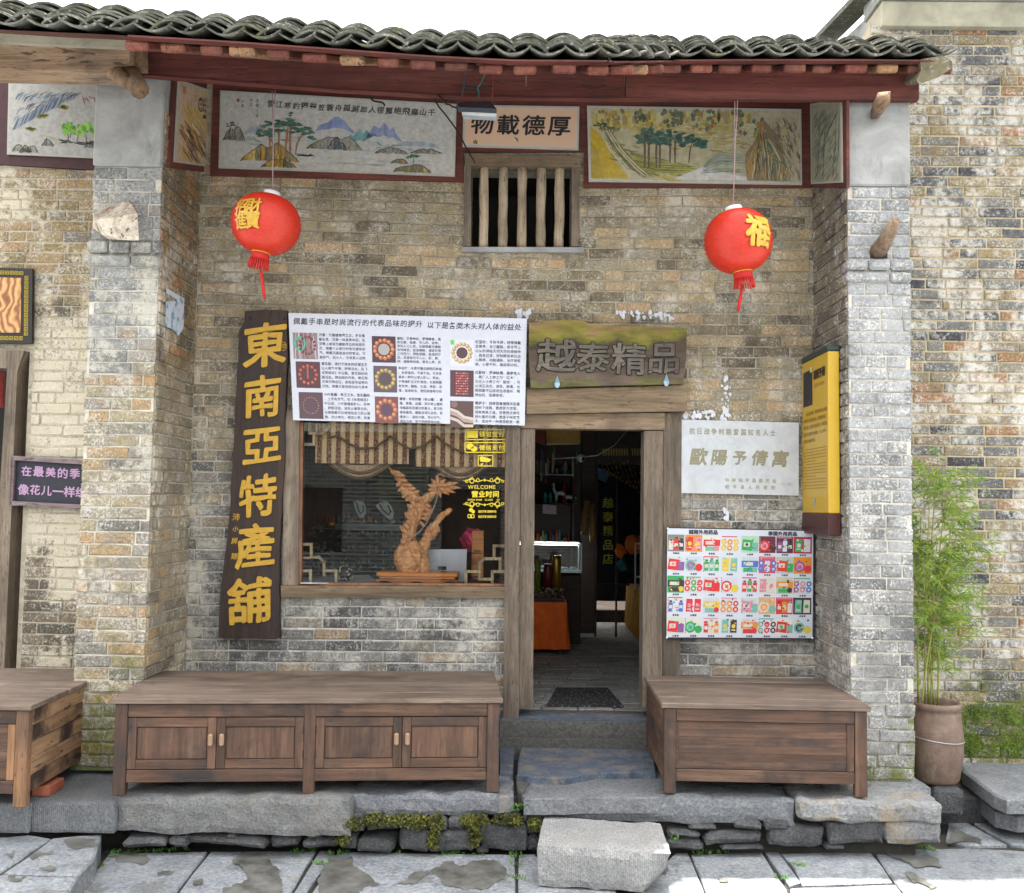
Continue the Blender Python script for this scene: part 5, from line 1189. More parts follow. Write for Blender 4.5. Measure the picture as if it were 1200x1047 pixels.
def lantern(px, py, rpx, hpx, label, chars, lon, lat, roll, top, tail):
    Y = -.88; c = P(px, py, Y); s = F_PX / (Y - CAM.y); r = rpx / s; h = hpx / s
    t = thing('red_lantern', c + Vector((0, 0, -h)), label, 'lantern', 'red silk lanterns under the eave')
    RB = Matrix.Rotation(roll, 3, 'Y'); nr = 19; mb = MB(); prof = []
    for i in range(nr * 2 + 1):
        a = -math.pi / 2 * .86 + math.pi * .86 * i / (nr * 2); rr = r * math.cos(a) ** .86; zz = h * math.sin(a) / math.sin(math.pi / 2 * .86)
        prof.append((rr * (1.0 if i % 2 == 0 else .935), zz))
    mb.lathe((0, 0, 0), prof, 40); mb.v = [c + RB @ v for v in mb.v]; mb.build('silk_shade', M['silk'], t)
    for i in range(2, nr * 2 - 1, 2):   # wire ribs under the silk
        pass
    mb = MB(); mb.lathe((0, 0, 0), [(.055, h * .97), (.06, h + .0), (.055, h + .028), (.02, h + .034)], 20); mb.v = [c + RB @ v for v in mb.v]; mb.build('top_cap', M['white_paint'], t)
    mb = MB(); mb.lathe((0, 0, 0), [(.02, -h * .93), (.062, -h * .97), (.064, -h - .05)], 24); 
    for k in range(26): a = 2 * math.pi * k / 26; q = Vector((.06 * math.cos(a), .06 * math.sin(a), -h - .045)); mb.tube([q, q + Vector((math.cos(a) * .006, 0, -.04)), q + Vector((math.cos(a) * .008 + jit(.004), 0, -.055 - random.uniform(0, .02)))], .0055, 4)
    mb.v = [c + RB @ v for v in mb.v]; mb.build('fringe_collar', M['tassel'], t)
    mb = MB(); mb.lathe((0, 0, 0), [(.02, -h * .965), (.066, -h * .985), (.067, -h - .004), (.05, -h - .006)], 24); mb.v = [c + RB @ v for v in mb.v]; mb.build('gold_band', M['lantern_gold'], t)
    mb = MB(); e = c + RB @ Vector((0, 0, -h - .05)); e2 = P(px - 2 + (2 if px > 600 else 0), tail, Y)
    mb.tube([e, e.lerp(e2, .35)], .004, 5); q = e.lerp(e2, .30); mb.tube([q, q.lerp(e2, .1), q.lerp(e2, .2)], [.009, .013, .009], 7); mb.tube([q.lerp(e2, .2), q.lerp(e2, .4), e2], [.008, .012, .011], 7); mb.build('tassel', M['tassel'], t)
    # gold characters wrapped on the silk
    mb = MB()
    for (ch, u, v, s_, off, sx) in chars:
        for gi, (vs, fs, wide) in enumerate(glyphs(ch, off)):
          o = []
          for a, b in vs:
            X = (u + (a - .5) * s_ * sx); Zv = (v + (b - .38) * s_); cr, sr = math.cos(lat), math.sin(lat); X, Zv = X * cr - Zv * sr, X * sr + Zv * cr
            th = lon + X / r; zz = max(-h * .9, min(h * .9, Zv)); an = math.asin(zz * math.sin(math.pi / 2 * .86) / h); rr = r * math.cos(an) ** .86 + .006 + gi * .0004
            o.append(c + RB @ Vector((rr * math.sin(th), -rr * math.cos(th), zz)))
          mb.add(o, fs)
    ob = mb.build('gold_characters', M['lantern_gold'], t)
    tp = P(*top, Y); mb = MB(); a = c + RB @ Vector((0, 0, h + .03)); mid = a.lerp(tp, .55) + Vector((.006, 0, 0)); mb.tube([a, a.lerp(tp, .3) + Vector((.004, 0, 0)), mid, tp], .0035, 5); mb.tube([mid, mid.lerp(tp, .5) + Vector((.012, 0, 0)), tp + Vector((.02, .0, .01))], .003, 5); mb.tube([a + Vector((-.03, 0, -.01)), a + Vector((0, 0, .03)), a + Vector((.03, 0, -.01))], .002, 4); mb.build('hanging_cord', M['string'], t)
    return t
lantern(312, 263, 41.5, 35, 'left red silk lantern with an intertwined gold blessing on its upper left', [('招', -.052, .05, .118, .03, .9), ('財', .042, .052, .118, .03, .9), ('進', -.05, -.045, .118, .03, .9), ('寶', .042, -.045, .118, .03, .9)], -.30, .12, .16, (319, 107), 350)
lantern(865, 283, 40.5, 37, 'right red silk lantern with a single tilted gold character on its upper right', [('福', 0, 0.01, .225, .042, .9)], .44, -.12, -.14, (861, 119), 365)

# ------------------------------------------------------------------ floodlight and loose wires
fl_ = thing('floodlight', P(560, 128, -.95), 'small grey floodlight hanging from black wires in front of the peach plaque', 'floodlight')
mb = MB(); mb.prism([P(536, 125, -.93), P(574, 124, -.93), P(582, 133, -1.05), P(537, 131, -1.05)], (0, .01, .035)); mb.build('housing', plain('grey_aluminium', (.16, .20, .25), .4, .1, .1, 9, .4), fl_)
mb = MB(); mb.prism([P(541, 131.5, -1.04), P(582, 133.5, -1.04), P(581, 137, -1.03), P(542, 135, -1.03)], (0, .1, .012)); mb.build('lens', plain('frosted_lens', (.45, .48, .5), .3), fl_)
for k in range(0): mb = MB(); a = P(541 + k * 6, 125, -.94); mb.box(a.x - .003, a.x + .003, a.y - .10, a.y, a.z + .008, a.z + .034, .001); mb.build('fin', plain('fin_metal' + str(k), (.12, .15, .19), .4), fl_)
def wire(name, pts_, Y, r, m, label, sag=0):
    mb = MB(); q = [P(x, y, Y if not isinstance(Y, (list, tuple)) else Y[i]) for i, (x, y) in enumerate(pts_)]; o = []
    for a, b in zip(q, q[1:]):
        for k in range(4): o.append(a.lerp(b, k / 4) + Vector((jit(.003), 0, jit(.003))))
    mb.tube(o + [q[-1]], r, 6); return mb.build(name, m, None, label=label, cat='wire')
wire('black_cable', [(505, 111), (515, 126), (535, 152), (557, 192)], -.12, .006, M['wire_black'], 'black cable slanting down across the pale landscape to the barred window')
wire('black_cable', [(514, 112), (523, 122), (538, 128)], [-.88, -.9, -.93], .006, M['wire_black'], 'short black cable running into the left end of the floodlight')
wire('black_cable', [(428, 108), (437, 118), (449, 121), (451, 124)], -.2, .007, M['wire_black'], 'curled black cable end over the middle of the pale landscape')
wire('green_wire', [(573, 79), (566, 92), (560, 103), (561, 114)], -1.04, .004, M['wire_green'], 'thin green wire hanging down the front of the red beam')
wire('dark_wire', [(543, 76), (544, 95), (542, 112)], -1.03, .004, plain('blue_black_wire', (.03, .06, .08)), 'thin blue-grey wire left of the green one on the red beam')
wire('red_wire', [(577, 78), (578, 95), (577, 114)], -1.03, .0035, M['wire_red'], 'thin red wire hanging right of the green one on the red beam')
wire('tie_wire', [(541, 102), (560, 103.5), (578, 102)], -1.02, .007, M['wire_black'], 'black wire strung level across the red beam behind the green wire')

# ------------------------------------------------------------------ cabinets used as benches
PEGS = []
def cabinet(loc, rz, W, D, H, label, doors, side_planks=None, panel=False, mats=None):
    t = thing('wooden_cabinet', loc, label, 'cabinet', rz=rz); mx, mz, mt_ = mats or (M['cab_x'], M['cab_z'], M['cab_top'])
    leg = .075; fh = .075
    def B(nm, m, x0, x1, y0, y1, z0, z1, bev=.004, par=None): mb = MB(); mb.box(x0, x1, y0, y1, z0, z1, bev); return mb.build(nm, m, par or t, world=False) if par is None else mb_child(mb, nm, m, par)
    def mb_child(mb, nm, m, par):
        I = (Matrix.Translation(par.location)).inverted(); mb.v = [I @ v for v in mb.v]; return mb.build(nm, m, par, world=False)
    # local frame: origin front left bottom, x right, y back
    np_ = 5
    for k in range(np_):
        a = D * k / np_; B('top_board', mt_, -.02, W + .02, a - .02 + .001, a + D / np_ - .02, H - .032 + jit(.001), H + jit(.0015), .004)
    for x in (0, W - leg):
        B('leg', mz, x, x + leg, 0, .06, 0, H - .034); B('leg', mz, x, x + leg, D - .07, D - .01, 0, H - .034)
    if doors: B('leg', mz, W / 2 - .035, W / 2 + .035, .003, .06, 0, H - .036)
    B('bottom_rail', mx, leg + .001, W - leg - .001, .008, .04, fh + .0, fh + .075); B('top_rail', mx, leg + .001, W - leg - .001, .006, .04, H - .115, H - .036)
    mb = MB(); mb.box(.012, W - .012, .045, D - .03, fh + .02, H - .036, .002); mb.build('carcass', mx, t, world=False)
    if doors:
        z0, z1 = fh + .08, H - .12
        cells = []; half = (W / 2 - .036 - leg); 
        for b0 in (leg + .002, W / 2 + .037):
            cells += [(b0, b0 + half / 2 - .002, 1), (b0 + half / 2 + .002, b0 + half - .003, -1)]
        for x0, x1, hs in cells:
            st = .052
            d = B('door', mz, x0, x1, .024, .043, z0, z1, .002)
            for a, b in ((x0, x0 + st), (x1 - st, x1)): B('stile', mz, a, b, .010, .026, z0, z1, .002, d)
            for a, b in ((z0, z0 + .055), (z1 - .055, z1)): B('rail', mx, x0 + st + .001, x1 - st - .001, .011, .026, a, b, .002, d)
            B('raised_panel', mz, x0 + st + .006, x1 - st - .006, .017, .026, z0 + .060, z1 - .060, .004, d)
            hx = x1 - .032 if hs > 0 else x0 + .032
            mb = MB(); mb.box(hx - .014, hx + .014, -.014, .012, z1 - .17, z1 - .095, .008); mb_child(mb, 'handle', M['handle'], d)
            ex = x0 if hs > 0 else x1
            for zz in (z0 + .06, z1 - .1): mb = MB(); mb.box(ex - .004, ex + .004, .004, .012, zz, zz + .05, .001); mb_child(mb, 'hinge', M['iron'], d)
    elif panel:
        z0, z1 = fh + .078, H - .118; k = 6
        B('bevel', mx, leg + .002, W - leg - .002, .02, .045, z0, z1, .002)
        for i in range(k): a = z0 + (z1 - z0) * i / k; B('panel_board', M['cab_x'], leg + .018, W - leg - .018, .026 - .008, .034, a + .0003 + (.012 if i == 0 else 0), a + (z1 - z0) / k - .0003 - (.012 if i == k - 1 else 0), .0012)
        B('stile_strip', mz, W - leg - .05, W - leg - .004, .010, .03, z0, z1, .003)
    # right and left sides
    for sx, x in ((1, W - .012), (-1, 0)):
        n = 5
        for i in range(n):
            a = fh + .0 + (H - .036 - fh) * i / n
            B('side_board', side_planks or mx, x, x + .012 - .0, .062, D - .072, a + .0015, a + (H - .036 - fh) / n - .0015, .002)
    return t
M['handle'] = plain('pale_worn_handle', (.30, .19, .12), .5)
def place_between(a, b): d = (b - a); return math.atan2(d.y, d.x), math.hypot(d.x, d.y)
a, b = PZ(131, 933, 0), PZ(584, 929, 0); rz, W = place_between(a, b)
cabinet(a, rz, W, 1.02, .585, 'long low brown cabinet with four panelled doors under the display window', True)
a, b = PZ(778, 930, 0), PZ(1017, 935, 0); rz, W = place_between(a, b)
cabinet(a, rz, W, 1.0, .565, 'shorter low brown cabinet with a plain panelled front, right of the doorway', False, None, True)
a = PZ(27, 948, -.03); M['cab2'] = wood('orange_stile', [(.20, .10, .05), (.33, .18, .09)], 'z', 8, .65)
b = PZ(-130, 948, -.03)
t3 = cabinet(Vector((b.x, a.y + .0, -.03)), R(1.5), (a - b).length, 1.30, .60, 'rough brown cabinet with smoke-stained side planks, cut by the left edge', False, M['crate_side'], True, (M['cab_x'], M['cab2'], M['cab_top']))

# ------------------------------------------------------------------ stones of the plinth and the steps
def stone_mat(name, c1, c2, sc=7, stain=(.10, .09, .07), st=.0, chis=None, bst=.8, warm=0.0):
    g = G(name); p = g.pos(); n = g.noise(p, sc, 6, .7, .4); n2 = g.noise(p, sc * 8, 5, .75); c = g.mix(g.mr(n, .3, .7), c1, c2)
    v = g.mr(n2, .32, .68, .55, 1.4); c = g.mix(1.0, c, g.nd('ShaderNodeCombineColor', {0: v, 1: v, 2: v}).outputs[0], 'MULTIPLY')
    c = g.mix(g.mr(g.noise(p, 75, 4, .75), .58, .66, 0, .3), c, (.5, .5, .48))
    t = g.mr(g.rnd(), 0, 1, .82, 1.14); c = g.mix(1.0, c, g.nd('ShaderNodeCombineColor', {0: t, 1: t, 2: t}).outputs[0], 'MULTIPLY')
    if st: c = g.mix(g.mr(g.noise(p, 3.4, 5, .65), .53, .62, 0, st), c, stain)
    if warm: c = g.mix(g.mr(g.noise(p, 5.2, 5, .7), .5, .64, 0, warm), c, (.40, .31, .19))
    h = g.mt('ADD', n2, g.mt('MULTIPLY', g.noise(p, sc * 20, 3, .7), .5))
    if chis: h = g.mt('ADD', h, g.mt('MULTIPLY', g.nd('ShaderNodeTexWave', {'Vector': p, 'Scale': chis[1], 'Distortion': 1.2, 'Detail': 2.0}, bands_direction=chis[0]).outputs['Fac'], chis[2]))
    h = g.mt('ADD', h, g.mt('MULTIPLY', n, 1.2))
    return g.out(c, g.mr(n, .3, .7, .55, .8), g.bump(h, bst, .026), 0, .35)
M['st_grey'] = stone_mat('grey_step_stone', (.16, .172, .19), (.27, .275, .28), 6)
M['st_chis'] = stone_mat('pitted_grey_stone', (.18, .185, .19), (.31, .305, .29), 9, bst=1.0, warm=.2)
M['st_comb'] = stone_mat('combed_grey_stone', (.16, .172, .19), (.27, .275, .275), 8, chis=('X', 26, .8))
M['st_warm'] = stone_mat('lime_stained_stone', (.18, .185, .195), (.28, .28, .27), 6, warm=.75)
M['st_blue'] = stone_mat('blue_worn_stone', (.05, .078, .13), (.20, .225, .26), 13, warm=.5)
M['st_dark'] = stone_mat('dark_rubble_stone', (.06, .062, .066), (.15, .15, .15), 8, bst=1.0)
M['st_block'] = stone_mat('pale_tooled_block', (.30, .30, .295), (.42, .415, .40), 9, chis=('X', 30, .3), warm=.12)
M['st_pave'] = stone_mat('street_flagstone', (.19, .21, .235), (.33, .345, .35), 5, (.075, .07, .06), .5)
M['st_bur'] = stone_mat('speckled_sill_stone', (.11, .115, .12), (.30, .285, .24), 34, bst=1.0)
M['earth'] = plain('dark_earth_joint', (.035, .033, .027), .95, .4, .6, 12)
GZ = -.375
YF = [(130, -1.41), (412, -1.34), (612, -1.245), (1104, -1.215)]
plinth = thing('stone_plinth', (0, -1.3, GZ), 'raised plinth of long grey stone slabs under the shop front', 'plinth')
mb = MB(); mb.box(-5.2, PZ(1095, 940, -.0).x - .06, -1.10, .32, -.62, -.06, 0); mb.build('fill', M['earth'], plinth)
yfp = PZ(600, 934, 0).y
def slab(px0, px1, ytop, ybot, z1, depth, mat, yf=None, seed=0, **k):
    """a long stone with its front top edge on the pixel row ytop"""
    f0 = PZ(px0, ytop, z1); f1 = PZ(px1, ytop, z1); y = (f0.y + f1.y) / 2 if yf is None else yf; zb = P((px0 + px1) / 2, ybot, y).z
    return rock('stone_slab', P(px0, (ytop + ybot) / 2, y).x, P(px1, (ytop + ybot) / 2, y).x, y, y + depth, zb, z1, mat, plinth, k.pop('amp', .016), k.pop('cuts', 25), k.pop('rnd', .022), seed, **k)
slab(135, 411, 934, 980, -.004, .55, M['st_chis'], seed=1)
slab(412, 601, 931, 957, -.008, .55, M['st_grey'], seed=2, amp=.024)
slab(612, 934, 935, 966, -.02, .60, M['st_grey'], seed=3, amp=.022)
slab(937, 1104, 940, 966, -.01, .62, M['st_warm'], seed=4, amp=.024)
slab(-60, 34, 941, 977, -.045, .5, M['st_comb'], seed=5, amp=.003, rnd=.008); slab(36, 134, 941, 977, -.045, .5, M['st_comb'], seed=6, amp=.003, rnd=.008)
# flat stones behind, under the cabinets and at the doorway
for (x0, x1, y0, y1, z, m, s) in ((-3.6, -2.5, -1.0, -.5, -.05, 'st_grey', 1), (-2.48, -.25, -.9, .0, -.02, 'st_grey', 2), (.85, 2.3, -.9, .0, -.012, 'st_grey', 3), (2.3, 2.72, -.9, -.5, -.006, 'st_grey', 12)):
    rock('stone_slab', x0, x1, y0, y1, z - .12, z, M[m], plinth, .006, 8, .02, s + 20)
# doorway: sill stone, its speckled riser and the worn blue stones
zs = fl; ysf = PZ(700, 846, zs).y
rock('sill_stone', PZ(585, 846, zs).x, PZ(768, 846, zs).x, ysf, .30, zs - .135, zs, M['st_bur'], plinth, .003, 14, .01, 31)
rock('worn_tread', PZ(583, 838, zs).x + .02, PZ(768, 838, zs).x, ysf + .03, .16, zs - .03, zs + .005, M['st_blue'], plinth, .002, 10, .006, 32)
zb_s = zs - .125; z1s = .035
rock('riser_block', PZ(585, 866, .03).x, PZ(768, 866, .03).x, ysf - .05, ysf + .02, -.1, zs - .118, M['st_bur'], plinth, .003, 12, .01, 33)
def zpoly(name, pxs, z, th, mat, parent, seed=0, bev=.012, amp=.004, **kw):
    """a flat stone whose outline was read off the photo, lying at height z"""
    rr = random.Random(seed); out = []
    for a, b in zip(pxs, pxs[1:] + pxs[:1]):
        n = max(1, int(math.hypot(b[0] - a[0], b[1] - a[1]) / 22))
        for k in range(n): t = k / n; out.append((a[0] + (b[0] - a[0]) * t + (rr.uniform(-1.2, 1.2) if k else 0), a[1] + (b[1] - a[1]) * t + (rr.uniform(-.5, .5) if k else 0)))
    top = [PZ(x, y, z) for x, y in out]; c = sum(top, Vector()) / len(top); ins = [p + (c - p).normalized() * bev + Vector((0, 0, rr.uniform(-.001, .001))) for p in top]
    low = [p + Vector((0, 0, -bev * .6)) for p in top]; bot = [Vector((p.x, p.y, z - th)) for p in top]; n = len(top)
    vs = ins + low + bot + [c]; fs = [[i, (i + 1) % n, 3 * n] for i in range(n)]
    if sum((a.x * b.y - b.x * a.y) for a, b in zip(top, top[1:] + top[:1])) < 0: fs = [f[::-1] for f in fs]; flip = True
    else: flip = False
    for q, r_ in ((0, n), (n, 2 * n)):
        for i in range(n): f = [q + i, r_ + i, r_ + (i + 1) % n, q + (i + 1) % n]; fs.append(f[::-1] if flip else f)
    mb = MB(); mb.add(vs, fs); return mb.build(name, mat, parent, **kw)
zpoly('blue_flag', [(612, 871), (766, 868), (768, 905), (700, 905), (660, 912), (606, 908), (607, 890)], .030, .12, M['st_blue'], plinth, 1)
zpoly('blue_flag', [(585, 872), (603, 872), (601, 905), (586, 905)], .025, .12, M['st_blue'], plinth, 2)
zpoly('blue_flag', [(585, 908), (598, 908), (602, 932), (585, 934)], -.004, .10, M['st_blue'], plinth, 3)
zpoly('blue_flag', [(622, 916), (660, 914), (768, 907), (776, 934), (614, 936)], -.016, .1, M['st_grey'], plinth, 4)
zpoly('small_stone', [(604, 908), (622, 911), (612, 930), (606, 925)], -.012, .1, M['st_bur'], plinth, 5)
# rubble under the slabs: outlines in the photo
def rubble(x0, x1, y0, y1, m='st_dark', dy=.0, seed=0):
    Y = lin(YF, x0) + .02 + dy; a = P(x0, y0, Y); b = P(x1, y1, Y)
    rr = random.Random(seed * 7 + int(x0)); Mx = Matrix.Rotation(rr.uniform(-.05, .05), 4, 'Y') @ Matrix.Rotation(rr.uniform(-.12, .12), 4, 'Z')
    return rock('rubble_stone', a.x, b.x, Y, Y + .28, b.z, a.z, M[m], plinth, min(.020, (a.z - b.z) * .16), 7, .022, int(x0), M=Mx, sc=5)
for q in [(141, 193, 983, 995), (195, 219, 981, 995), (212, 221, 979, 985), (219, 315, 981, 994), (264, 279, 978, 984), (315, 350, 980, 995), (351, 393, 984, 996), (357, 376, 979, 984), (393, 428, 952, 976), (418, 462, 983, 1001), (466, 501, 972, 1000), (500, 523, 976, 1000), (517, 557, 973, 1001), (525, 545, 959, 974), (565, 620, 968, 999), (556, 572, 994, 1001), (596, 612, 956, 968), (617, 634, 980, 1000), (398, 417, 978, 996), (430, 470, 958, 975), (548, 570, 957, 990), (500, 523, 958, 976), (612, 640, 958, 980),
          (785, 824, 974, 984), (808, 842, 966, 974), (824, 894, 976, 992), (785, 827, 985, 999), (862, 896, 963, 974), (896, 925, 961, 975), (898, 967, 968, 995), (970, 1037, 962, 992), (1038, 1105, 960, 993), (842, 895, 991, 998), (965, 990, 990, 998)]:
    rubble(*q, m='st_warm' if q[0] == 1038 else 'st_dark', seed=3)

# ------------------------------------------------------------------ street
street = thing('street_paving', (0, -2, GZ), 'pale grey flagstones of the street with dark damp patches', kind='structure')
mb = MB(); n_ = 60.0
mb.add([(-n_, -14, GZ - .02), (n_, -14, GZ - .02), (n_, 1.4, GZ - .02), (-n_, 1.4, GZ - .02)], [[0, 1, 2, 3]]); mb.build('bed', M['earth'], street)
g0 = MB(); g0.add([(-150, -150, GZ - .05), (150, -150, GZ - .05), (150, 150, GZ - .05), (-150, 150, GZ - .05)], [[0, 1, 2, 3]]); g0.build('ground', plain('far_ground', (.12, .115, .10), .9), None, kind='structure')
flags = [[(128, 1000), (243, 998), (205, 1047), (196, 1062), (82, 1062)], [(247, 998), (371, 997), (330, 1062), (200, 1062), (209, 1047)], [(375, 997), (392, 997), (350, 1062), (334, 1062)], [(396, 998), (603, 1002), (604, 1066), (355, 1066)],
         [(608, 1001), (626, 1001), (640, 1028), (720, 1038), (728, 1066), (608, 1066)], [(792, 1000), (806, 999), (824, 1042), (832, 1068), (740, 1068), (745, 1040)], [(809, 1001), (893, 999), (922, 1042), (925, 1066), (835, 1068), (826, 1042)], [(896, 998), (912, 998), (930, 1022), (938, 1034), (925, 1038)],
         [(915, 1000), (1019, 997), (1046, 1034), (940, 1037), (930, 1015)], [(926, 1041), (1050, 1037), (1072, 1066), (930, 1066)], [(1023, 996), (1130, 994), (1260, 1000), (1300, 1030), (1300, 1066), (1078, 1066), (1050, 1036)], [(1112, 962), (1128, 961), (1180, 990), (1130, 991), (1108, 985)], [(1133, 960), (1190, 962), (1260, 975), (1260, 996), (1184, 989)]]
for i, f in enumerate(flags): zpoly('flagstone', f, GZ + random.uniform(0, .006), .06, M['st_pave'], street, i, .010)
# row upon row towards the camera, beyond the picture's lower edge
y = PZ(600, 1068, GZ).y - .01; r_ = 0
while y > -13:
    d = random.uniform(.5, .8); x = -5.5 + random.uniform(0, .4)
    while x < 5.5:
        w = random.uniform(.6, 1.2)
        if y > -6: mb = MB(); mb.box(x, x + w - .015, y - d + .015, y, GZ - .06, GZ + random.uniform(0, .006), .01); mb.build('flagstone', M['st_pave'], street)
        x += w
    y -= d
    if y < -6: break
mb = MB(); mb.box(-60, 60, -13.5, y - .01, GZ - .06, GZ, .01); mb.build('far_flags', M['st_pave'], street)
for sx in (-1, 1):
    mb = MB(); mb.box(5.7 * sx, 60 * sx, -8, -1.6, GZ - .06, GZ + .002, .01); mb.build('side_flags', M['st_pave'], street)
# raised paving at the left: three tilted slabs
zl_ = GZ + .13
for i, f in enumerate(([(-60, 986), (35, 978), (60, 982), (0, 1022), (-60, 1040)], [(62, 982), (119, 977), (110, 1008), (92, 1025), (4, 1023)], [(-60, 1044), (2, 1025), (91, 1028), (70, 1062), (-60, 1075)])):
    zpoly('raised_flagstone', f, zl_, .16, M['st_pave'], street, 40 + i, .016)
M['st_side'] = M['st_dark']
# damp patches with their own outlines
g = G('damp_stone'); pp = g.pos(); n = g.noise(pp, 8, 5, .6); M['damp'] = g.out(g.mix(g.mr(n, .35, .65), (.06, .058, .05), (.15, .15, .135)), .35, g.bump(g.noise(pp, 60, 4, .7), .3, .004), 0, .5)
def damp(pts_, z=GZ + .0085):
    out = list(pts_)
    for it in range(4):
        n2 = []
        for a, b in zip(out, out[1:] + out[:1]):
            L = math.hypot(b[0] - a[0], b[1] - a[1]); n2 += [a, ((a[0] + b[0]) / 2 + jit(L * .24), (a[1] + b[1]) / 2 + jit(L * .13))]
        out = n2
    v = [PZ(x, y, z) for x, y in out]; c = sum(v, Vector()) / len(v); mb = MB(); bm = bmesh.new(); vv = [bm.verts.new(p) for p in v]; f = bm.faces.new(vv); res = bmesh.ops.triangulate(bm, faces=[f])
    bm.verts.index_update(); mb.add([tuple(q.co) for q in bm.verts], [[q.index for q in ff.verts] for ff in bm.faces]); bm.free(); mb.build('damp_patch', M['damp'], street)
for d in ([(386, 1003), (412, 1003), (428, 1022), (446, 1036), (420, 1046), (396, 1056), (372, 1050), (376, 1025)], [(503, 1020), (520, 1010), (548, 1013), (572, 1008), (594, 1020), (590, 1030), (572, 1042), (545, 1044), (520, 1036)], [(272, 1008), (290, 1001), (312, 1001), (318, 1012), (328, 1022), (330, 1038), (316, 1060), (250, 1060), (262, 1040), (290, 1030), (284, 1016)],
          [(126, 1004), (160, 1001), (176, 1006), (168, 1013), (138, 1011)], [(184, 1023), (205, 1021), (202, 1025), (186, 1027)], [(840, 1028), (852, 1028), (854, 1032), (844, 1034)], [(1060, 1022), (1078, 1028), (1098, 1038), (1090, 1042), (1070, 1034)], [(1038, 1000), (1100, 1006), (1104, 1016), (1060, 1010)], [(1116, 975), (1150, 984), (1150, 990), (1112, 989)], [(456, 1040), (478, 1030), (502, 1021), (504, 1024), (476, 1037)], [(225, 1032), (238, 1030), (236, 1036), (226, 1036)]): damp(d)
for d in ([(74, 985), (90, 983), (112, 985), (110, 992), (92, 995), (78, 990)], [(34, 1004), (60, 996), (64, 1000), (38, 1010)], [(46, 1017), (66, 1017), (62, 1022), (48, 1021)], [(10, 1026), (30, 1026), (26, 1032), (12, 1033)], [(6, 1000), (18, 997), (14, 1006)]): damp(d, zl_ + .003)

# the loose block in front of the step
bt = -.14; c4 = [PZ(636, 956, bt), PZ(777, 964, bt), PZ(789, 1001, bt), PZ(629, 991, bt)]
blk = thing('stone_block', PZ(705, 1010, GZ), 'big loose pale stone block lying on the street before the doorway', 'block')
bm = bmesh.new()
def bil(u, v, w):
    t = c4[0].lerp(c4[1], u); b = c4[3].lerp(c4[2], u); p = t.lerp(b, v); return Vector((p.x, p.y, bt + (GZ + .005 - bt) * w))
NU, NV, NW = 16, 7, 5; faces = []
def face_grid(f, n, m):
    vs = [[f(i / n, j / m) for j in range(m + 1)] for i in range(n + 1)]; return [[vs[i][j], vs[i + 1][j], vs[i + 1][j + 1], vs[i][j + 1]] for i in range(n) for j in range(m)]
fg = face_grid(lambda u, v: (u, v, 0), NU, NV) + face_grid(lambda u, w: (u, 1, w), NU, NW) + face_grid(lambda v, w: (1, v, w), NV, NW) + face_grid(lambda v, w: (0, v, w), NV, NW) + face_grid(lambda u, w: (u, 0, w), NU, NW) + face_grid(lambda u, v: (u, v, 1), NU, NV)
cache = {}
for quad_ in fg:
    vv = []
    for (u, v, w) in quad_:
        k = (round(u, 4), round(v, 4), round(w, 4))
        if k not in cache:
            uu = u; vv_ = v
            if w > 0 and u > .82: uu = u - .0 ; 
            p = bil(uu, v, w)
            if u > .8 and v > .5: p += Vector((-.12 * w * (u - .8) * 5 * (v - .5) * 2, .10 * w * (u - .8) * 5, 0))
            cc_ = bil(.5, .5, .5); q = p + mnoise.noise_vector(p * 6) * .010 + mnoise.noise_vector(p * 22) * .005
            edge = sum(1 for t in (u, v, w) if t in (0.0, 1.0) or t < .001 or t > .999)
            if edge >= 2: q += (cc_ - q).normalized() * (.010 + .014 * abs(mnoise.noise(p * 14)))
            cache[k] = bm.verts.new(q)
        vv.append(cache[k])
    try: bm.faces.new(vv)
    except ValueError: pass
bmesh.ops.recalc_face_normals(bm, faces=bm.faces[:]); me = bpy.data.meshes.new('block'); bm.to_mesh(me); bm.free()
o = link('body', me, M['st_block'], blk, (0, 0, 0)); me.transform(Matrix.Translation(-blk.location))
# tilt of the top: a shade, so that it is not dead level

# ------------------------------------------------------------------ moss and weeds
def moss(name, spots, mat, n, s, label, kind='stuff', size=(.006, .016), fl=1.0):
    mb = MB()
    for (c, r3) in spots:
        for k in range(n):
            d = Vector((jit(1), jit(1), jit(1))); 
            if d.length > 1: continue
            p = c + Vector((d.x * r3.x, d.y * r3.y, d.z * r3.z)); q = random.uniform(*size); a = Vector((jit(1), jit(1), jit(1))).normalized() * q; b = Vector((jit(1), jit(1), jit(1) + .5)).normalized() * q; a.y *= fl; b.y *= fl
            mb.add([p, p + a, p + a + b, p + b], [[0, 1, 2, 3]])
    return mb.build(name, mat, None, label=label, cat='moss', kind=kind)
def leafmat(name, c1, c2, tr=.3, sc=3):
    g = G(name); pp = g.pos(); n = g.noise(pp, sc, 4, .6); c = g.mix(g.mr(n, .35, .65), c1, c2); m = g.nd('ShaderNodeBsdfPrincipled', {'Base Color': c, 'Roughness': .6, 'Specular IOR Level': .3}); t = g.nd('ShaderNodeBsdfTranslucent', {'Color': c})
    x = g.nd('ShaderNodeMixShader', {0: tr, 1: m.outputs[0], 2: t.outputs[0]}); g.nd('ShaderNodeOutputMaterial', {0: x.outputs[0]}); return g.m
M['moss'] = leafmat('moss_green', (.05, .055, .015), (.15, .15, .03), .1, 12); M['weed'] = leafmat('weed_green', (.07, .19, .03), (.14, .30, .05), .3, 9)
sp_ = []
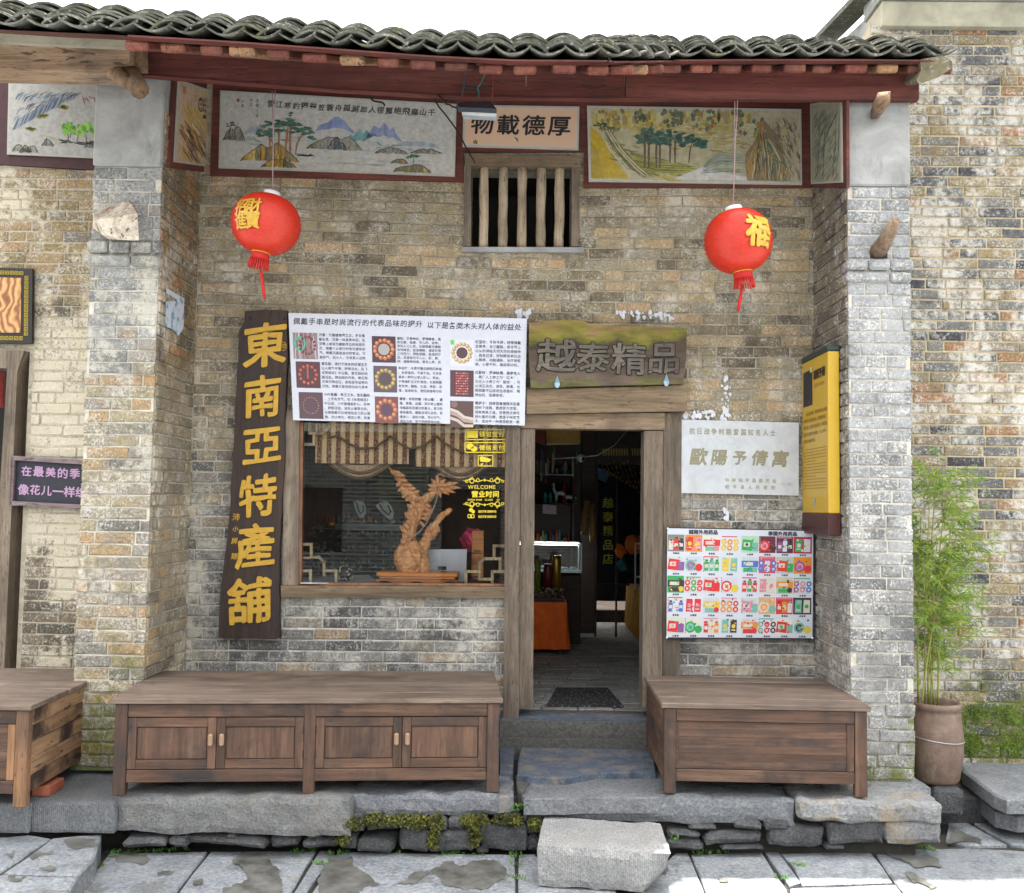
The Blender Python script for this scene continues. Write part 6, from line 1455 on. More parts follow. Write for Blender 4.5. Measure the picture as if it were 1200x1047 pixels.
for x, y, w, h in ((410, 965, 14, 9), (440, 962, 22, 8), (470, 962, 18, 7), (490, 964, 12, 10), (511, 965, 10, 12), (508, 985, 8, 12), (560, 963, 14, 9), (556, 978, 9, 16), (590, 960, 14, 6), (628, 966, 10, 8), (402, 985, 9, 6), (660, 966, 12, 6), (548, 962, 10, 6), (605, 962, 8, 6)):
    s = F_PX / 5.98; sp_.append((P(x, y, lin(YF, x) + .0), Vector((w / s, .04, h / s))))
moss('moss', sp_, M['moss'], 900, 1, 'green and yellow moss on the rubble under the plinth, left of the loose block')
sp_ = []
for x, y, w, h in ((1150, 880, 60, 8), (1135, 850, 20, 24), (1180, 862, 30, 18), (1160, 835, 30, 10), (1190, 838, 20, 12), (1195, 875, 20, 12), (1138, 872, 14, 14), (1215, 860, 20, 20)):
    s = F_PX / 7.5; sp_.append((P(x, y, HY - .005), Vector((w / s, .012, h / s))))
M['moss2'] = leafmat('bright_moss', (.05, .085, .012), (.17, .25, .03), .12, 10)
moss('moss', sp_, M['moss2'], 1700, 1, 'bright green moss at the foot of the neighbouring brick wall behind the stacked slabs', size=(.006, .014), fl=.4)
def tuft(mb, c, n, r, l):
    for k in range(n):
        a = Vector((jit(r), jit(r * .6), 0)); d = Vector((jit(1), jit(1), random.uniform(.3, 1.2))).normalized() * random.uniform(.4, 1) * l; w = Vector((-d.y, d.x, 0)).normalized() * l * .22
        p = c + a; mb.add([p - w * .4, p + w * .4, p + d * .6 + w, p + d, p + d * .6 - w], [[0, 1, 2, 3, 4]])
mb = MB()
for x, y, z in ((132, 1001, 0), (142, 999, 0), (160, 999, 0), (178, 998, 0), (196, 997, 0), (214, 996, 0), (112, 1014, 0), (100, 1028, 0), (84, 1040, 0), (74, 1046, 0), (348, 999, 0), (362, 998, 0), (392, 1001, 0), (405, 999, 0), (604, 1012, 0), (606, 1030, 0), (604, 1001, 0), (562, 1001, 0), (606, 1004, 0), (826, 1000, 0), (836, 997, 0), (818, 1001, 0), (846, 999, 0), (985, 993, 0), (1040, 995, 0), (1085, 994, 0), (918, 1030, 0), (936, 1014, 0), (610, 945, .2), (604, 950, .2), (790, 984, .15), (1090, 996, 0), (375, 1012, 0), (460, 1000, 0), (536, 1000, 0), (520, 1001, 0)):
    tuft(mb, PZ(x, y, GZ + .005) if not z else P(x, y, lin(YF, x) - .02), 16, .045 if not z else .03, .030)
mb.build('weeds', M['weed'], None, label='small bright weeds sprouting from the joints of the street and plinth', cat='weeds', kind='stuff')

# ------------------------------------------------------------------ potted bamboo and what it stands on
g = G('brown_glazed_clay'); pp = g.pos(); n = g.noise(pp, 9, 6, .7); n2 = g.noise(pp, 90, 3, .7); c = g.mix(g.mr(n, .35, .68), (.135, .085, .062), (.21, .145, .11)); c = g.mix(g.mr(n2, .5, .7, 0, .5), c, (.08, .05, .04)); c = g.mix(g.mr(g.noise(g.scale(pp, (1, 1, .25)), 8, 4, .6), .6, .72, 0, .5), c, (.34, .29, .24)); c = g.mix(g.mr(g.noise(g.scale(pp, (1, 1, .12)), 22, 5, .7), .5, .7, 0, .55), c, (.09, .055, .04)); c = g.mix(g.mr(g.noise(pp, 4, 5, .7), .55, .7, 0, .4), c, (.26, .22, .17)); M['clay'] = g.out(c, .6, g.bump(g.mt('ADD', n, g.mt('MULTIPLY', n2, .5)), .6, .008), 0, .35)
PYp = -.52; pc = P(1097, 915, PYp); sp = F_PX / (PYp - CAM.y); zb = pc.z; ht = P(1097, 828, PYp).z - zb
ps = thing('potted_bamboo', pc, 'tall feathery bamboo in a ribbed brown clay jar, right of the right pier', 'potted plant')
k = 1 / sp; prof = [(0, .0), (22 * k, 0), (25 * k, 4 * k), (29.5 * k, 30 * k), (30 * k, 52 * k), (27 * k, 78 * k), (26 * k, 82 * k), (28 * k, 83 * k), (28.5 * k, 88 * k), (26.5 * k, 90 * k), (23.5 * k, 88 * k), (22 * k, 78 * k)]
mb = MB(); mb.lathe(pc, prof, 36); mb.build('jar', M['clay'], ps)
mb = MB(); mb.lathe(pc, [(0, 74 * k), (22.5 * k, 75 * k)], 24); mb.build('soil', M['earth'], ps)
mb = MB(); mb.tube([pc + Vector((30.4 * k * math.cos(a), 30.4 * k * math.sin(a), (50 - 3 * math.sin(a + 2)) * k)) for a in [2 * math.pi * i / 30 for i in range(31)]], .004, 5, caps=False); mb.build('wire_hoop', plain('grey_wire', (.35, .36, .38), .4, .1, 0, 10, .5), ps)
M['stem'] = plain('bamboo_stem', (.23, .24, .05), .5, .2); M['blade'] = leafmat('bamboo_leaf', (.09, .19, .02), (.27, .36, .05), .3, 9)
stems = [((1076, 822), (1074, 700), (1080, 600)), ((1084, 825), (1082, 690), (1092, 552)), ((1091, 824), (1094, 680), (1112, 556)), ((1099, 825), (1100, 700), (1118, 600)), ((1080, 826), (1090, 720), (1118, 640)), ((1088, 823), (1086, 650), (1100, 546)), ((1095, 826), (1084, 720), (1090, 660))]
fol = MB()
def sprig(o, d, n, l):
    d = d.normalized(); side = d.cross(Vector((0, 1, 0)));
    for i in range(n):
        t = i / max(1, n - 1); p = o + d * l * t + Vector((0, 0, -.03 * t * t))
        a = Vector((d.x * .6 + jit(.8), jit(.8), d.z * .3 + random.uniform(-.8, .45))).normalized(); ll = random.uniform(.045, .10); w = a.cross(Vector((jit(1), -1, jit(.5)))).normalized() * .0045
        fol.add([p, p + a * ll * .35 + w, p + a * ll + Vector((0, 0, -.008)), p + a * ll * .35 - w], [[0, 1, 2, 3]])
for si, (a, b, c_) in enumerate(stems):
    A, Bm, Cc = P(a[0], a[1] + 4, PYp + jit(.08)), P(b[0], b[1], PYp + jit(.1)), P(c_[0], c_[1], PYp + jit(.12)); q = []
    for i in range(15): t = i / 14; q.append(A * (1 - t) ** 2 + Bm * 2 * t * (1 - t) + Cc * t * t)
    mb = MB(); mb.tube(q, [.0075 * (1 - .7 * i / 14) for i in range(15)], 6)
    for i in range(1, 13): mb.tube([q[i] - Vector((0, 0, .003)), q[i] + Vector((0, 0, .003))], .009 * (1 - .6 * i / 14), 6)
    tw = []
    for i in range(3, 15):
        for s_ in range(4 if i > 5 else (2 if i > 3 else 1)):
            p = q[i].lerp(q[i - 1], random.random()); d = Vector((jit(1) + .25, jit(.6), random.uniform(-.05, .8))).normalized(); L = random.uniform(.10, .40) * (1.0 if 5 < i < 13 else .6)
            mb.tube([p, p + d * L * .6, p + d * L + Vector((0, 0, -.02))], [.002, .0015, .001], 3, caps=False); sprig(p + d * L * .45, d, 12, L * .7)
    mb.build('stem', M['stem'], ps)
fol.build('foliage', M['blade'], ps, kind='stuff')
mb = MB(); tuft(mb, pc + Vector((0, -.03, 76 * k)), 18, .07, .07); mb.build('seedlings', M['weed'], ps)
pb = rock('stone_post', P(1090, 930, -.62).x, P(1126, 930, -.62).x, -.68, -.40, P(1100, 953, -.6).z, pc.z - .003, M['st_dark'], None, .012, 7, .03, 5, label='short rough stone the clay jar stands on', cat='stone')
pb2 = rock('stone_post', P(1066, 930, -.5).x, P(1092, 930, -.5).x, -.6, -.35, GZ - .02, pc.z - .003, M['st_dark'], None, .012, 7, .03, 9, label='dark stone behind the plinth corner, under the left half of the clay jar', cat='stone')
a = PZ(1124, 938, GZ + .10); mb = MB(); mb.box(a.x, a.x + .14, a.y, a.y + .22, GZ + .0, GZ + .10, .008); M['green_box'] = plain('mossy_brick', (.045, .07, .05), .8, .3); mb.build('mossy_brick', M['green_box'], None, label='small dark green mossy brick on the ground beside the stone under the jar', cat='brick')
def slabst(pxs, z, th, label, seed):
    mb0 = zpoly('stacked_slab', pxs, z, th, M['st_grey'], None, seed, .02, label=label, cat='slab'); return mb0
slabst([(1124, 893), (1150, 893), (1290, 897), (1300, 935), (1180, 937), (1164, 930), (1128, 903)], -.075, .095, 'upper of the two broken grey stone slabs stacked right of the clay jar', 3)
slabst([(1126, 912), (1290, 915), (1300, 950), (1192, 956), (1166, 950), (1130, 922)], -.20, .11, 'lower of the two broken grey stone slabs stacked right of the clay jar', 4)
mb = MB(); mb.box(HX0 + .05, 5.2, -.45, .02, GZ - .02, -.195, .01); mb.build('rubble_footing', M['st_dark'], None, label='low dark footing along the neighbouring brick wall, behind the stacked slabs', cat='footing')
# red half brick wedged under the rough cabinet
a = PZ(35, 934, -.04); mb = MB(); mb.box(a.x, a.x + .11, a.y + .02, a.y + .22, -.045, .02, .006); mb.build('red_brick', plain('red_clay', (.30, .09, .05), .85), None, label='red half brick wedged under the rough cabinet at the left edge', cat='brick')
# ------------------------------------------------------------------ inside the shop
FZ = fl - .002
room = thing('shop_room', (0, 3, FZ), 'dim room behind the doorway', kind='structure')
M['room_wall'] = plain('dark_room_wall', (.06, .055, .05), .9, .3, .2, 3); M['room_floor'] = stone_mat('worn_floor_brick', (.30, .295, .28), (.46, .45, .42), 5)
RYb = 9.0
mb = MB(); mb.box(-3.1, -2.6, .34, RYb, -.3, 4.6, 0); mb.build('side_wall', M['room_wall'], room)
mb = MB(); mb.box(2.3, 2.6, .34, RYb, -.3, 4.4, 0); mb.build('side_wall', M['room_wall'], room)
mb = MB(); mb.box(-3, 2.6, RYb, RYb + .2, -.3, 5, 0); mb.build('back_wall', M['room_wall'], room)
mb = MB()
for x0, x1, y0, y1 in ((-3, 2.6, .35, 6.3), (-3, -.6, 6.3, 7.6), (2.0, 2.6, 6.3, 7.6), (-3, 2.6, 7.6, RYb)): mb.box(x0, x1, y0, y1, 3.55, 3.62, 0)  # hole under the added roof opening, there to brighten the room
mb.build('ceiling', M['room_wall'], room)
mb = MB(); mb.box(-3, 2.6, .30, RYb, -.3, FZ - .014, 0); mb.build('floor_bed', M['earth'], room)
# floor bricks: laid in courses across the room, each its own piece near the door
rr = random.Random(4); fb = []
for j in range(60):
    y = .31 + j * .125; x = -.6 - rr.uniform(0, .28)
    while x < 2.1: fb.append((x, y)); x += .285
me0 = None; mbk = MB(); mbk.box(0, .278, 0, .119, -.02, 0, .004); base = mbk.build('floor_brick', M['room_floor'], room, org=(0, 0, 0), world=False); base.location = (fb[0][0], fb[0][1] - 3, rr.uniform(-.002, .002))
stf = MB()
for i, (x, y) in enumerate(fb[1:]):
    if i < 290: o = bpy.data.objects.new('floor_brick', base.data); C.objects.link(o); o.parent = room; o.location = (x, y - 3, rr.uniform(-.003, .003))
    else: z = FZ + rr.uniform(-.003, .003); stf.box(x, x + .278, y, y + .119, z - .02, z, .004)
stf.build('far_floor_bricks', M['room_floor'], room, kind='stuff')
def T(nm, label, cat, loc, **k): return thing(nm, loc, label, cat, **k)
g = G('speckled_mat'); pp = g.pos(); v = g.voro(pp, 38); M['mat'] = g.out(g.ramp(v, [(0, .30), (.22, .22), (.32, .03), (1, .02)]), .9, g.bump(v, .8, .01))
mb = MB(); q = [PZ(652, 808, FZ), PZ(712, 808, FZ), PZ(731, 830, FZ), PZ(640, 829, FZ)]; mb.prism([v + Vector((0, 0, .016)) for v in q][::-1], (0, 0, -.010)); mb.build('door_mat', M['mat'], None, label='black and white speckled mat just inside the doorway', cat='mat')
def clothmat(name, c): return plain(name, c, .8, .25, .2, 6)
M['orange_cloth'] = clothmat('orange_cloth', (.80, .14, .015)); M['yellow_cloth'] = clothmat('ochre_cloth', (.48, .22, .02)); M['shelfwood'] = wood('dark_shelf_wood', [(.04, .022, .015), (.08, .045, .03)], 'x', 8, .5)
def draped(label, x0, x1, y0, y1, ztop, zbot, mat, nm='draped_table'):
    t = T(nm, label, 'table', ((x0 + x1) / 2, (y0 + y1) / 2, FZ)); mb = MB(); n = 16
    ring = []; 
    per = [(x0 + (x1 - x0) * i / n, y0) for i in range(n)] + [(x1, y0 + (y1 - y0) * i / n) for i in range(n)] + [(x1 - (x1 - x0) * i / n, y1) for i in range(n)] + [(x0, y1 - (y1 - y0) * i / n) for i in range(n)]
    m = len(per); vs = []
    for k, z in enumerate((ztop, (ztop + zbot) / 2, zbot)):
        for i, (x, y) in enumerate(per):
            a = .014 * k * math.sin(i * 1.9) + .012 * k; cx, cy = (x0 + x1) / 2, (y0 + y1) / 2; vs.append((x + math.copysign(a, x - cx) * (abs(x - cx) > (x1 - x0) * .49), y + math.copysign(a, y - cy) * (abs(y - cy) > (y1 - y0) * .49), z))
    fs = [[k * m + i, k * m + (i + 1) % m, (k + 1) * m + (i + 1) % m, (k + 1) * m + i] for k in range(2) for i in range(m)] + [list(range(m))[::-1]]
    mb.add(vs, fs, None, False); mb.build('cloth', mat, t); mb = MB(); mb.box(x0 + .02, x1 - .02, y0 + .02, y1 - .02, ztop + .001, ztop + .02, .004); mb.build('top', M['shelfwood'], t)
    for x in (x0 + .06, x1 - .06): mb = MB(); mb.box(x - .025, x + .025, y0 + .05, y0 + .1, FZ, ztop, .004); mb.build('leg', M['shelfwood'], t)
    return t
TY = 3.05; tz = P(645, 706, TY).z
tx1 = P(664, 720, TY).x
draped('display table hung with bright orange cloth inside the doorway on the left', tx1 - 1.0, tx1, TY, TY + .7, tz, P(645, 761, TY).z, M['orange_cloth'])
def pxbox(px0, px1, py0, py1, Y, d): a, b = P(px0, py0, Y), P(px1, py1, Y); return a.x, b.x, Y, Y + d, b.z, a.z
def cyl(nm, label, cat, px, py0, py1, rpx, Y, mat, par=None, n=14, neck=False):
    a = P(px, py1, Y); h = P(px, py0, Y).z - a.z; r = rpx * (Y - CAM.y) / F_PX; mb = MB(); prof = [(0, 0), (r, 0), (r, h * .9), (r * .9, h), (0, h)] if not neck else [(0, 0), (r, 0), (r, h * .6), (r * .35, h * .75), (r * .35, h), (0, h)]
    mb.lathe(a, prof, n); return mb.build(nm, mat, par, **({} if par else dict(label=label, cat=cat)))
MG = plain('gold_tin', (.45, .27, .04), .3, .2, 0, 12, .7); MR_ = plain('dark_red_tin', (.12, .015, .012), .35); MGr = plain('green_tin', (.16, .20, .02), .4)
Ti = TY + .25; zt0 = tz + .021
def on_table(nm, label, px, py0, rpx, mat, Y=Ti):
    a = P(px, 690, Y); r = rpx * (Y - CAM.y) / F_PX; h = P(px, py0, Y).z - zt0; mb = MB(); mb.lathe((a.x, Y, zt0), [(0, 0), (r, 0), (r, h * .88), (r * .93, h * .9), (r * .93, h), (0, h)], 16); mb.build(nm, mat, None, label=label, cat='tin')
on_table('tin', 'tall golden tin on the orange table', 652, 651, 5.2, MG, Ti + .2); on_table('tin', 'dark red tin left of the golden one on the orange table', 642, 661, 5.5, MR_, Ti + .2); on_table('tin', 'olive green tin on the orange table against the door jamb', 630, 656, 3.8, MGr, Ti + .2)
# tray of carved trinkets
tr_ = T('trinket_tray', 'tray of dark beads and trinkets at the front of the orange table', 'tray', (tx1 - .25, TY + .1, zt0)); mb = MB(); mb.box(tx1 - .42, tx1 - .02, TY + .03, TY + .24, zt0, zt0 + .02, .004); mb.build('tray', M['shelfwood'], tr_)
mb = MB()
for k in range(150):
    mb.ball((tx1 - .41 + random.random() * .38, TY + .05 + random.random() * .3, zt0 + .03 + random.random() * .07 * random.random()), random.uniform(.008, .02), 6)
mb.build('beads', plain('mixed_beads', (.16, .11, .06), .35, .8, .2, 60), tr_)
mb = MB()
for k in range(30): mb.ball((tx1 - .41 + random.random() * .38, TY + .04 + random.random() * .3, zt0 + .05 + random.random() * .06), random.uniform(.006, .014), 6)
mb.build('pale_beads', plain('pale_beads', (.45, .42, .33), .35, .5, .2, 60), tr_)
# glass show case further in
CY = 3.95; x0, x1, y0, y1, z0, z1 = pxbox(606, 681, 637, 671, CY, .5); sc_ = T('glass_case', 'small lit glass show case with a white frame behind the tins', 'display case', ((x0 + x1) / 2, CY, FZ))
mb = MB(); mb.box(x0, x1, y0, y1, FZ, z0 - .03, .01); mb.build('base', M['shelfwood'], sc_)
MWm = plain('white_metal', (.6, .62, .62), .3, .05, 0, 5, .4)
for a, b in (((x0, y0, z0), (x1, y0, z0)), ((x0, y0, z1), (x1, y0, z1)), ((x1, y0, z0), (x1, y0, z1)), ((x0, y0, z0), (x0, y0, z1)), ((x1, y0, z1), (x1, y1, z1)), ((x1, y0, z0), (x1, y1, z0)), ((x1, y1, z0), (x1, y1, z1)), ((x0, y1, z1), (x1, y1, z1))): mb = MB(); mb.bar(a, b, .018, .018); mb.build('edge', MWm, sc_)
mb = MB(); mb.add([(x0, y0, z0), (x1, y0, z0), (x1, y0, z1), (x0, y0, z1)], [[0, 1, 2, 3]]); mb.build('glass_front', M['glass'], sc_)
mb = MB(); mb.box(x0 + .01, x1 - .01, y0 + .01, y1, z0, z0 + .012, .002); mb.build('tray_floor', plain('pale_blue_lining', (.35, .45, .48), .6), sc_)
mb = MB()
for k in range(40): mb.ball((random.uniform(x0 + .1, x1 - .04), random.uniform(y0 + .05, y1 - .05), z0 + .03), random.uniform(.015, .035), 6, sc=(1, 1, .6))
mb.build('trinkets', plain('silver_trinkets', (.4, .45, .45), .3, .5, .1, 50), sc_)
em = bpy.data.materials.new('case_lamp'); em.use_nodes = True; em.node_tree.nodes.clear(); e_ = em.node_tree.nodes.new('ShaderNodeEmission'); e_.inputs[0].default_value = (.8, .95, 1, 1); e_.inputs[1].default_value = 7.0; oo = em.node_tree.nodes.new('ShaderNodeOutputMaterial'); em.node_tree.links.new(e_.outputs[0], oo.inputs[0])
mb = MB(); mb.box(x0 + .02, x1 - .02, y1 - .03, y1 - .01, z1 - .03, z1 - .015, .002); mb.build('strip_lamp', em, sc_)
# right side: ochre draped table, glass rack, orange cloth, teal bag
ax = PZ(755, 757, FZ).x
draped('long table under ochre yellow cloth along the right wall of the shop', ax, ax + .7, 3.6, 5.8, P(755, 695, 3.6).z, FZ + .03, M['yellow_cloth'])
rk = T('metal_rack', 'white metal display rack on the ochre table at the right of the doorway', 'rack', (ax + .1, 3.7, P(755, 695, 3.6).z + .021)); zr0 = P(745, 694, 3.65).z
for px in (738, 747): a = P(px, 694, 3.7); mb = MB(); mb.bar((a.x + .06, 3.7, zr0 + .021), (a.x + .06, 3.7, P(px, 636, 3.7).z), .016, .016, up=Vector((0, 1, 0))); mb.build('post', MWm, rk)
for py in (637, 676): mb = MB(); mb.bar((P(738, py, 3.7).x + .06, 3.7, P(738, py, 3.7).z), (P(765, py, 3.7).x + .06, 3.7, P(760, py, 3.7).z), .016, .02); mb.build('shelf_rail', MWm, rk)
def heap(nm, label, cat, pxs, Y, mat, dep=.15, seed=0):
    """a crumpled soft thing"""
    xs = [p[0] for p in pxs]; ys = [p[1] for p in pxs]; a = P(min(xs), max(ys), Y); b = P(max(xs), min(ys), Y); c = (a + b) / 2; mb = MB(); mb.ball(c, 1, 18, ((b.x - a.x) / 2, dep / 2, (b.z - a.z) / 2)); mb.v = [v + mnoise.noise_vector((v + Vector((seed, 0, 0))) * 14) * .045 + mnoise.noise_vector(v * 32) * .015 for v in mb.v]; mb.f = mb.f; mb.sm = [False] * len(mb.f); return mb.build(nm, mat, None, label=label, cat=cat)
OC = clothmat('bright_orange_bag', (.70, .16, .02))
heap('orange_bag', 'bright orange bag on the rack at the right of the doorway', 'bag', [(733, 628), (757, 650)], 3.9, OC, .3, 1)
heap('orange_bag', 'smaller orange cloth hanging left of the bright orange bag', 'cloth', [(721, 639), (734, 656)], 4.0, OC, .08, 2)
heap('teal_bag', 'small teal bag hanging under the orange cloth', 'bag', [(724, 656), (734, 669)], 4.05, clothmat('teal_cloth', (.02, .16, .15)), .1, 3)
# dark glass partition with the gold vertical characters
gp = T('partition', 'dark glass partition with a column of gold characters, deep inside the doorway', 'partition', (P(728, 690, 4.6).x, 4.6, FZ)); x0, x1, y0, y1, z0, z1 = pxbox(698, 760, 545, 728, 4.6, .04)
mb = MB(); zp = P(700, 684, 4.57).z; mb.box(x0, x1, y0, y1, zp, z1, .003); mb.build('panel', plain('black_glass', (.012, .014, .016), .12, .1, 0, 4, 0, .5), gp)
for px in (699, 723): a = P(px, 600, 4.58); mb = MB(); mb.box(a.x - .012, a.x + .012, 4.575, 4.6, FZ, z1, .002); mb.build('upright', M['shelfwood'], gp)
mb = MB(); a = P(700, 684, 4.57); b = P(738, 684, 4.57); mb.box(a.x, b.x, 4.57, 4.6, a.z - .02, a.z, .002); mb.build('cross_rail', M['iron'], gp)
p = Print(*[P(x, y, 4.57) for x, y in ((700, 580), (724, 580), (724, 665), (700, 665))], 24, 85)
for i, ch in enumerate('越泰精品店'): p.text(ch, 12.5, 9.5 + i * 16.4, 13, (.42, .40, .03), 1, .012)
p.build('gold_characters', gp, M['print'])
# bamboo tubes
M['bamboo_tube'] = wood('golden_bamboo', [(.35, .17, .02), (.5, .28, .05)], 'z', 8, .35)
for lab, a, b, r_ in (('left of the two golden bamboo tubes hanging in the doorway gloom', (688, 587), (684, 627), .034), ('right of the two golden bamboo tubes hanging in the doorway gloom', (693.5, 591), (694, 637), .032)):
    A, B_ = P(*a, 3.9), P(*b, 3.9); mb = MB(); mb.tube([A.lerp(B_, i / 8) for i in range(9)], [r_ * (1.1 if i % 3 == 0 else .95) for i in range(9)], 10); mb.build('bamboo_tube', M['bamboo_tube'], None, label=lab, cat='bamboo tube')
# back shelves with ornaments
sf = T('shelf_unit', 'dark wall shelf with ornaments at the back left of the doorway', 'shelves', (P(650, 690, 5.2).x, 5.2, FZ)); x0, x1, y0, y1, z0, z1 = pxbox(600, 673, 540, 640, 5.2, .5)
mb = MB(); mb.box(x0, x1, y1, y1 + .02, FZ, z1, .003); mb.build('back', M['shelfwood'], sf)
for x in (x0, x1 - .03): mb = MB(); mb.box(x, x + .03, y0, y1, FZ, z1, .003); mb.build('side', M['shelfwood'], sf)
for py in (556, 591, 640): z = P(640, py, 5.2).z; mb = MB(); mb.box(x0 + .031, x1 - .031, y0, y1, z - .02, z, .003); mb.build('shelf', M['shelfwood'], sf)
mb = MB(); a, b = P(632, 556, 5.17), P(672, 557, 5.17); mb.bar(a, b, .012, .014); mb.bar(P(671, 535, 5.17), P(671, 557, 5.17), .012, .012, up=Vector((0, 1, 0))); mb.build('pale_edge', MWm, sf)
def fig(label, px, py0, py1, mat, legs=True):
    Y = 5.3; zb = P(px, 591, 5.2).z; H_ = (py1 - py0) * (Y - CAM.y) / F_PX; a = P(px, 580, Y).x; mb = MB()
    if legs:   # a small standing horse
        mb.tube([(a - .05, Y, zb + H_ * .5), (a, Y, zb + H_ * .55), (a + .06, Y, zb + H_ * .5)], [.022, .028, .024], 8); mb.tube([(a - .05, Y, zb + H_ * .52), (a - .08, Y, zb + H_ * .75), (a - .07, Y, zb + H_)], [.022, .016, .01], 7); mb.tube([(a - .07, Y, zb + H_), (a - .11, Y, zb + H_ * .9)], [.013, .007], 6); mb.tube([(a + .07, Y, zb + H_ * .52), (a + .1, Y, zb + H_ * .3)], [.01, .004], 5)
        for dx in (-.05, -.035, .045, .06): mb.tube([(a + dx, Y + (dx > 0) * .02, zb + H_ * .45), (a + dx * 1.1, Y, zb + .012)], [.012, .006], 6)
        mb.box(a - .1, a + .1, Y - .04, Y + .04, zb + .001, zb + .012, .003)
    else: mb.lathe((a, Y, zb + .001), [(0, 0), (.035, 0), (.03, H_ * .2), (.015, H_ * .45), (.03, H_ * .65), (.012, H_ * .82), (.018, H_ * .92), (0, H_)], 12)
    mb.build('figurine', mat, None, label=label, cat='figurine')
W_ = plain('white_china', (.6, .62, .65), .3, .1); fig('white horse figurine on the dark wall shelf', 656, 566, 590, W_); fig('second smaller white horse figurine, right of the first, on the dark wall shelf', 667, 574, 590, W_)
TL = plain('teal_china', (.05, .35, .30), .3); fig('left one of two teal figurines on the dark wall shelf', 639, 575, 589, TL, False); fig('right one of two teal figurines on the dark wall shelf', 645, 575, 589, TL, False); fig('red figurine standing between the two white horses on the dark wall shelf', 661.5, 563, 589, plain('red_china', (.3, .02, .02), .3), False)
mb = MB(); mb.prism([P(x, y, 5.15) for x, y in ((636, 591), (652, 592), (652, 603), (636, 602))], (0, .01, 0)); mb.build('pink_card', plain('pink_card', (.42, .26, .30), .6), None, label='small pink price card under the teal figurines', cat='card')
# hanging things under the ceiling
mb = MB(); mb.prism([P(x, y, 2.6) for x, y in ((640, 498), (680, 498), (680, 519), (641, 520))], (0, .3, 0)); mb.build('cardboard_box', plain('ochre_cardboard', (.42, .24, .05), .7), None, label='ochre cardboard box high up inside the doorway', cat='box')
mb = MB(); mb.prism([P(x, y, 2.4) for x, y in ((627, 498), (639, 498), (638, 522), (627, 516))], (0, .1, 0)); mb.build('red_cloth', clothmat('red_cloth', (.16, .03, .02)), None, label='dark red cloth beside the cardboard box inside the doorway', cat='cloth')
cm = T('security_camera', 'small white round camera on a loose cable inside the doorway', 'camera', P(681, 537, 2.2)); mb = MB(); mb.ball(P(681, 537, 2.2), .042, 12); mb.build('dome', MWm, cm); mb = MB(); mb.ball(P(683, 538, 2.165), .018, 8); mb.build('lens', M['iron'], cm)
mb = MB(); mb.tube([P(648, 538, 2.2), P(665, 537, 2.2), P(680, 536, 2.2), P(700, 534, 2.2), P(720, 522, 2.2), P(736, 504, 2.2)], .005, 5); mb.build('cable', MWm, cm)
fr_ = T('beaded_curtain', 'strings of dark and gold beads hanging across the right of the doorway gloom', 'bead strings', P(730, 535, 3.4))
rail_ = MB(); rail_.bar(P(703, 527, 3.4), P(765, 524, 3.4), .02, .02); rail_.build('rail', M['shelfwood'], fr_)
MY = plain('yellow_tag', (.42, .34, .07), .6)
for k in range(17):
    x = 706 + k * 3.1
    if 734 < x < 739: continue
    mb = MB(); mb.prism([P(x, 526, 3.38), P(x + 1.7, 526, 3.38), P(x + 2.4, 534, 3.38), P(x + .8, 534, 3.38)], (0, .01, 0)); mb.build('tag', MY, fr_)
bd = MB(); bd2 = MB()
for k in range(11):
    xa, ya = 703 + k * 5.5, 541; xb, yb = 718 + k * 5.2, 556 + k * 3.4
    for i in range(16): t = i / 15; q = P(xa + (xb - xa) * t, ya + (yb - ya) * t + 3 * math.sin(t * 3), 3.5 + (k % 3) * .1); (bd if (i + k) % 3 else bd2).ball(q, .013, 5)
bd.build('dark_beads', plain('dark_beads', (.07, .035, .02), .3), fr_, kind='stuff'); bd2.build('gold_beads', MG, fr_, kind='stuff')
mb = MB(); mb.add([P(700, 548, 4.3), P(716, 552, 4.3), P(710, 566, 4.3), P(701, 562, 4.3)], [[0, 3, 2, 1]]); mb.build('blue_scarf', clothmat('blue_scarf', (.06, .16, .22)), None, label='dull blue scarf above the gold characters inside the doorway', cat='scarf')
mb = MB(); mb.box(P(690, 700, 6.2).x, P(775, 700, 6.2).x, 6.1, 7.4, FZ, P(700, 714, 6.2).z, .01); mb.build('low_platform', wood('brown_platform', [(.02, .013, .009), (.035, .022, .015)], 'x', 6, .7), None, label='low brown platform at the far end of the shop floor', cat='platform')
mb = MB(); mb.box(P(681, 600, 4.9).x, P(698, 600, 4.9).x, 4.9, 5.05, FZ, 3.5, .01); mb.build('room_pillar', M['shelfwood'], None, label='dark square pillar between the shelf and the glass partition', cat='pillar')

# ------------------------------------------------------------------ behind the window pane
WSZ = P(470, 684, .1).z
ws = T('window_counter', 'wooden counter board behind the window pane, carrying the carving', 'counter', (P(470, 684, .1).x, .5, WSZ)); mb = MB(); mb.box(P(340, 684, .3).x, P(600, 684, .3).x - .02, .03, .72, WSZ - .04, WSZ, .004); mb.build('counter_board', M['shelfwood'], ws)
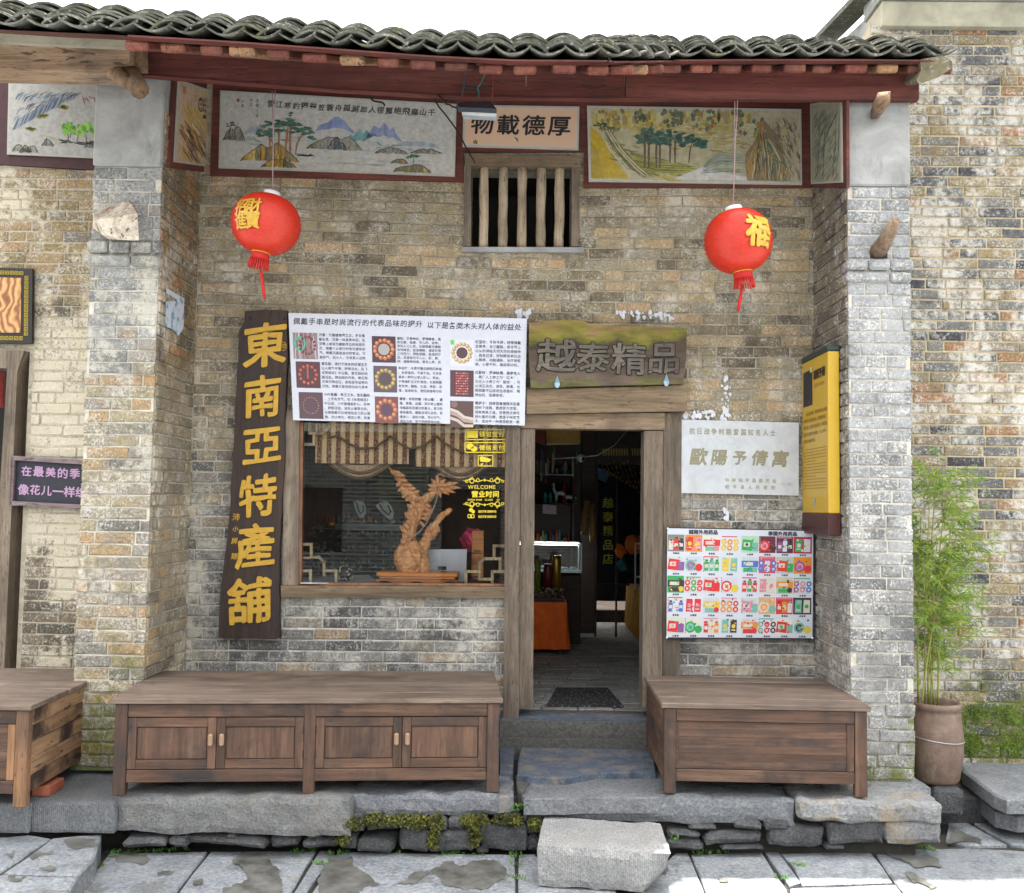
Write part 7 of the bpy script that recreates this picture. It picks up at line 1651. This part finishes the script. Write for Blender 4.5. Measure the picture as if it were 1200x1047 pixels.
# curtain valance
g = G('striped_brocade'); pp = g.pos(); x, y, z = g.xyz(pp); 
s = g.mt('FRACT', g.mt('MULTIPLY', x, 13.6)); st = g.mr(s, .46, .52, 0, 1); mo = g.voro(g.scale(pp, (95, 20, 60)), 1.0); c = g.mix(st, (.60, .45, .25), g.mix(g.mr(mo, .3, .5), (.36, .22, .14), (.13, .038, .024))); c = g.mix(g.mr(g.noise(pp, 90, 2), .4, .7, 0, .35), c, (.2, .13, .07)); M['brocade'] = g.out(c, .8, g.bump(mo, .3, .004), 0, .2)
M['trim'] = plain('brown_trim', (.13, .085, .045), .8)
cv = T('curtain_valance', 'striped brown and cream valance with scalloped edge across the top of the window', 'curtain', P(480, 545, .18))
def sheet(nm, top_pts, bot_pts, Y, mat, amp=.012, nseg=60, par=cv, ph=0):
    mb = MB(); vs = []; x0, x1 = top_pts[0][0], top_pts[-1][0]; rows = 5
    for j in range(rows + 1):
        for i in range(nseg + 1):
            x = x0 + (x1 - x0) * i / nseg; yt = lin(top_pts, x); yb = lin(bot_pts, x); t = j / rows; q = P(x, yt + (yb - yt) * t, Y); q.y += amp * math.sin(x * .30 + ph) * (.3 + .7 * t) + amp * .5 * math.sin(x * .83 + ph); vs.append(q)
    b = nseg + 1; mb.add(vs, [[j * b + i, j * b + i + 1, (j + 1) * b + i + 1, (j + 1) * b + i] for j in range(rows) for i in range(nseg)], None, True); return mb.build(nm, mat, par)
sheet('upper_valance', [(385, 488), (478, 489), (596, 492)], [(385, 511), (396, 511), (408, 520), (422, 526), (438, 525), (450, 517), (457, 511), (468, 520), (480, 526), (494, 524), (504, 517), (511, 511), (522, 520), (536, 528), (556, 530), (580, 528), (596, 527)], .075, M['brocade'], .006)
sheet('lower_valance', [(370, 497), (479, 497)], [(370, 543), (479, 544)], .105, M['brocade'], .014, ph=.5); sheet('lower_valance', [(486, 497), (598, 497)], [(486, 547), (598, 548)], .105, M['brocade'], .014, ph=1.2)
def arcsw(cx, x0, x1, y0, dep):
    n = 18; pts_ = []
    for i in range(n + 1): t = i / n; pts_.append((x0 + (x1 - x0) * t, y0 + dep * math.sin(math.pi * t)))
    return pts_
g = G('swag_brocade'); pp = g.pos(); mo = g.voro(pp, 110); M['swag'] = g.out(g.mix(g.mr(mo, .2, .5), (.60, .46, .27), (.36, .22, .13)), .8)
for x0, x1, y0 in ((385, 459, 543), (507, 572, 545)):
    a = arcsw(0, x0, x1, y0, 17); a2 = arcsw(0, x0, x1, y0 - 2, 4)
    sheet('swag', a2, a, .14, M['swag'], .008)
    for k, r_ in enumerate((.010, .008)):
        mb = MB(); mb.tube([P(x, y + .5 - k * 6, .13) for x, y in a], r_ if k == 0 else .014, 6); mb.build('swag_trim', M['trim'], cv)
for pts_ in ([(385, 513), (396, 511), (408, 520), (422, 526), (438, 525), (450, 517), (457, 511)], [(457, 511), (468, 520), (480, 526), (494, 524), (504, 517), (511, 511)], [(511, 511), (522, 520), (536, 528), (556, 530), (580, 528), (596, 527)]): mb = MB(); mb.tube([P(x, y, .062) for x, y in pts_], .009, 6); mb.build('trim_cord', M['trim'], cv)
# the root carving of a bird
M['carving'] = None
g = G('golden_root_wood'); pp = g.obj(); n = g.noise(pp, 14, 5, .7, 1.0); c = g.ramp(n, [(.3, (.20, .07, .02)), (.46, (.56, .24, .08)), (.66, (.80, .44, .18))]); M['carving'] = g.out(c, .45, g.bump(g.noise(pp, 60, 4, .7), .6, .008), 0, .4)
ky = .20; sk = (ky - CAM.y) / F_PX
ct = T('root_carving', 'golden root wood carving of a long-tailed bird behind the window pane', 'carving', P(483, 670, ky))
def ctube(nm, pts_, n=12, wob=.012, m=None, ys=None):
    mb = MB(); mb.tube([P(x, y, ky + (ys[i] if ys else 0)) for i, (x, y, r_) in enumerate(pts_)], [r_ * sk for x, y, r_ in pts_], n)
    mb.v = [v + mnoise.noise_vector(v * 16) * wob + mnoise.noise_vector(v * 42) * wob * .5 for v in mb.v]; return mb.build(nm, m or M['carving'], ct)
def mass(nm, items, wob=.010, detail=.55):
    """one continuous carved body grown from overlapping tubes, remeshed and cut by noise"""
    mb = MB()
    for pts_ in items: mb.tube([P(x, y, ky + dy) for x, y, r_, dy in pts_], [r_ * sk for x, y, r_, dy in pts_], 14)
    me = bpy.data.meshes.new('tmp'); me.from_pydata([tuple(v) for v in mb.v], [], mb.f); ob = bpy.data.objects.new('tmp', me); C.objects.link(ob)
    rm = ob.modifiers.new('r', 'REMESH'); rm.mode = 'VOXEL'; rm.voxel_size = .0065; rm.adaptivity = 0
    bpy.context.view_layer.update(); ev = ob.evaluated_get(bpy.context.evaluated_depsgraph_get()); m2 = ev.to_mesh(); vs = []
    for v in m2.vertices:
        q = v.co.copy(); nn = v.normal; k = abs(mnoise.noise(q * 24)) + .6 * abs(mnoise.noise(Vector((q.x * 60, q.y * 60, q.z * 26)))); vs.append(q + nn * (wob * (.45 - k * 1.6)) + mnoise.noise_vector(q * 9) * wob * .6)
    fs = [list(p_.vertices) for p_ in m2.polygons]; ev.to_mesh_clear(); bpy.data.objects.remove(ob); bpy.data.meshes.remove(me)
    out = MB(); out.add(vs, fs, None, True); return out.build(nm, M['carving'], ct)
mass('root_bole', [[(484, 672, 13, 0), (482, 664, 16, 0), (479, 655, 18, 0), (478, 647, 16, 0), (479, 640, 11, 0)], [(494, 671, 10, 0), (495, 660, 9, 0), (494, 648, 8, 0), (498, 636, 6.5, 0), (504, 624, 5.5, 0), (509, 614, 4.5, 0), (517, 606, 3.8, 0), (524, 601, 3.4, 0), (528, 596, 3, 0)],
    [(470, 652, 9, -.03), (474, 643, 8, -.03), (482, 640, 6, -.03)], [(490, 655, 7, -.04), (488, 644, 8, -.04), (482, 636, 6, -.03)], [(509, 614, 3.5, 0), (513, 622, 3, 0), (506, 632, 3, 0)]], .012)
mass('bird_body', [[(478, 640, 7, 0), (479, 628, 8, 0), (482, 616, 7.5, 0), (487, 604, 8.5, 0), (493, 593, 8.5, 0), (497, 586, 6, 0), (506, 579, 5, 0), (512, 573, 4.5, 0), (515, 566, 4.5, 0), (516, 560, 2.6, 0)],
    [(492, 590, 5, 0), (484, 582, 7.5, 0), (478, 576, 8.5, 0), (474, 569, 7, 0), (470, 562, 5, 0), (463, 555, 3.4, 0), (455, 548, 1.4, 0)], [(500, 592, 4, -.02), (504, 600, 4, -.02), (498, 610, 3, -.02)], [(486, 596, 6, -.04), (480, 604, 4, -.04)]], .012)
def leafy(nm, o, d, L, w, curl=0, th=.012):
    """a carved feather: pointed, thick and bent"""
    mb = MB(); n = 7; pts_ = []
    for i in range(n + 1): t = i / n; pts_.append((o[0] + d[0] * L * t + curl * t * t * L * .4, o[1] + d[1] * L * t + abs(curl) * t * t * L * .3, max(.25, w * math.sin(math.pi * (t * .86 + .1)))))
    dy = -.045 + jit(.015); mb.tube([P(x, y, ky + dy - .02 * i / n) for i, (x, y, r_) in enumerate(pts_)], [r_ * sk for x, y, r_ in pts_], 8); c = P(o[0], o[1], ky); mb.v = [Vector((v.x, c.y + dy + (v.y - c.y - dy) * .5, v.z)) + mnoise.noise_vector(v * 30) * .003 for v in mb.v]; mb.build(nm, M['carving'], ct)
for k in range(9):
    y = 592 + k * 5.4; x = 484 - k * 1.5; leafy('feather', (x + 3, y + 2, 0), (-.72 + jit(.15), -.72 + jit(.15)), 10 + jit(3), 3.6)
    if k < 7: leafy('feather', (x + 8, y + 4, 0), (-.45, -.9 + jit(.2)), 10, 3.2)
    if k < 5: leafy('feather', (x + 14, y - 2, 0), (.75, .55 + jit(.2)), 8, 2.0)
for k, (x, y, dx, dy) in enumerate(((464, 556, .95, .15), (468, 562, .95, .2), (472, 568, 1, .1), (476, 573, 1, -.05), (481, 578, 1, -.2), (460, 552, .9, .3), (474, 570, -.8, .6), (478, 577, -.7, .7), (482, 583, -.8, .5), (486, 586, .9, -.3), (490, 588, .8, -.6), (470, 563, -.6, .8))): leafy('tail_feather', (x, y, 0), (dx, dy), 10 + jit(2), 2.6)
for dx, dy, L in ((1, -.30, 22), (1, -.02, 25), (.95, .28, 20), (.8, .55, 15), (.6, -.7, 14), (-.5, -.75, 14), (-.9, -.25, 13), (-.9, .3, 12), (.2, .9, 12), (0, -1, 13)): leafy('crest_petal', (513, 571, 0), (dx, dy), L, 3.0, .22 if dx > 0 else -.1)
mb = MB(); mb.tube([P(516 + 5 * math.cos(a), 561 + 5 * math.sin(a), ky - .03) for a in [i * .6 for i in range(11)]], 1.3 * sk, 6); mb.build('head_loop', M['carving'], ct)
bs = MB()
path = [(513, 578), (511, 588), (506, 600), (500, 613), (492, 623), (482, 631), (474, 634)]
for a, b in zip(path, path[1:]):
    for i in range(6): t = i / 6; bs.ball(P(a[0] + (b[0] - a[0]) * t, a[1] + (b[1] - a[1]) * t, ky - .08), .0062, 6)
bs.build('bead_string', plain('ivory_beads', (.5, .36, .22), .4), None, label='string of small ivory beads hung from the bird carving', cat='bead string')
bx = T('carving_stand', 'low orange wooden stand with scalloped feet under the bird carving', 'stand', P(487, 684, .2)); zb0 = WSZ
tp_ = [PZ(452, 672, WSZ + .075), PZ(526, 672, WSZ + .075), PZ(536, 678, WSZ + .075), PZ(440, 678, WSZ + .075)]
y0_, y1_ = .08, .42; xa, xb = P(441, 678, y0_).x, P(536, 678, y0_).x
M['stand'] = wood('orange_stand_wood', [(.55, .19, .05), (.7, .29, .09)], 'x', 6, .4); M['stand_top'] = plain('orange_lacquer', (.70, .24, .03), .35, .15)
mb = MB(); mb.box(xa, xb, y0_, y1_, WSZ + .055, WSZ + .085, .006); mb.build('top', M['stand_top'], bx); mb = MB(); mb.box(xa + .02, xb - .02, y0_ + .015, y1_ - .02, WSZ + .035, WSZ + .054, .004); mb.build('waist', M['stand'], bx)
mb = MB(); n = 40; pts_ = [(xa, WSZ + .034)] + [(xa + (xb - xa) * i / n, WSZ + .002 + .018 * max(0, math.sin(math.pi * 5 * i / n)) ** .6) for i in range(n + 1)] + [(xb, WSZ + .034)]
bmf = [(x, z) for x, z in pts_]; 
for i in range(1, n + 1): (xa_, za_), (xb_, zb_) = bmf[i], bmf[i + 1]; mb.add([(xa_, y0_ - .004, za_), (xb_, y0_ - .004, zb_), (xb_, y0_ - .004, WSZ + .034), (xa_, y0_ - .004, WSZ + .034), (xa_, y1_, za_), (xb_, y1_, zb_), (xb_, y1_, WSZ + .034), (xa_, y1_, WSZ + .034)], [[0, 1, 2, 3], [4, 7, 6, 5], [0, 4, 5, 1], [3, 2, 6, 7]])
mb.build('scalloped_apron', M['stand'], bx)
# fretwork brackets
M['fret'] = wood('pale_fret_wood', [(.42, .32, .18), (.52, .42, .26)], 'z', 8, .6)
def fret(label, lines, Y=.06):
    t = T('fretwork_corner', label, 'fretwork', P(lines[0][0][0], lines[0][0][1], Y))
    for L in lines:
        for a, b in zip(L, L[1:]): mb = MB(); A, B_ = P(*a, Y), P(*b, Y); e = (B_ - A).normalized() * .011; mb.bar(A - e, B_ + e, .022, .021 + jit(.0008), up=Vector((0, 1, 0)), bev=.002); mb.build('stick', M['fret'], t)
fret('pale wooden fretwork in the lower left corner of the display window', [[(352, 638), (365, 638), (365, 653), (374, 653), (380, 659), (380, 674)], [(352, 669), (364, 669), (364, 683)], [(381, 669), (394, 669), (394, 683)], [(352, 654), (362, 654)]])
fret('pale wooden fretwork in the lower right corner of the display window', [[(592, 640), (579, 640), (579, 655), (568, 655), (562, 660), (562, 679), (577, 679)], [(546, 684), (546, 670), (562, 670)], [(577, 683), (577, 670), (592, 670)], [(579, 655), (586, 655), (586, 670)]])
fret('pale wooden fretwork in the upper left corner of the display window', [[(353, 521), (368, 521), (368, 508), (378, 508), (386, 500)], [(363, 496), (363, 508), (368, 508)]])
# necklace busts, laptop, pink bag and the rest
M['bust'] = plain('pale_grey_velvet', (.28, .33, .30), .7)
for lab, cx, cy, s, tilt in (('left one of two pale necklace busts behind the window', 421, 598, 1, .1), ('right one of two pale necklace busts behind the window', 452, 600, 1.15, -.3)):
    t = T('necklace_bust', lab, 'bust', P(cx, cy + 12, 1.2)); mb = MB(); ol = [(-8, -9), (-3, -11), (4, -10), (7, -4), (8, 3), (5, 9), (1, 9), (-3, 3), (-6, -3)]; cr, sr = math.cos(tilt), math.sin(tilt); mb.prism([P(cx + (x * cr - y * sr) * s, cy + (x * sr + y * cr) * s, 1.2) for x, y in ol], (0, .03, 0)); mb.build('form', M['bust'], t)
    mb = MB(); mb.tube([P(cx + (x * cr - y * sr) * s, cy + (x * sr + y * cr) * s, 1.19) for x, y in ((-4, -9), (-2, -2), (2, 4), (5, 1), (4, -6))], .006, 5); mb.build('necklace', M['iron'], t)
mb = MB(); a = P(446, 612, 1.2); mb.box(P(395, 600, 1.2).x, P(475, 600, 1.2).x, 1.1, 1.5, P(400, 617, 1.2).z - .03, P(400, 613, 1.2).z, .004); M['counter_dark'] = plain('dark_teal_counter', (.03, .055, .055), .25, .2); 
mb.build('back_counter', M['counter_dark'], None, label='dark shelf with the necklace busts behind the window', cat='shelf')
lp = T('grey_screen', 'pale grey panel screen standing on the window counter, right of the carving', 'screen', P(521, 684, .5)); mb = MB(); mb.prism([P(x, y, .36) for x, y in ((498, 644), (547, 644), (546, 684), (499, 684))], (0, .02, 0)); mb.build('panel', plain('pale_grey_plastic', (.46, .50, .55), .4, .06), lp)
mb = MB(); mb.prism([P(x, y, .35) for x, y in ((513, 664), (523, 664), (523, 668), (513, 668))], (0, .01, 0)); mb.build('badge', M['iron'], lp)
mb = MB(); a, b = P(553, 622, .62), P(566, 684, .62); mb.box(a.x, b.x, .62, .65, b.z, a.z, .004); mb.build('wooden_board', M['stand'], None, label='upright orange-brown board behind the window, right of the grey screen', cat='board')
heap('pink_bag', 'crumpled pink plastic bag behind the window, above the grey screen', 'bag', [(539, 619), (564, 645)], .95, plain('pink_plastic', (.75, .06, .16), .35), .2, 5)
mb = MB(); a = P(405, 674, .2); mb.ball((a.x, .2, WSZ + .062), .062, 12); mb.build('beaded_ball', g.m if False else plain('black_ball', (.015, .014, .012), .5), None, label='black and white woven ball at the lower left of the window', cat='ball')
bt_ = bpy.context.scene.objects['beaded_ball']; mb = MB(); 
for k in range(46):
    d = Vector((jit(1), jit(1), jit(1))).normalized(); mb.ball((a.x + d.x * .062, .2 + d.y * .062, WSZ + .062 + d.z * .062), .008, 5)
mb.build('white_studs', plain('white_studs', (.5, .47, .38), .5), bt_)
mb = MB(); mb.prism([PZ(x, y, WSZ + .006) for x, y in ((352, 676), (432, 674), (445, 683), (352, 683.5))][::-1], (0, 0, -.004)); mb.build('white_paper', plain('white_sheet', (.55, .57, .58), .6), None, label='white paper lying on the window counter at the left', cat='paper')
gb = T('notice_board', 'olive green gridded board on the wall behind the window', 'board', P(470, 585, 2.4)); mb = MB(); mb.prism([P(x, y, 2.4) for x, y in ((444, 548), (502, 548), (502, 588), (444, 588))], (0, .03, 0)); mb.build('panel', plain('olive_board', (.10, .115, .03), .6), gb)
for k in range(9): mb = MB(); mb.bar(P(449, 553 + k * 4, 2.38), P(498, 553 + k * 4, 2.38), .006, .008); mb.build('line', M['dark'], gb)
# glass counter of the shop seen through the window
gc = T('glass_counter', 'long glass counter with dim trinkets behind the display window', 'display case', (P(420, 684, 1.9).x, 1.9, FZ)); x0, x1, y0, y1, z0, z1 = pxbox(360, 480, 618, 690, 1.7, .6)
mb = MB(); mb.box(x0, x1, y0 + .3, y1, FZ, z1 - .02, .01); mb.build('body', M['counter_dark'], gc); mb = MB(); mb.box(x0, x1, y0 - .0, y1, z1 - .018, z1, .003); mb.build('top_rail', plain('teal_glass_edge', (.08, .16, .15), .2), gc)
mb = MB()
for k in range(160): mb.ball((random.uniform(x0, x1), y0 + random.uniform(0, .25), random.choice((z0 + .2, z0 + .36, z0 + .5)) + jit(.05)), random.uniform(.008, .026), 6)
mb.build('trinkets', plain('green_grey_trinkets', (.14, .20, .15), .35, .9, .1, 30), gc)
for zz in (z0 + .16, z0 + .32): mb = MB(); mb.box(x0, x1, y0, y0 + .28, zz - .01, zz, .002); mb.build('glass_shelf', plain('teal_glass_shelf', (.05, .1, .095), .2), gc)
a = P(382, 622, 1.4); mb = MB(); mb.ball((a.x, 1.66, z1 + .035), .035, 10, (1.3, 1, 1)); mb.build('gold_ornament', MG, None, label='small golden ornament on the glass counter behind the window', cat='ornament')

# ------------------------------------------------------------------ the other side of the street (seen mirrored in the pane)
g = G('far_brick'); pp = g.pos(); b_ = g.nd('ShaderNodeTexBrick', {'Vector': g.scale(pp, (1, 1, 1), (R(90), 0, 0)), 'Color1': (.17, .165, .14, 1), 'Color2': (.08, .08, .075, 1), 'Mortar': (.36, .36, .33, 1), 'Scale': 1.0, 'Mortar Size': .012, 'Brick Width': .29, 'Row Height': .084}).outputs['Color']
M['far_brick'] = g.out(b_, .9)
ob_ = thing('brick_house', (0, -12.4, GZ), 'low brick house on the opposite side of the street, behind the camera', 'house')
mb = MB(); wall_strips(mb, -9, 9, GZ, 3.3, -12.8, -12.4, [(-1.6, -.4, GZ, 2.1), (1.6, 3.0, .8, 2.0), (-5.2, -3.6, .8, 2.1)]); mb.build('wall', M['far_brick'], ob_)
mb = MB(); mb.box(-9.3, 9.3, -16.4, -12.85, GZ, 3.2, 0); mb.build('rear', M['dark'], ob_)
mb = MB(); mb.add([(-9.5, -11.9, 3.2), (9.5, -11.9, 3.2), (9.5, -14.6, 4.3), (-9.5, -14.6, 4.3)], [[0, 1, 2, 3]]); mb.add([(-9.5, -17.2, 3.2), (9.5, -17.2, 3.2), (9.5, -14.6, 4.3), (-9.5, -14.6, 4.3)], [[0, 3, 2, 1]]); mb.build('roof', M['tile'], ob_)
for x0_, x1_, z0_, z1_ in ((-1.6, -.4, GZ, 2.1), (1.6, 3.0, .8, 2.0), (-5.2, -3.6, .8, 2.1)): mb = MB(); mb.box(x0_, x1_, -12.7, -12.6, z0_, z1_, .01); mb.build('shutter', M['shelfwood'], ob_)

# ------------------------------------------------------------------ wear: paste and paper left on the wall, leaf litter
def scraps(name, label, spots, col, Y, cat):
    mb = MB()
    for (x0, x1, y0, y1, n, s_) in spots:
        for k in range(n):
            x = random.uniform(x0, x1); y = random.uniform(y0, y1); m = random.randint(5, 9); r_ = random.uniform(.3, 1) * s_; c = [P(x + r_ * (1 + jit(.5)) * math.cos(-2 * math.pi * i / m), y + r_ * 1.3 * (1 + jit(.5)) * math.sin(-2 * math.pi * i / m), Y - random.uniform(0, .003)) for i in range(m)]
            mb.add(c, [list(range(m))])
    return mb.build(name, col, None, label=label, cat=cat, kind='stuff')
M['paste'] = plain('old_paste', (.56, .57, .60), .9, .2)
scraps('paper_scraps', 'torn white paste and paper scraps left on the bricks above the marble plaque', [(846, 856, 441, 500, 34, 3.2), (800, 838, 482, 491, 22, 3.0), (848, 853, 596, 612, 8, 3)], M['paste'], -.008, 'paper scraps')
scraps('paper_scraps', 'row of white paper remains on the bricks just above the mossy carved sign', [(722, 790, 366, 374, 34, 2.8), (603, 622, 362, 374, 14, 3)], M['paste'], -.008, 'paper scraps')
mb = MB()
for k in range(34):
    q = PZ(random.uniform(10, 1190), random.uniform(1000, 1046), GZ + .014) if k < 24 else PZ(random.uniform(140, 1090), random.uniform(936, 941), -.0); s_ = random.uniform(.008, .018); an = random.random() * 6.3; u = Vector((math.cos(an), math.sin(an), jit(.15))) * s_; w = Vector((-math.sin(an), math.cos(an), jit(.4))) * s_ * .35
    mb.add([q - u, q + w, q + u, q - w], [[0, 1, 2], [0, 2, 3]])
mb.build('leaf_litter', plain('dry_leaf', (.30, .23, .08), .8, .5, .2, 60), None, label='small dry leaves scattered over the flagstones', cat='leaves', kind='stuff')

# goods on the shelves: a crowd of small things, dim in the depth of the shop
mb = MB(); PAL = [(.5, .12, .05), (.45, .32, .08), (.08, .25, .22), (.5, .48, .42), (.25, .06, .05), (.12, .14, .3), (.42, .24, .1), (.3, .32, .12)]
z1_, z2_, z3_ = (P(640, q, 5.2).z for q in (556, 591, 640))
for zz, n_ in ((z1_, 14), (z3_, 18)):
    for k in range(n_):
        x = P(604, 600, 5.2).x + (P(670, 600, 5.2).x - P(604, 600, 5.2).x) * (k + random.random() * .5) / n_; h_ = random.uniform(.06, .22); r_ = random.uniform(.018, .035)
        mb.lathe((x, 5.38, zz + .002), [(0, 0), (r_, 0), (r_ * random.uniform(.6, 1), h_ * .5), (r_ * random.uniform(.4, 1), h_ * .8), (r_ * .3, h_), (0, h_)], 8, random.choice(PAL))
mb.build('goods', M['print'], sf, attr=True, kind='stuff')
mb = MB(); x0_, x1_ = P(372, 600, 2.0).x, P(478, 600, 2.0).x; zc = P(400, 618, 1.7).z
for k in range(60):
    x = random.uniform(x0_, x1_); h_ = random.uniform(.03, .12); r_ = random.uniform(.012, .03); y = random.uniform(1.8, 2.2)
    mb.lathe((x, y, zc + .001), [(0, 0), (r_, 0), (r_ * .9, h_ * .6), (r_ * .4, h_), (0, h_)], 7, random.choice(PAL))
mb.build('goods', M['print'], gc, attr=True, kind='stuff')
mb = MB()   # hanging strings of beads high in the doorway
for k in range(16):
    x = random.choice((random.uniform(629, 676), random.uniform(629, 650))); y0 = random.uniform(522, 545); l = random.uniform(10, 34); c = random.choice(PAL); Y = random.uniform(3.2, 4.6)
    for i in range(int(l / 1.6)): mb.ball(P(x, y0 + i * 1.6, Y), .012, 5, col=c)
mb.build('hanging_beads', M['print'], None, attr=True, label='strings of coloured beads hanging in the upper left of the doorway', cat='bead strings', kind='stuff')
